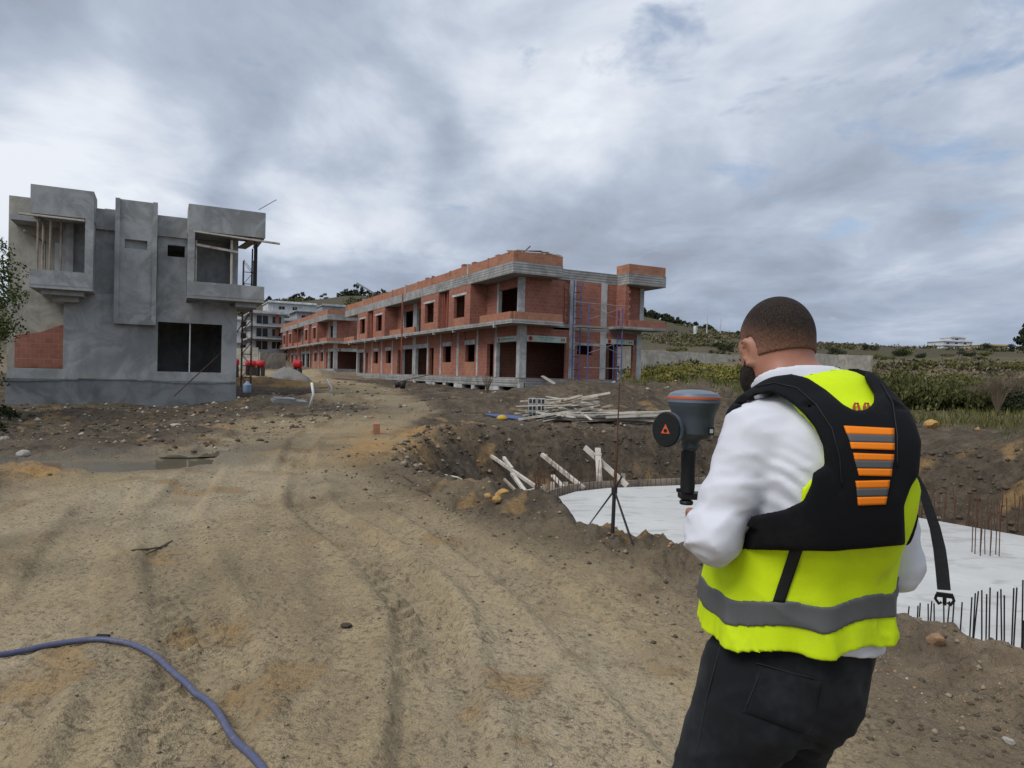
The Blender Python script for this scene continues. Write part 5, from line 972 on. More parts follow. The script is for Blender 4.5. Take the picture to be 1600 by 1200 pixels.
# ------------------------------------------------------------------ vegetation
def leafmat(name, c1, c2, trans=0.15):
    m, nt, bs = mat_new(name); t = NT(nt); oi = t.n('ShaderNodeObjectInfo'); g_ = t.n('ShaderNodeNewGeometry')
    f_ = t.math('FRACT', t.math('ADD', g_.outputs['Random Per Island'], t.math('MULTIPLY', oi.outputs['Random'], 0.37)))
    nt.links.new(t.mix(f_, c1, c2), bs.inputs['Base Color']); bs.inputs['Roughness'].default_value = 0.75; bs.inputs['Specular IOR Level'].default_value = 0.2; bs.inputs['Transmission Weight'].default_value = 0.0
    return m
MT['leaf'] = leafmat('green_leaves', (0.035, 0.055, 0.014), (0.095, 0.125, 0.03)); MT['leaf_dark'] = leafmat('dark_leaves', (0.018, 0.028, 0.012), (0.05, 0.062, 0.024)); MT['scrub'] = leafmat('olive_scrub', (0.07, 0.075, 0.022), (0.18, 0.17, 0.055)); MT['yellowscrub'] = leafmat('yellow_scrub', (0.13, 0.13, 0.03), (0.30, 0.27, 0.07)); MT['reed'] = leafmat('reed_green', (0.05, 0.06, 0.02), (0.125, 0.125, 0.04)); MT['dry'] = leafmat('dry_twigs', (0.13, 0.10, 0.07), (0.24, 0.19, 0.14)); MT['bark'] = simple('bark', (0.12, 0.09, 0.065), 0.95, var=0.3, bump=0.8, bscale=30)
def leaf_cloud(n, centres, rad, size, asp, seed, up=0.0, flat=0.8):
    r0 = np.random.RandomState(seed); ci = r0.randint(0, len(centres), n); c_ = np.array(centres)[ci]; R_ = np.array(rad)[ci] if np.ndim(rad) else np.full(n, rad)
    d = r0.randn(n, 3); d /= np.linalg.norm(d, axis=1)[:, None]; p = c_ + d * (R_ * r0.rand(n) ** 0.45)[:, None] * np.array([1, 1, flat])
    a_ = r0.randn(n, 3); a_[:, 2] += up * 2; a_ /= np.linalg.norm(a_, axis=1)[:, None]; b_ = np.cross(a_, r0.randn(n, 3)); b_ /= np.linalg.norm(b_, axis=1)[:, None]; s_ = size * (0.6 + 0.8 * r0.rand(n))[:, None]
    V = np.stack([p - a_ * s_ * asp, p + b_ * s_ * 0.5, p + a_ * s_ * asp, p - b_ * s_ * 0.5], 1).reshape(-1, 3); return V, np.arange(4 * n).reshape(n, 4)
def tree_root(name, loc, label, group, h, cr, nleaf, size, mat, seed, trunk_h=0.35, clumps=14):
    r0 = random.Random(seed); t_ = empty(name, loc, r0.uniform(0, 6)); tag(t_, label, 'tree', group); cs = []; mb = MB(); th_ = h * trunk_h; mb.tube([(0, 0, -0.3), (0.03 * h, 0, th_ * 0.6), (0, 0.02 * h, th_ * 1.4)], [h * 0.035, h * 0.026, h * 0.014], 7)
    for k in range(clumps):
        a_ = k * 2.4 + r0.uniform(-.4, .4); zf = r0.uniform(0.0, 1.0); rr_ = cr * (0.25 + 0.75 * r0.random()) * math.sqrt(max(0.05, 1 - (zf * 1.5 - 0.55) ** 2)); c_ = (math.cos(a_) * rr_, math.sin(a_) * rr_, th_ + (h - th_) * (0.08 + 0.84 * zf)); cs.append(c_)
        if k % 2 == 0: mb.tube([(0, 0, th_ * 0.9), (c_[0] * 0.5, c_[1] * 0.5, (th_ + c_[2]) / 2), c_], [h * 0.012, h * 0.008, h * 0.003], 5)
    mb.build('trunk', MT['bark'], t_, smooth=True); V, Fq = leaf_cloud(nleaf, cs, cr * 0.36, size, 0.8, seed); mesh_obj('crown', V, Fq, MT[mat], t_); return t_
p = at(-58, 600, 19.5); tree_root('broadleaf_tree', (p[0], p[1], ground_z(p[0], p[1])), 'green leafy tree at the left picture edge beside the grey house', None, 5.6, 1.65, 11000, 0.055, 'leaf', 4, 0.12, 30)
p = at(-4, 668, 17.0); tree_root('leafy_shrub', (p[0], p[1], ground_z(p[0], p[1])), 'low dark shrub at the left edge below the grey house plinth', None, 0.9, 0.5, 900, 0.05, 'leaf_dark', 9, 0.1, 8)
p = at(1608, 556, 190); tree_root('dark_tree', (p[0], p[1], ground_z(p[0], p[1]) - 1), 'tall dark tree at the right picture edge beside the beige house', None, 11.5, 3.6, 2200, 0.5, 'leaf_dark', 12, 0.2, 22)
prot = [tree_root('hill_tree', (0, 0, -500), 'dark tree on the wooded far hill', 'trees on the far hills', 3.4, 1.9, 260, 0.42, 'leaf_dark', 20 + i, 0.15, 9) for i in range(3)]
cyp = tree_root('cypress_tree', (0, 0, -500), 'slim dark cypress on the right skyline', 'cypresses on the right ridge', 5.5, 0.75, 260, 0.3, 'leaf_dark', 31, 0.1, 12)
used_t = set()
def put(proto, x_, y_, s_, label=None, group=None, dz_=0.0):
    if proto.name in used_t: o = copy_tree(proto)
    else: o = proto; used_t.add(proto.name)
    o.location = (x_, y_, ground_z(x_, y_) + dz_); o.scale = (s_, s_, s_ * rnd.uniform(0.8, 1.15)); o.rotation_euler = (0, 0, rnd.uniform(0, 6.28))
    if label: o['label'] = label
    if group: o['group'] = group
    return o
for k in range(74):
    px = rnd.uniform(985, 1160); Yd = rnd.uniform(235, 290); x_ = (px - 800) / F_PX * Yd; put(prot[k % 3], x_, Yd, rnd.uniform(0.7, 1.25), 'dark tree in the wood on the hill behind the brick row end', 'wood on the hill behind the row')
for k in range(54):
    px = rnd.uniform(408, 625); Yd = rnd.uniform(225, 288); x_ = (px - 800) / F_PX * Yd; put(prot[k % 3], x_, Yd, rnd.uniform(0.5, 1.15), 'dark scrub tree on the left hill above the villas', 'trees on the left hill')
for px in (1283, 1292, 1302, 1310, 1321, 1333, 1342, 1362, 1378, 1396, 1420, 1432, 1448, 1466, 1482, 1494, 1530, 1542, 1552, 1586): Yd = rnd.uniform(262, 284); put(prot[px % 3], (px - 800) / F_PX * Yd, Yd, rnd.uniform(0.35, 0.75), 'small dark tree on the right skyline ridge', 'trees on the right ridge')
for px in (1352, 1459, 1463, 1471, 1545, 1512, 1560): Yd = 258; put(cyp, (px - 800) / F_PX * Yd, Yd, rnd.uniform(0.55, 1.0))
# scrub
def bush_root(name, mat, seed, w, h, n, size, asp, up, clumps=9):
    r0 = random.Random(seed); b_ = empty(name, (0, 0, -500)); cs = [(r0.uniform(-w, w), r0.uniform(-w, w) * 0.7, h * r0.uniform(0.15, 0.75)) for _ in range(clumps)]; V, Fq = leaf_cloud(n, cs, w * 0.55, size, asp, seed, up, h / w * 0.6); V[:, 2] = np.maximum(V[:, 2], -0.1); mesh_obj('foliage', V, Fq, MT[mat], b_)
    mb = MB()
    for k in range(7): c_ = cs[k % len(cs)]; mb.tube([(c_[0] * 0.2, c_[1] * 0.2, -0.1), (c_[0] * 0.7, c_[1] * 0.7, c_[2] * 0.6), c_], [0.03 * h, 0.02 * h, 0.006 * h], 4)
    mb.build('stems', MT['bark'], b_); return b_
reeds = [bush_root('reed_bush', 'reed', 40 + i, 0.9, 1.25, 1500, 0.085, 1.5, 1.2) for i in range(3)]; olive = [bush_root('scrub_bush', 'scrub', 50 + i, 0.8, 0.6, 800, 0.085, 0.9, 0.3) for i in range(3)]; yel = [bush_root('flowering_scrub', 'yellowscrub', 60 + i, 0.8, 0.55, 800, 0.08, 0.9, 0.4) for i in range(3)]; darkb = [bush_root('dark_bush', 'leaf_dark', 70 + i, 0.9, 1.0, 1200, 0.08, 0.9, 0.3) for i in range(2)]
def putb(proto, px, Yd, s_, label, group, cat='bush'):
    o = put(proto, (px - 800) / F_PX * Yd, Yd, s_, label, group); o['category'] = cat; return o
for k in range(30): putb(reeds[k % 3], 1375 + k * 5.6 + rnd.uniform(-5, 5), 31.5 + rnd.uniform(-1.2, 2.6), rnd.uniform(0.75, 1.1), 'green reedy bush in the thick hedge right of the man', 'reedy hedge bushes')
for k in range(46): putb(yel[k % 3], rnd.uniform(985, 1170), rnd.uniform(46, 78), rnd.uniform(0.8, 1.5), 'yellow green scrub bush in the field below the long wall', 'yellow scrub below the wall')
for k in range(40): putb(olive[k % 3], rnd.uniform(1280, 1610), rnd.uniform(38, 80), rnd.uniform(0.7, 1.4), 'olive scrub bush in the field beyond the reedy hedge', 'olive scrub in the right field')
for k in range(16): putb(yel[k % 3], rnd.uniform(1280, 1480), rnd.uniform(44, 60), rnd.uniform(0.6, 1.1), 'yellowish scrub bush behind the reedy hedge', 'yellow scrub behind the hedge')
for k in range(44): putb((olive + darkb)[k % 5], rnd.uniform(1000, 1620), rnd.uniform(95, 210), rnd.uniform(0.8, 1.7), 'low scrub on the far slope above the walls', 'scrub on the far slope')
for k, (px, Yd, s_) in enumerate(((1592, 30, 1.15), (1612, 31, 1.25), (1600, 29.0, 0.8))): putb(darkb[k % 2], px, Yd, s_, 'dark green bush at the right picture edge', 'dark bushes at the right edge')
for k, (px, Yd, s_) in enumerate(((1340, 84, 1.0), (1330, 88, 1.1), (1318, 90, 0.9))): putb(darkb[k % 2], px, Yd, s_, 'dark bush in front of the short pale wall', 'dark bushes by the short wall')
# scrub that reads as one mass: low tussocks over the field and the far slopes
def tussocks(name, n, gen, size, per, mats, label):
    x, y = gen(n); z = H(x, y); n = len(x); s_ = size * (0.5 + rs.rand(n)) * np.clip(np.hypot(x, y) / 70, 0.6, 1.5)
    c_ = np.repeat(np.stack([x, y, z], -1), per, 0); S_ = np.repeat(s_, per)[:, None]; d = rs.randn(n * per, 3) * np.array([0.55, 0.55, 0.28]); d[:, 2] = np.abs(d[:, 2]); p = c_ + d * S_
    a_ = rs.randn(n * per, 3); a_[:, 2] += 0.8; a_ /= np.linalg.norm(a_, axis=1)[:, None]; b_ = np.cross(a_, rs.randn(n * per, 3)); b_ /= np.linalg.norm(b_, axis=1)[:, None]; q = S_ * 0.26
    V = np.stack([p - a_ * q, p + b_ * q * 0.6, p + a_ * q, p - b_ * q * 0.6], 1).reshape(-1, 3); o = mesh_obj(name, V, np.arange(4 * n * per).reshape(-1, 4), MT[mats[0]])
    for mm in mats[1:]: o.data.materials.append(MT[mm])
    o.data.polygons.foreach_set('material_index', np.repeat(rs.randint(0, len(mats), n), per).astype(np.int32)); return tag(o, label, 'scrub', kind='stuff')
def g_slope(n):
    a_ = np.radians(rs.uniform(9, 40, n * 3)); r_ = rs.uniform(34, 290, n * 3); x, y = r_ * np.sin(a_), r_ * np.cos(a_); k = (fbm(x * 0.05, y * 0.05, 3, 141) + 0.5 * fbm(x * 0.2, y * 0.2, 2, 143)) > 0.0; return x[k][:n], y[k][:n]
def g_slope2(n):
    a_ = np.radians(rs.uniform(-22, -8, n * 2)); r_ = rs.uniform(120, 285, n * 2); x, y = r_ * np.sin(a_), r_ * np.cos(a_); k = fbm(x * 0.05, y * 0.05, 3, 141) > -0.1; return x[k][:n], y[k][:n]
tussocks('slope_scrub', 4600, g_slope, 0.55, 14, ['leaf_dark', 'dry', 'reed', 'dry', 'scrub', 'reed'], 'low mixed scrub covering the right field and slope'); tussocks('slope_scrub', 1100, g_slope2, 0.8, 12, ['leaf_dark', 'scrub', 'reed'], 'low scrub covering the left hill above the villas')
# bare dry shrub
def bare_shrub(px, Yd, h, n, label, seed):
    p = at(px, 600, Yd); b_ = empty('bare_shrub', (p[0], p[1], ground_z(p[0], p[1]) - 0.05)); tag(b_, label, 'shrub'); r0 = random.Random(seed); mb = MB()
    for k in range(n):
        a_ = r0.uniform(0, 6.28); sp_ = r0.uniform(0.15, 0.9) * h * 0.55; q1 = Vector((math.cos(a_) * sp_ * 0.35, math.sin(a_) * sp_ * 0.35, h * 0.45)); q2 = Vector((math.cos(a_) * sp_, math.sin(a_) * sp_, h * r0.uniform(0.75, 1.05))); mb.tube([(0, 0, 0), q1, q2], [0.018, 0.011, 0.003], 4, False)
        for _ in range(5): f_ = r0.uniform(0.2, 0.9); s0 = q1.lerp(q2, f_); mb.tube([s0, s0 + Vector((r0.uniform(-.3, .3), r0.uniform(-.3, .3), r0.uniform(.1, .35))) * h * 0.5], [0.007, 0.002], 3, False)
    mb.build('branches', MT['dry'], b_)
bare_shrub(1560, 29.5, 1.9, 60, 'large bare dry shrub with pale twigs near the right edge', 3); bare_shrub(1528, 30.5, 1.5, 40, 'smaller bare dry shrub left of the large bare one', 5); bare_shrub(1585, 31, 1.7, 45, 'bare dry shrub beside the dark right bushes', 6); bare_shrub(762, 33.5, 1.0, 22, 'small leafless bush before the brick row corner', 8)
# grass and weeds
def blades(name, n, gen, h, mats, label):
    x, y = gen(n); z = H(x, y); a_ = rs.rand(n) * 6.28; hh = h * (0.5 + rs.rand(n)); w_ = hh * 0.10; lx, ly = rs.randn(n) * hh * 0.3, rs.randn(n) * hh * 0.3
    V = np.stack([np.stack([x - np.cos(a_) * w_, y - np.sin(a_) * w_, z - 0.02], -1), np.stack([x + np.cos(a_) * w_, y + np.sin(a_) * w_, z - 0.02], -1), np.stack([x + lx, y + ly, z + hh], -1)], 1).reshape(-1, 3)
    return tag(mesh_obj(name, V, np.arange(3 * n).reshape(n, 3), MT[mats]), label, 'grass', kind='stuff')
def g_field(n):
    a_ = np.radians(rs.uniform(9, 40, n * 3)); r_ = rs.uniform(27, 95, n * 3); x, y = r_ * np.sin(a_), r_ * np.cos(a_); k = fbm(x * 0.12, y * 0.12, 4, 107) > -0.05; return x[k][:n], y[k][:n]
def g_bank(n): return rs.normal(12.8, 0.8, n), rs.normal(15.2, 1.0, n)
blades('field_grass', 26000, g_field, 0.22, 'scrub', 'tufty dry grass over the right field'); blades('bank_grass', 2600, g_bank, 0.07, 'leaf', 'thin green grass on the right pit bank')
# ------------------------------------------------------------------ the surveyor: signed-distance modelling, meshed with surface nets
PSI = RAD(8); P0 = np.array([0.652, 1.52, 0.0])
PR = np.array([math.cos(PSI), math.sin(PSI), 0]); PF = np.array([-math.sin(PSI), math.cos(PSI), 0])
def to_local(p): q = np.asarray(p) - P0; return np.stack([q @ PR, q @ PF, q[..., 2]], -1)
def to_world(p): p = np.asarray(p); return P0 + p[..., 0:1] * PR + p[..., 1:2] * PF + p[..., 2:3] * np.array([0, 0, 1.0])
CAM_L = to_local(EYE)
P0z = ground_z(P0[0], P0[1]); 
def smin(a_, b_, k):
    h = np.clip(0.5 + 0.5 * (b_ - a_) / k, 0, 1); return b_ * (1 - h) + a_ * h - k * h * (1 - h)
def smax(a_, b_, k): return -smin(-a_, -b_, k)
def rcone(p, a_, b_, r1, r2):
    a_ = np.array(a_); ba = np.array(b_) - a_; pa = p - a_; t = np.clip(pa @ ba / (ba @ ba), 0, 1)
    return np.linalg.norm(pa - t[..., None] * ba, axis=-1) - (r1 + (r2 - r1) * t)
def rotm(rx=0, ry=0, rz=0): return np.array(Matrix.Rotation(rz, 3, 'Z') @ Matrix.Rotation(ry, 3, 'Y') @ Matrix.Rotation(rx, 3, 'X'))
def ell(p, c, r, R=None):
    q = p - np.array(c)
    if R is not None: q = q @ R
    r = np.array(r); k0 = np.linalg.norm(q / r, axis=-1); k1 = np.linalg.norm(q / (r * r), axis=-1) + 1e-9
    return k0 * (k0 - 1) / k1
def surf_net(fn, lo, hi, h, B=16):
    lo = np.array(lo, float); n = np.ceil((np.array(hi) - lo) / h).astype(int) + 1; n = ((n + B - 1) // B) * B
    g = np.full(n, 1.0, dtype=np.float32); rad = B * h * 0.9
    bs_ = n // B; ci = np.stack(np.meshgrid(*[np.arange(k) for k in bs_], indexing='ij'), -1).reshape(-1, 3)
    cd = fn(lo + (ci * B + B / 2) * h); loc = np.stack(np.meshgrid(*[np.arange(B)] * 3, indexing='ij'), -1)
    for c, d in zip(ci, cd):
        sl = tuple(slice(k * B, k * B + B) for k in c)
        if abs(d) > rad * 1.35: g[sl] = d; continue
        g[sl] = fn((lo + (c * B + loc) * h).reshape(-1, 3)).reshape(B, B, B)
    neg = g < 0; S = [slice(0, -1), slice(1, None)]
    cnt = np.zeros(n - 1, dtype=np.int8)
    for i in (0, 1):
        for j in (0, 1):
            for k in (0, 1): cnt += neg[S[i], S[j], S[k]]
    act = (cnt > 0) & (cnt < 8); idx = np.full(n - 1, -1, dtype=np.int64); cells = np.argwhere(act); idx[act] = np.arange(len(cells))
    acc = np.zeros((len(cells), 3)); num = np.zeros(len(cells))
    corners = [(i, j, k) for i in (0, 1) for j in (0, 1) for k in (0, 1)]
    gv = {c: g[cells[:, 0] + c[0], cells[:, 1] + c[1], cells[:, 2] + c[2]] for c in corners}
    for c in corners:
        for ax in range(3):
            if c[ax]: continue
            c2 = tuple(1 if q == ax else c[q] for q in range(3)); a_, b_ = gv[c], gv[c2]; mk = (a_ < 0) != (b_ < 0)
            t_ = a_ / np.where(mk, a_ - b_, 1); p = np.tile(np.array(c, float), (len(cells), 1)); p[:, ax] = t_
            acc[mk] += p[mk]; num[mk] += 1
    V = lo + (cells + acc / np.maximum(num, 1)[:, None]) * h
    faces = []
    for ax in range(3):
        s0 = [slice(1, -1)] * 3; s0[ax] = slice(0, -1); s1 = list(s0); s1[ax] = slice(1, None)
        a_ = neg[tuple(s0)]; b_ = neg[tuple(s1)]; e = np.argwhere(a_ != b_); fl = a_[a_ != b_]
        off = np.ones(3, int); off[ax] = 0; e = e + off; u_, w_ = (ax + 1) % 3, (ax + 2) % 3; qs = []
        for du, dw in ((-1, -1), (0, -1), (0, 0), (-1, 0)):
            ee = e.copy(); ee[:, u_] += du; ee[:, w_] += dw; ok = np.all((ee >= 0) & (ee < np.array(n) - 1), axis=1); ee = np.clip(ee, 0, np.array(n) - 2)
            qs.append(np.where(ok, idx[ee[:, 0], ee[:, 1], ee[:, 2]], -1))
        q = np.stack(qs, -1); q = np.where(fl[:, None], q, q[:, ::-1]); faces.append(q[np.all(q >= 0, axis=1)])
    return V, np.concatenate(faces)
def sdf_obj(name, fn, lo, hi, h, mat, parent, relax=1):
    V, Fq = surf_net(fn, lo, hi, h)
    for _ in range(relax):                          # light smoothing, then back to the surface
        nb = np.zeros_like(V); ct = np.zeros(len(V))
        for k in range(4):
            np.add.at(nb, Fq[:, k], V[Fq[:, (k + 1) % 4]]); np.add.at(ct, Fq[:, k], 1)
        V = V * 0.5 + 0.5 * nb / np.maximum(ct, 1)[:, None]
    return mesh_obj(name, V, Fq, mat, parent, smooth=True)
# ---- body shape
TZ = np.array([0.85, 0.95, 1.05, 1.15, 1.25, 1.35, 1.43, 1.50, 1.55, 1.60])
TCX = np.array([-.035, -.020, -.004, 0, .002, .002, .002, .005, .010, .014]); TCY = np.array([.03, 0, -.002, -.006, -.025, -.055, -.075, -.08, -.065, -.05])
TA = np.array([.150, .160, .158, .155, .156, .160, .158, .146, .100, .055]); TBk = np.array([.13, .142, .140, .137, .135, .130, .122, .108, .075, .05])
_zz = np.linspace(0.8, 1.65, 120)
def _sm(tab):
    y = np.interp(_zz, TZ, tab)
    for _ in range(14): y = np.concatenate([[y[0]], (y[:-2] + 2 * y[1:-1] + y[2:]) / 4, [y[-1]]])
    return y
TCX, TCY, TA, TBk = _sm(TCX), _sm(TCY), _sm(TA), _sm(TBk)
def tprof(z): return [np.interp(z, _zz, q) for q in (TCX, TCY, TA, TBk)]
SHL, SHR = (-0.142, -0.07, 1.492), (0.118, -0.075, 1.470)
def torso(p):
    cx, cy, a_, b_ = tprof(p[..., 2]); qx = (p[..., 0] - cx) / a_; qy = (p[..., 1] - cy) / b_
    rho = (np.abs(qx) ** 2.15 + np.abs(qy) ** 2.15) ** (1 / 2.15); d = (rho - 1) * np.minimum(a_, b_)
    d = smax(d, np.maximum(p[..., 2] - 1.56, 0.86 - p[..., 2]), 0.04)
    for s_, sh in ((-1, SHL), (1, SHR)):
        d = smin(d, rcone(p, (0.014 + 0.03 * s_, -0.055, 1.545), (sh[0] - 0.035 * s_, sh[1], sh[2] + 0.002), 0.056, 0.060), 0.05)
    d = smin(d, ell(p, (0.0, 0.06, 1.14), (0.14, 0.11, 0.13)), 0.05)
    for s_ in (-1, 1): d = smin(d, ell(p, (-0.004 + s_ * 0.055, -0.150, 1.40), (0.06, 0.04, 0.11)), 0.06)
    return d
ELL, ELR = (-0.238, -0.075, 1.278), (0.200, -0.05, 1.205)
WRL, WRR = (-0.142, 0.155, 1.240), (0.01, 0.165, 1.225)
def arms(p, r=0.0):
    d = smin(rcone(p, SHL, ELL, 0.062 + r, 0.045 + r), rcone(p, ELL, WRL, 0.046 + r, 0.033 + r), 0.03)
    e = smin(rcone(p, SHR, ELR, 0.058 + r, 0.044 + r), rcone(p, ELR, WRR, 0.043 + r, 0.032 + r), 0.03)
    return np.minimum(d, e)
HS = 0.92; HC = np.array([-0.036, 0.062, 1.684]); HR_ = rotm(RAD(-20), 0, RAD(7))     # head bowed, turned a little to the left
def head_l(p): return (p - HC) @ HR_ / HS
def skull(p):
    q = head_l(p)
    d = ell(q, (0, -0.012, 0.018), (0.0775, 0.098, 0.098))
    d = smin(d, ell(q, (0, 0.035, -0.035), (0.064, 0.062, 0.085)), 0.04)
    d = smin(d, ell(q, (0, 0.045, -0.085), (0.048, 0.05, 0.04)), 0.03)          # jaw
    d = smin(d, rcone(q, (0, 0.092, 0.012), (0, 0.116, -0.03), 0.009, 0.014), 0.015)
    d = smin(d, ell(q, (0, 0.078, 0.026), (0.05, 0.022, 0.012)), 0.02)
    for s_ in (-1, 1): d = smax(d, -ell(q, (s_ * 0.03, 0.098, 0.005), (0.016, 0.014, 0.010)), 0.012)
    d = smin(d, ell(q, (0, 0.094, -0.068), (0.024, 0.012, 0.007)), 0.01)
    return d
def ears(p):
    q = head_l(p); d = None
    for s_ in (-1, 1):
        R = rotm(0, RAD(18 * s_), RAD(-28 * s_)); qq = q - np.array((s_ * 0.081, 0.0, -0.018))
        o_ = ell(qq, (0, 0, 0), (0.012, 0.023, 0.036), R); o_ = np.minimum(o_, ell(qq, (0, 0.004, -0.03), (0.009, 0.012, 0.012), R))
        o_ = smax(o_, -ell(qq, (s_ * 0.010, 0.003, 0.002), (0.009, 0.013, 0.024), R), 0.006)
        d = o_ if d is None else np.minimum(d, o_)
    return d
def neck(p):
    d = rcone(p, (0.018, -0.045, 1.50), (-0.026, 0.038, 1.628), 0.070, 0.064)
    for k in range(2):                                                     # rolls at the nape
        d = smin(d, rcone(p, (-0.06, -0.004 - 0.012 * k, 1.616 - 0.032 * k), (0.03, -0.012 - 0.012 * k, 1.612 - 0.032 * k), 0.026, 0.026), 0.02)
    return d
def hand(p, wr, tip, up, side):
    wr = np.array(wr); f_ = np.array(tip) - wr; f_ /= np.linalg.norm(f_); u_ = np.array(up, float); u_ -= f_ * (u_ @ f_); u_ /= np.linalg.norm(u_); s_ = np.cross(f_, u_) * side
    pal = wr + f_ * 0.055; R = np.stack([s_, f_, u_], -1); d = ell(p, pal, (0.042, 0.056, 0.017), R)
    for k, L_ in enumerate((0.066, 0.075, 0.070, 0.056)):
        b_ = wr + f_ * 0.092 + s_ * (-0.030 + 0.020 * k); j = b_ + f_ * L_ * 0.5 - u_ * 0.012; e = j + f_ * L_ * 0.16 - u_ * L_ * 0.45; e2 = e - f_ * L_ * 0.3 - u_ * 0.006
        d = smin(d, np.minimum(np.minimum(rcone(p, b_, j, 0.0105, 0.0095), rcone(p, j, e, 0.0095, 0.009)), rcone(p, e, e2, 0.009, 0.008)), 0.006)
    tb = wr + f_ * 0.035 - s_ * 0.036; tj = tb + f_ * 0.035 - s_ * 0.018 - u_ * 0.012; te = tj + f_ * 0.026 - u_ * 0.02 + s_ * 0.008
    return smin(d, np.minimum(rcone(p, tb, tj, 0.014, 0.011), rcone(p, tj, te, 0.011, 0.009)), 0.01)
HIPL, HIPR = (-0.112, 0.0, 0.93), (0.030, 0.005, 0.93)
KNL, KNR = (-0.280, -0.02, 0.50), (-0.045, 0.10, 0.50); FTL, FTR = (-0.275, -0.06, 0.09), (-0.05, 0.05, 0.09)
def legs(p, r=0.0):
    d = None
    for hp_, kn, ft in ((HIPL, KNL, FTL), (HIPR, KNR, FTR)):
        e = smin(rcone(p, hp_, kn, 0.100 + r, 0.064 + r), rcone(p, kn, ft, 0.064 + r, 0.046 + r), 0.04); d = e if d is None else smin(d, e, 0.02)
    pel = ell(p, (-0.025, -0.005, 0.96), (0.152 + r, 0.122 + r, 0.12 + r))
    pel = smin(pel, ell(p, (-0.112, -0.068, 0.90), (0.085 + r, 0.075 + r, 0.095 + r)), 0.03)
    pel = smin(pel, ell(p, (0.030, -0.058, 0.915), (0.070 + r, 0.066 + r, 0.09 + r)), 0.02)
    return smin(d, pel, 0.05)
def body_f(p):
    d = smin(skull(p), neck(p), 0.035); d = smin(d, ears(p), 0.008)
    d = smin(d, torso(p) + 0.012, 0.03); d = smin(d, arms(p, -0.006), 0.03); d = smin(d, legs(p, -0.008), 0.04)
    d = smin(d, hand(p, WRL, (-0.095, 0.25, 1.25), (0.5, -0.2, 0.85), 1), 0.015); d = smin(d, hand(p, WRR, (-0.06, 0.26, 1.25), (-0.5, -0.2, 0.85), -1), 0.015)
    for ft in (FTL, FTR): d = smin(d, rcone(p, (ft[0], ft[1], 0.05), (ft[0], ft[1] + 0.17, 0.03), 0.045, 0.03), 0.03)
    return d
# ---- materials
m, nt, bs = mat_new('skin'); t = NT(nt); v = t.coord('Object')
c = t.mix(t.noise(v, 22, 5, 0.6), (0.36, 0.165, 0.105), (0.48, 0.24, 0.165)); c = t.mix(t.math('MULTIPLY', t.ramp(t.noise(v, 9, 3), ((0.45, 0.0), (0.7, 1.0))), 0.5), c, (0.42, 0.15, 0.10))
nt.links.new(c, bs.inputs['Base Color']); bs.inputs['Roughness'].default_value = 0.52; bs.inputs['Subsurface Weight'].default_value = 0.12; bs.inputs['Subsurface Radius'].default_value = (0.01, 0.004, 0.002)
nt.links.new(t.bump(t.noise(v, 240, 3), 0.12, 0.003), bs.inputs['Normal']); MT['skin'] = m
def hairmat(name, lo, hi, zfade=None, skin=(0.26, 0.13, 0.085)):
    m, nt, bs = mat_new(name); t = NT(nt); v = t.coord('Object')
    n = t.noise(t.mapv(v, (1, 1, 0.5)), 260, 4, 0.7); c = t.mix(t.ramp(n, ((0.35, 0.0), (0.65, 1.0))), lo, hi)
    if zfade:
        s_ = t.n('ShaderNodeSeparateXYZ'); t.l(v, s_.inputs[0])
        hgt = t.math('ADD', t.math('MULTIPLY', s_.outputs[1], -zfade[2]), s_.outputs[2]); mr = t.n('ShaderNodeMapRange', interpolation_type='SMOOTHSTEP'); t.l(t.math('ADD', hgt, t.math('MULTIPLY', t.noise(v, 35, 3), 0.018)), mr.inputs[0]); mr.inputs[1].default_value = zfade[0]; mr.inputs[2].default_value = zfade[1]
        c = t.mix(mr.outputs[0], t.mix(t.ramp(n, ((0.4, 0.0), (0.6, 1.0))), mul(skin, 0.75), skin), c)
    nt.links.new(c, bs.inputs['Base Color']); bs.inputs['Roughness'].default_value = 0.75; bs.inputs['Specular IOR Level'].default_value = 0.2
    nt.links.new(t.bump(n, 0.8, 0.006), bs.inputs['Normal']); return m
MT['hair'] = hairmat('cropped_hair', (0.010, 0.008, 0.006), (0.052, 0.035, 0.026), (1.655, 1.752, 0.25), (0.33, 0.165, 0.11))
MT['beard'] = hairmat('beard_hair', (0.012, 0.009, 0.008), (0.04, 0.03, 0.025))
def cloth(name, col, weave=900, var=0.08, rough=0.85, bumpk=0.15, sheen=0.0, spots=None, vor=None):
    m, nt, bs = mat_new(name); t = NT(nt); v = t.coord('Object')
    c = t.mix(t.noise(v, 7, 5, 0.6), mul(col, 1 - var), mul(col, 1 + var)); n2 = t.noise(v, weave, 2, 0.5)
    c = t.mix(t.math('MULTIPLY', n2, 0.35), c, mul(col, 0.7))
    if spots: c = t.mix(t.ramp(t.noise(v, spots[1], 4, 0.7), ((0.52, 0.0), (0.7, 0.8))), c, spots[0])
    h = n2
    if vor: h = t.math('ADD', t.math('MULTIPLY', n2, 0.4), t.voro(v, vor))
    nt.links.new(c, bs.inputs['Base Color']); bs.inputs['Roughness'].default_value = rough; bs.inputs['Specular IOR Level'].default_value = 0.2; bs.inputs['Sheen Weight'].default_value = sheen
    nt.links.new(t.bump(h, bumpk, 0.002), bs.inputs['Normal']); return m
MT['shirt'] = cloth('white_shirt', (0.74, 0.755, 0.82), 900, 0.04, 0.85, 0.12, vor=700)
MT['jeans'] = cloth('black_denim', (0.010, 0.011, 0.0135), 800, 0.35, 0.9, 0.4, 0.05, ((0.028, 0.031, 0.036), 5))
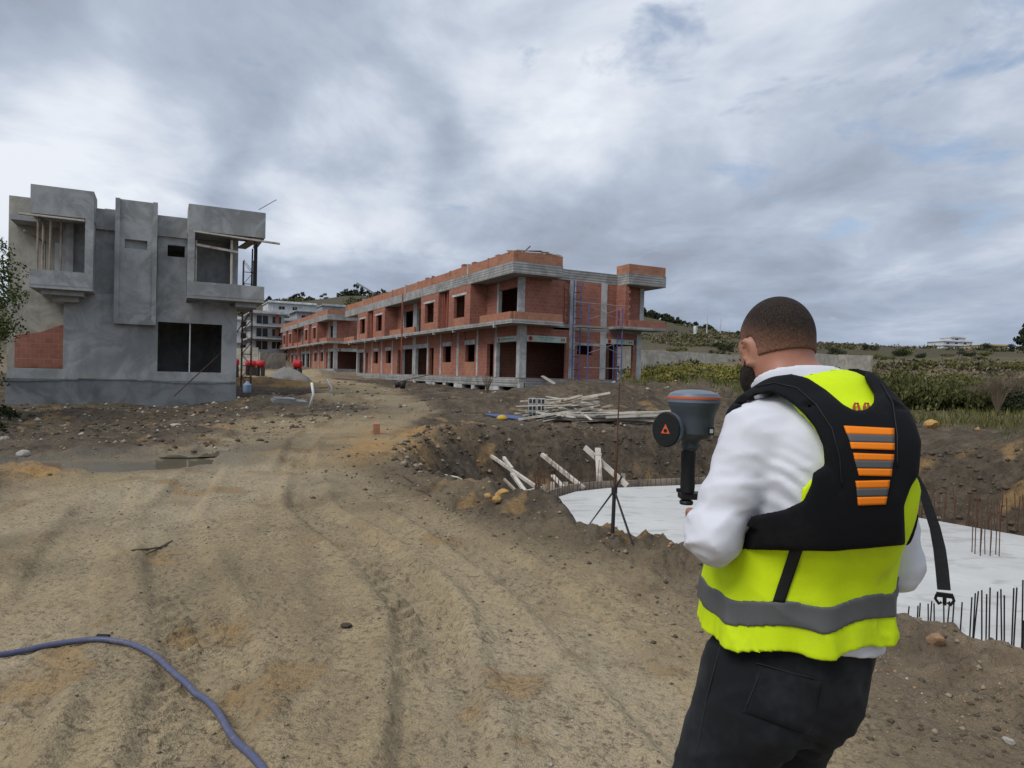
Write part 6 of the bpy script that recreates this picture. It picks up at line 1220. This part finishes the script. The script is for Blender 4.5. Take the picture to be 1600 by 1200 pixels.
MT['hivis'] = cloth('hi_vis_fabric', (0.68, 0.90, 0.012), 420, 0.10, 0.75, 0.15, 0.0, ((0.52, 0.66, 0.03), 6), vor=600)
for n_ in MT['hivis'].node_tree.nodes:
    if n_.type == 'BSDF_PRINCIPLED': n_.inputs['Sheen Weight'].default_value = 0.0
MT['reflect'] = cloth('reflective_tape', (0.115, 0.118, 0.122), 500, 0.1, 0.5, 0.2)
MT['harness'] = cloth('black_padded_fabric', (0.0075, 0.008, 0.010), 500, 0.3, 0.9, 0.25, 0.0, ((0.016, 0.016, 0.018), 8), vor=500)
MT['orange'] = cloth('orange_fabric', (1.0, 0.26, 0.015), 500, 0.05, 0.7, 0.2)
MT['stitch_y'] = cloth('yellow_thread', (0.40, 0.52, 0.02), 900, 0.1)
# ---- garments
def wr(p, fx, fy, fz, s): return vn3(p[:, 0] * fx + 31.0, p[:, 1] * fy + 17.0, p[:, 2] * fz + 5.0, s)
def shirt_f(p):
    d = torso(p) - 0.007; A = arms(p, 0.010)
    # folds: around the elbow, diagonal pulls on the shoulder blade and the sleeve
    def ridge(fx, fy, fz, s, sk=0.0): return (1 - np.abs(wr(p + sk * p[:, [2, 0, 1]], fx, fy, fz, s))) ** 3
    fold = 0.005 * wr(p + 0.25 * p[:, [2, 0, 1]], 14, 14, 26, 3) - 0.0060 * ridge(9, 9, 20, 15, 0.5) - 0.0035 * ridge(18, 18, 40, 17, -0.4) + 0.004
    el = np.exp(-(np.linalg.norm(p - np.array(ELL), axis=-1) / 0.11) ** 2); arm = A + fold * (0.6 + 1.1 * el)
    pull = np.sin((p[:, 2] * 1.0 + 0.75 * p[:, 0]) * 190 + 3 * wr(p, 12, 12, 12, 8)) * np.exp(-((p[:, 0] + 0.115) / 0.05) ** 2 - ((p[:, 2] - 1.40) / 0.085) ** 2)
    d = smin(d, arm, 0.018) + 0.0040 * np.sign(pull) * np.abs(pull) ** 1.6 - 0.0030 * ridge(12, 12, 30, 19, 0.6) + 0.002
    d = d - 0.016 * sstep(1.13, 1.06, p[:, 2])
    col = smax(np.abs(neck(p) - 0.017) - 0.006, np.abs(p[:, 2] - 1.588 + 0.45 * (p[:, 1] + 0.03)) - 0.040, 0.006)       # stand collar
    d = np.minimum(d, col); d = np.maximum(d, -(neck(p) - 0.006) * 1.0) if False else d
    d = smax(d, 1.052 - 0.16 * p[:, 0] - p[:, 2], 0.004)
    for w_, e_ in ((WRL, ELL), (WRR, ELR)):
        w2 = np.array(w_); ax = w2 - np.array(e_); ax /= np.linalg.norm(ax); cut = (p - w2) @ ax - 0.004; near = np.linalg.norm(p - w2, axis=-1) < 0.09
        d = np.where(near, np.maximum(d, cut), d)
    return d
def flare(p):
    a_ = np.arctan2(p[:, 1], p[:, 0]); k = np.clip((1.26 - p[:, 2]) / 0.22, 0, 1)
    return k * (0.009 + 0.005 * np.sin(a_ * 7 + 1.3 + p[:, 2] * 6) + 0.004 * np.sin(a_ * 13 + 0.4) + 0.004 * wr(p, 9, 9, 9, 12) + 0.008 * (1 - np.abs(wr(p + 0.3 * p[:, [2, 0, 1]], 12, 12, 6, 14))) ** 4 + 0.004 * (1 - np.abs(wr(p, 22, 22, 16, 16))) ** 5)
def vest_s(p): return torso(p) - 0.023 - flare(p)
def hem(p): return 1.062 + 0.09 * p[:, 0] + 0.006 * np.sin(p[:, 0] * 40)
def vest_region(p):
    cxz = 0.004; r = hem(p) - p[:, 2]
    x_ = p[:, 0] - cxz; hole = 0.128 - 0.035 * sstep(1.39, 1.45, p[:, 2]) + 0.13 * sstep(1.30, 1.20, p[:, 2]) + 0.02 * sstep(1.48, 1.56, p[:, 2]); up_ = sstep(1.14, 1.24, p[:, 2])
    r = np.maximum(r, np.where(p[:, 2] > 1.2, np.abs(x_) - hole, -1))
    return np.maximum(r, -(neck(p) - 0.040))
def vest_f(p): return smax(np.abs(vest_s(p)) - 0.0048, vest_region(p), 0.003)
def band_f(p):
    zb = p[:, 2] - (hem(p) + 0.083 + 0.03 * p[:, 0]); return smax(np.abs(vest_s(p) - 0.0045) - 0.004, np.maximum(np.abs(zb) - 0.026, vest_region(p)), 0.001)
HARN = [(1120, 622), (1150, 606), (1178, 596), (1205, 588), (1237, 584), (1262, 590), (1290, 608), (1318, 632), (1335, 641), (1352, 640), (1365, 630), (1365, 615), (1350, 590), (1356, 570), (1394, 596), (1424, 640), (1440, 690), (1436, 742),
        (1424, 760), (1413, 790), (1415, 852), (1300, 862), (1150, 859), (1157, 838), (1174, 806), (1225, 796), (1255, 782), (1267, 757), (1270, 738), (1288, 727), (1285, 695), (1272, 667), (1254, 645), (1233, 627), (1207, 613), (1180, 618), (1150, 640), (1120, 662)]
HOFF = 0.024
def harness_s(p): return torso(p) - HOFF - 0.35 * flare(p)
def harness_f(p):
    s_ = np.abs(harness_s(p) - 0.009) - 0.009
    reg = np.full(len(p), 0.5); nearm = s_ < 0.03
    if nearm.any():
        q = p[nearm]; cx, cy, _, _ = tprof(q[:, 2]); back = (q[:, 0] - cx) * (CAM_L[0] - cx) + (q[:, 1] - cy) * (CAM_L[1] - cy)
        back = back / np.hypot(CAM_L[0] - cx, CAM_L[1] - cy)
        W = to_world(q); dq = W - EYE; w_ = dq @ CAM_F; px = 800 + F_PX * (dq @ CAM_R) / w_; py = 600 - F_PX * (dq @ CAM_U) / w_
        rb = poly_sd(px, py, HARN) * w_ / F_PX
        x_ = np.abs(q[:, 0] - 0.004); strap = np.maximum(np.abs(x_ - 0.112) - 0.034, 1.22 - q[:, 2]); belt = np.abs(q[:, 2] - 1.285) - 0.05
        rf = np.minimum(strap, belt)
        k = sstep(-0.045, -0.015, back); reg[nearm] = rb * k + rf * (1 - k)
    return smax(s_, reg, 0.010)
def jbase(p): return smin(legs(p, 0.004), smax(torso(p) - 0.006, p[..., 2] - 1.09, 0.01), 0.03)
def jeans_f(p):
    rd_ = (1 - np.abs(wr(p + 0.6 * p[:, [2, 0, 1]], 7, 7, 16, 27))) ** 4
    d = jbase(p) - 0.005 * rd_ + 0.0035 * wr(p, 14, 14, 22, 21) + 0.0025 * wr(p + 0.4 * p[:, [2, 2, 0]], 26, 26, 30, 23)
    crease = np.sin((p[:, 2] + 0.6 * p[:, 0]) * 150 + 2.5 * wr(p, 9, 9, 9, 25)) * np.exp(-((p[:, 2] - 0.83) / 0.07) ** 2 - ((p[:, 0] + 0.02) / 0.12) ** 2); d = d + 0.0035 * crease
    d = smax(d, p[:, 2] - (1.075 - 0.12 * p[:, 0]), 0.006)
    return np.maximum(d, 0.035 - p[:, 2])
def hair_f(p):
    q = head_l(p); s_ = smin(skull(p), neck(p), 0.035)
    line = -0.052 + 0.0 * q[:, 2]
    low = np.where(q[:, 1] > 0.0, -0.040 + (q[:, 1]) * 2.2, -0.040 + 0.10 * (q[:, 1] + 0.05)) ; r = low - q[:, 2]
    r = np.maximum(r, -(ears(p) - 0.004)); r = np.maximum(r, q[:, 1] - 0.075)
    return smax(np.abs(s_ - 0.001) - 0.0036, r * 0.7, 0.003)
def beard_f(p):
    q = head_l(p); s_ = smin(skull(p), neck(p), 0.035)
    r = np.maximum(0.005 - q[:, 1] - 0.25 * (q[:, 2] + 0.06), q[:, 2] + 0.038 - 0.0 * q[:, 1]); r = np.minimum(r, np.maximum(np.abs(q[:, 1] - 0.022) - 0.010, np.abs(q[:, 2] + 0.02) - 0.035))
    chin = ell(q, (0, 0.062, -0.118), (0.045, 0.045, 0.042))
    th = 0.004 + 0.010 * sstep(-0.02, -0.08, q[:, 2]) + 0.002 * wr(p, 120, 120, 60, 33)
    d = smax(np.abs(s_) - th, r, 0.006); d = smin(d, chin, 0.02); return smax(d, -(torso(p) - 0.03), 0.005)
person = empty('person', (P0[0], P0[1], 0.0), PSI)
tag(person, 'man in white shirt, yellow safety vest, black padded harness and black jeans, seen from behind', 'person')
bodyo = sdf_obj('body', body_f, (-0.42, -0.34, 0.0), (0.42, 0.46, 1.84), 0.0062, MT['skin'], person)
sdf_obj('hair', hair_f, (-0.13, -0.12, 1.56), (0.11, 0.18, 1.83), 0.0034, MT['hair'], person)
sdf_obj('beard', beard_f, (-0.13, -0.04, 1.52), (0.11, 0.2, 1.74), 0.0045, MT['beard'], person)
shirto = sdf_obj('shirt', shirt_f, (-0.40, -0.32, 0.93), (0.42, 0.34, 1.68), 0.0058, MT['shirt'], person)
sdf_obj('jeans', jeans_f, (-0.40, -0.30, 0.0), (0.34, 0.32, 1.12), 0.0066, MT['jeans'], person)
vesto = sdf_obj('safety_vest', vest_f, (-0.32, -0.33, 0.95), (0.34, 0.34, 1.68), 0.0050, MT['hivis'], person)
sdf_obj('reflective_band', band_f, (-0.33, -0.34, 1.02), (0.35, 0.34, 1.26), 0.0042, MT['reflect'], vesto)
harno = sdf_obj('harness', harness_f, (-0.34, -0.34, 1.14), (0.36, 0.32, 1.66), 0.0052, MT['harness'], person)
def shoe_f(p):
    d = None
    for ft in (FTL, FTR):
        e = smin(rcone(p, (ft[0], ft[1] - 0.03, 0.055), (ft[0], ft[1] + 0.19, 0.045), 0.052, 0.046), rcone(p, (ft[0], ft[1] - 0.01, 0.06), (ft[0], ft[1], 0.12), 0.05, 0.05), 0.03); d = e if d is None else np.minimum(d, e)
    return np.maximum(d, -p[:, 2] + 0.004)
sdf_obj('shoes', shoe_f, (-0.36, -0.1, -0.02), (0.16, 0.36, 0.2), 0.008, MT['black'], person)
# ---- things laid on the back by ray marching from outside onto the cloth
def march_many(pp, fn, extra=0.0):
    pp = np.asarray(pp, float); d = CAM_F + (pp[:, 0:1] - 800) / F_PX * CAM_R - (pp[:, 1:2] - 600) / F_PX * CAM_U; d /= np.linalg.norm(d, axis=1)[:, None]
    dl = np.stack([d @ PR, d @ PF, d[:, 2]], -1); tt = np.full(len(pp), 0.9)
    for _ in range(70):
        s_ = fn(CAM_L + dl * tt[:, None]) - extra; tt = np.where(s_ > 0.0003, np.minimum(tt + np.maximum(s_ * 0.75, 0.0003), 3.0), tt)
    return [q if t_ < 2.6 else None for q, t_ in zip(CAM_L + dl * tt[:, None], tt)]
def march(px, py, fn, extra=0.0): return march_many([(px, py)], fn, extra)[0]
def patch(name, quad, fn, extra, mat, parent, nu=12, nv=4, th=0.0025):
    quad = [np.array(q, float) for q in quad]; V = []
    for j in range(nv + 1):
        for i in range(nu + 1):
            u_, w_ = i / nu, j / nv; p = (quad[0] * (1 - u_) + quad[1] * u_) * (1 - w_) + (quad[3] * (1 - u_) + quad[2] * u_) * w_
            V.append(p)
    V = march_many(V, fn, extra); good = [q for q in V if q is not None]; V = [q if q is not None else good[0] for q in V]
    f_ = [(j * (nu + 1) + i, j * (nu + 1) + i + 1, (j + 1) * (nu + 1) + i + 1, (j + 1) * (nu + 1) + i) for j in range(nv) for i in range(nu)]
    o = mesh_obj(name, V, [tuple(reversed(q)) for q in f_], mat, parent, smooth=True)
    md = o.modifiers.new('thick', 'SOLIDIFY'); md.thickness = th; md.offset = -1; return o
Zq = lambda L_: [(1040 + x / 3, 440 + y / 3) for x, y in L_]
hs = lambda p: harness_s(p) - 0.018
for grp in (([(837, 675), (1072, 687), (1073, 720), (850, 713)], [(852, 714), (1073, 721), (1074, 757), (866, 751)], [(866, 752), (1074, 757), (1074, 790), (872, 783)]),
            ([(882, 803), (1072, 810), (1070, 839), (888, 836)], [(888, 837), (1069, 840), (1063, 877), (899, 875)], [(900, 876), (1063, 878), (1060, 913), (908, 910)]),
            ([(892, 935), (1052, 931), (1048, 967), (897, 969)], [(897, 970), (1047, 968), (1040, 1007), (900, 1010)], [(901, 1011), (1040, 1008), (1033, 1045), (904, 1050)])):
    for k, q in enumerate(grp): patch('reflective_strip' if k == 1 else 'orange_strip', Zq(q), hs, 0.002, MT['reflect'] if k == 1 else MT['orange'], harno)
# tail strap lying on the vest
patch('webbing_strap', [(1233, 861), (1254, 861), (1226, 942), (1207, 940)], vest_s, 0.008, MT['black'], harno, 4, 14, 0.003)
# seams of the shoulder padding
for seam in ([(1180, 604), (1210, 598), (1245, 606), (1275, 632), (1300, 670), (1312, 715), (1316, 770)], [(1378, 600), (1395, 630), (1402, 680), (1402, 740)]):
    pts = []
    for a_, b_ in zip(seam[:-1], seam[1:]):
        for k in range(6): pts.append((a_[0] + (b_[0] - a_[0]) * k / 6, a_[1] + (b_[1] - a_[1]) * k / 6))
    pts = [p for p in march_many(pts, hs, 0.001) if p is not None]; MB().tube(pts, 0.0014, 6).build('seam', MT['black'], harno, smooth=True)
# red zip pulls in the yoke
for x_ in (1338, 1354):
    pts = [march(x_ + dx, y_, lambda p: torso(p) - 0.030, 0.003) for dx, y_ in ((-4, 645), (-4, 636), (-2, 630), (2, 630), (4, 636), (5, 645))]; MB().tube([p for p in pts if p is not None], 0.0022, 6).build('zip_pull', MT['banner_red'], harno, smooth=True)
# loose strap with its buckle
def ribbon(name, pts, w, th, mat, parent, wdir):
    V = []; f_ = []; wd = np.array(wdir, float)
    for i, p in enumerate(pts):
        p = np.array(p); tdir = np.array(pts[min(i + 1, len(pts) - 1)]) - np.array(pts[max(i - 1, 0)]); tdir = tdir / np.linalg.norm(tdir)
        wi = wd - tdir * (wd @ tdir); wi /= np.linalg.norm(wi); nn = np.cross(tdir, wi); ww = w[i] if isinstance(w, (list, tuple)) else w
        V += [p - wi * ww / 2 - nn * th / 2, p + wi * ww / 2 - nn * th / 2, p + wi * ww / 2 + nn * th / 2, p - wi * ww / 2 + nn * th / 2]
    for i in range(len(pts) - 1):
        for j in range(4): f_.append((i * 4 + j, i * 4 + (j + 1) % 4, i * 4 + 4 + (j + 1) % 4, i * 4 + 4 + j))
    n = len(pts) * 4; f_ += [(3, 2, 1, 0), (n - 4, n - 3, n - 2, n - 1)]
    return mesh_obj(name, V, f_, mat, parent)
sp = [(1404, 738), (1420, 736), (1432, 748), (1442, 768), (1451, 795), (1461, 825), (1468, 858), (1472, 890), (1475, 922)]
pts = [to_local(at(x, y, 1.60 - 0.0004 * max(0, y - 736))) for x, y in sp]
st = ribbon('loose_strap', pts, [0.016, 0.016, 0.016, 0.018, 0.020, 0.022, 0.025, 0.026, 0.026], 0.003, MT['black'], harno, (0.75, -0.5, 0.1))
bc = to_local(at(1476, 930, 1.52)); mb = MB()
dn = np.array((0.03, 0, -1.0)); sd__ = np.array((0.866, -0.5, 0.0))
mb.beam(bc - sd__ * 0.016, bc + sd__ * 0.016, 0.007, 0.010)
for s_ in (-1, 1): mb.tube([bc + sd__ * 0.015 * s_, bc + sd__ * 0.018 * s_ + dn * 0.010, bc + sd__ * 0.011 * s_ + dn * 0.021, bc + sd__ * 0.006 * s_ + dn * 0.016], 0.0032, 6)
mb.tube([bc, bc + dn * 0.022], 0.004, 6); mb.build('buckle', MT['black'], st)
# back pocket, belt line and side seam of the jeans
js = jbase
def seam_line(name, px_pts, fn, r, mat, parent, ex=0.001, n=8):
    pts = []
    for a_, b_ in zip(px_pts[:-1], px_pts[1:]):
        for k in range(n): pts.append((a_[0] + (b_[0] - a_[0]) * k / n, a_[1] + (b_[1] - a_[1]) * k / n))
    pts = [p for p in march_many(pts, fn, ex) if p is not None]
    if len(pts) > 2: MB().tube(pts, r, 5).build(name, mat, parent, smooth=True)
jo = [o for o in person.children if o.name.startswith('jeans')][0]
MT['stitch'] = cloth('grey_stitching', (0.028, 0.030, 0.034), 900, 0.2)
patch('back_pocket', [(1186, 1040), (1282, 1066), (1268, 1150), (1160, 1112)], js, 0.003, MT['jeans'], jo, 10, 8, 0.003)
seam_line('stitching', [(1182, 1036), (1284, 1064)], js, 0.0013, MT['stitch'], jo, 0.004)
seam_line('stitching', [(1187, 1052), (1163, 1112)], js, 0.0012, MT['stitch'], jo, 0.004); seam_line('stitching', [(1128, 1000), (1104, 1090), (1085, 1195)], js, 0.0016, MT['stitch'], jo, 0.001)


# ------------------------------------------------------------------ satellite receiver he holds
DP = at(1076, 783, 1.75)
dev = empty('survey_receiver', tuple(DP), 0.0)
tag(dev, 'dark grey handheld satellite survey receiver with domed top and side camera on black grip', 'receiver')
MT['dgrey'] = simple('dark_grey_plastic', (0.060, 0.075, 0.088), 0.5, var=0.06, bump=0.04, spec=0.4)
MT['dome'] = simple('blue_grey_plastic', (0.145, 0.175, 0.22), 0.42, var=0.05, bump=0.03, spec=0.4)
MT['orange_line'] = simple('orange_plastic', (0.62, 0.12, 0.04), 0.5, var=0.05, bump=0)
MT['blackgrip'] = simple('black_rubber', (0.014, 0.015, 0.017), 0.6, var=0.2, bump=0.2, bscale=300)
SX = 1.75 / F_PX
lean = np.array([0.014, 0, 0])
def dz(py): return (783 - py) * SX
top = (0.006, 0, 0)
shade_auto(MB().lathe([(0.0664, dz(628)), (0.0664, dz(620)), (0.060, dz(614)), (0.045, dz(610.5)), (0.022, dz(608.5)), (0.001, dz(608))], 40, top).build('antenna_dome', MT['dome'], dev), 30)
shade_auto(MB().lathe([(0.0675, dz(622.5)), (0.0675, dz(619.0))], 40, top).build('orange_ring', MT['orange_line'], dev), 30)
shade_auto(MB().lathe([(0.040, dz(684)), (0.050, dz(676)), (0.0515, dz(655)), (0.054, dz(646)), (0.062, dz(636)), (0.0658, dz(628)), (0.0658, dz(622.6))], 40, top).build('receiver_body', MT['dgrey'], dev), 30)
# side camera pod: points towards the viewer's left
nrm = np.array([-0.62, -0.78, 0.0]); pc = np.array(at(1041, 671, 1.70)) - DP
a1 = np.cross(nrm, (0, 0, 1.0)); V = []; f_ = []; K = 28
for (r_, off) in ((0.030, -0.050), (0.041, -0.030), (0.0445, -0.010), (0.0445, 0.0), (0.041, 0.004)):
    for k in range(K):
        tt = 2 * math.pi * k / K; V.append(pc + nrm * off + (a1 * math.cos(tt) * 0.86 + np.array([0, 0, 1.0]) * math.sin(tt)) * r_)
for i in range(4):
    for k in range(K): f_.append((i * K + k, i * K + (k + 1) % K, (i + 1) * K + (k + 1) % K, (i + 1) * K + k))
pod = mesh_obj('camera_pod', V[:4 * K], [q for q in f_ if max(q) < 4 * K] + [tuple(range(K))], MT['dome'], dev); shade_auto(pod, 40)
face = mesh_obj('camera_cover', V[3 * K:], [(k, (k + 1) % K, K + (k + 1) % K, K + k) for k in range(K)] + [tuple(range(K, 2 * K))], MT['black'], dev); shade_auto(face, 40)
a1n = -a1
def tri_logo(sc, name, mat, off, hole=False):
    P = [pc + nrm * off + (a1n * x * sc + np.array([0, 0, 1.0]) * y * sc) for x, y in ((-0.012, -0.010), (0.012, -0.010), (0.0, 0.014))]; mesh_obj(name, P, [(0, 1, 2)], mat, face)
tri_logo(1.0, 'logo', MT['orange_line'], 0.0048)
P = [pc + nrm * 0.0052 + (a1n * 0.0048 * math.cos(q) + np.array([0, 0, 1.0]) * (0.0048 * math.sin(q) - 0.003)) for q in np.linspace(0, 2 * math.pi, 14, endpoint=False)]; mesh_obj('logo_eye', P, [tuple(range(14))], MT['black'], face)
# label plate, neck, grip, clamp
MB().box(0.030, 0.044, -0.056, -0.049, dz(676), dz(664)).build('display', MT['blackgrip'], dev); MB().box(0.033, 0.041, -0.0575, -0.056, dz(673), dz(667)).build('screen', simple('pale_screen', (0.42, 0.5, 0.5), 0.4, var=0.1, bump=0), dev)
shade_auto(MB().lathe([(0.016, dz(704)), (0.024, dz(698)), (0.022, dz(690)), (0.030, dz(684.5))], 20, (0.0, 0, 0)).build('neck_joint', MT['dgrey'], dev), 30)
shade_auto(MB().lathe([(0.017, dz(769)), (0.0185, dz(760)), (0.0175, dz(735)), (0.019, dz(708)), (0.0175, dz(704))], 20, (-0.004, 0, 0)).build('grip', MT['blackgrip'], dev), 30)
mb = MB(); mb.box(-0.022, 0.040, -0.012, 0.03, dz(780), dz(770)); mb.build('clamp_bracket', MT['black'], dev, bevel=0.002)
shade_auto(MB().lathe([(0.016, dz(788)), (0.018, dz(785)), (0.016, dz(782)), (0.006, dz(781)), (0.006, dz(779.5))], 18, (-0.006, 0, 0)).build('clamp_knob', MT['black'], dev), 30)
MB().tube([(-0.020, 0, dz(766)), (-0.032, 0, dz(766))], 0.005, 8).build('clamp_screw', MT['black'], dev)
MB().box(0.03, 0.085, 0.004, 0.016, dz(777), dz(772)).build('clamp_arm', MT['black'], dev)
# ------------------------------------------------------------------ labels: count things in a row from the left
ORD = 'first second third fourth fifth sixth seventh eighth ninth tenth eleventh twelfth thirteenth fourteenth fifteenth sixteenth seventeenth eighteenth nineteenth twentieth'.split()
ORD += ['twenty-' + w for w in ORD[:9]] + ['thirtieth'] + ['thirty-' + w for w in ORD[:9]] + ['fortieth'] + ['forty-' + w for w in ORD[:9]] + ['fiftieth'] + ['fifty-' + w for w in ORD[:9]]
def count_left(group, phrase):
    obs = [o for o in COL.objects if o.parent is None and o.get('group') == group]
    def key(o):
        c = np.array(o.matrix_basis.translation)
        if o.type == 'MESH' and o.data.vertices: c = c + np.mean([np.array(v_.co) for v_ in o.data.vertices], axis=0) * np.array(o.scale)
        return project(c)[0]
    for k, o in enumerate(sorted(obs, key=key)):
        if k < len(ORD): o['label'] = ORD[k] + ' ' + phrase + ' from the left'
for g_, ph in (('rebars along the near slab edge', 'bare rebar in the row at the near slab edge'), ('column starter bars on the slab', 'starter bar of the thin bundle rising from the slab'), ('formwork edge boards', 'low timber board edging the far side of the slab'),
               ('formwork stakes', 'short upright timber stake at the far slab edge'), ('blue bars on the ground', 'blue bar in the bundle beside the concrete blocks'), ('clay lumps on the pit edge', 'orange clay lump of the pile on the near pit edge'),
               ('clay lumps by the puddle', 'orange clay lump beside the muddy puddle'), ('planks poking up from the pile', 'plank poking up out of the timber piles'), ('reedy hedge bushes', 'green bush of the reedy hedge right of the man'),
               ('trees on the right ridge', 'small dark tree on the right skyline ridge'), ('cypresses on the right ridge', 'slim dark cypress on the right skyline'), ('dark bushes at the right edge', 'dark green bush at the right picture edge'), ('dark bushes by the short wall', 'dark bush before the short pale wall'),
               ('rebars along the right slab edge', 'rusty rebar of the dense row at the right slab edge'), ('yellow scrub behind the hedge', 'yellowish bush behind the reedy hedge'), ('planks on the roof corner', 'plank on the roof corner of the brick row'), ('olive scrub in the right field', 'olive bush in the field beyond the hedge'),
               ('planks in the long stack', 'plank of the long timber stack beyond the pit'), ('planks in the jumbled pile', 'plank of the jumbled timber pile beyond the pit'), ('yellow scrub below the wall', 'yellow green bush below the long field wall')):
    count_left(g_, ph)
for o in COL.objects:
    if o.get('group') == 'stacked concrete blocks':
        pass
blk = sorted([o for o in COL.objects if o.get('group') == 'stacked concrete blocks'], key=lambda o: (round(o.location.z, 1), o.location.x))
for k, o in enumerate(blk): o['label'] = 'grey hollow concrete block, %s of the %s row in the small stack' % (('left', 'right')[k % 2], ('bottom', 'middle', 'top')[k // 2])
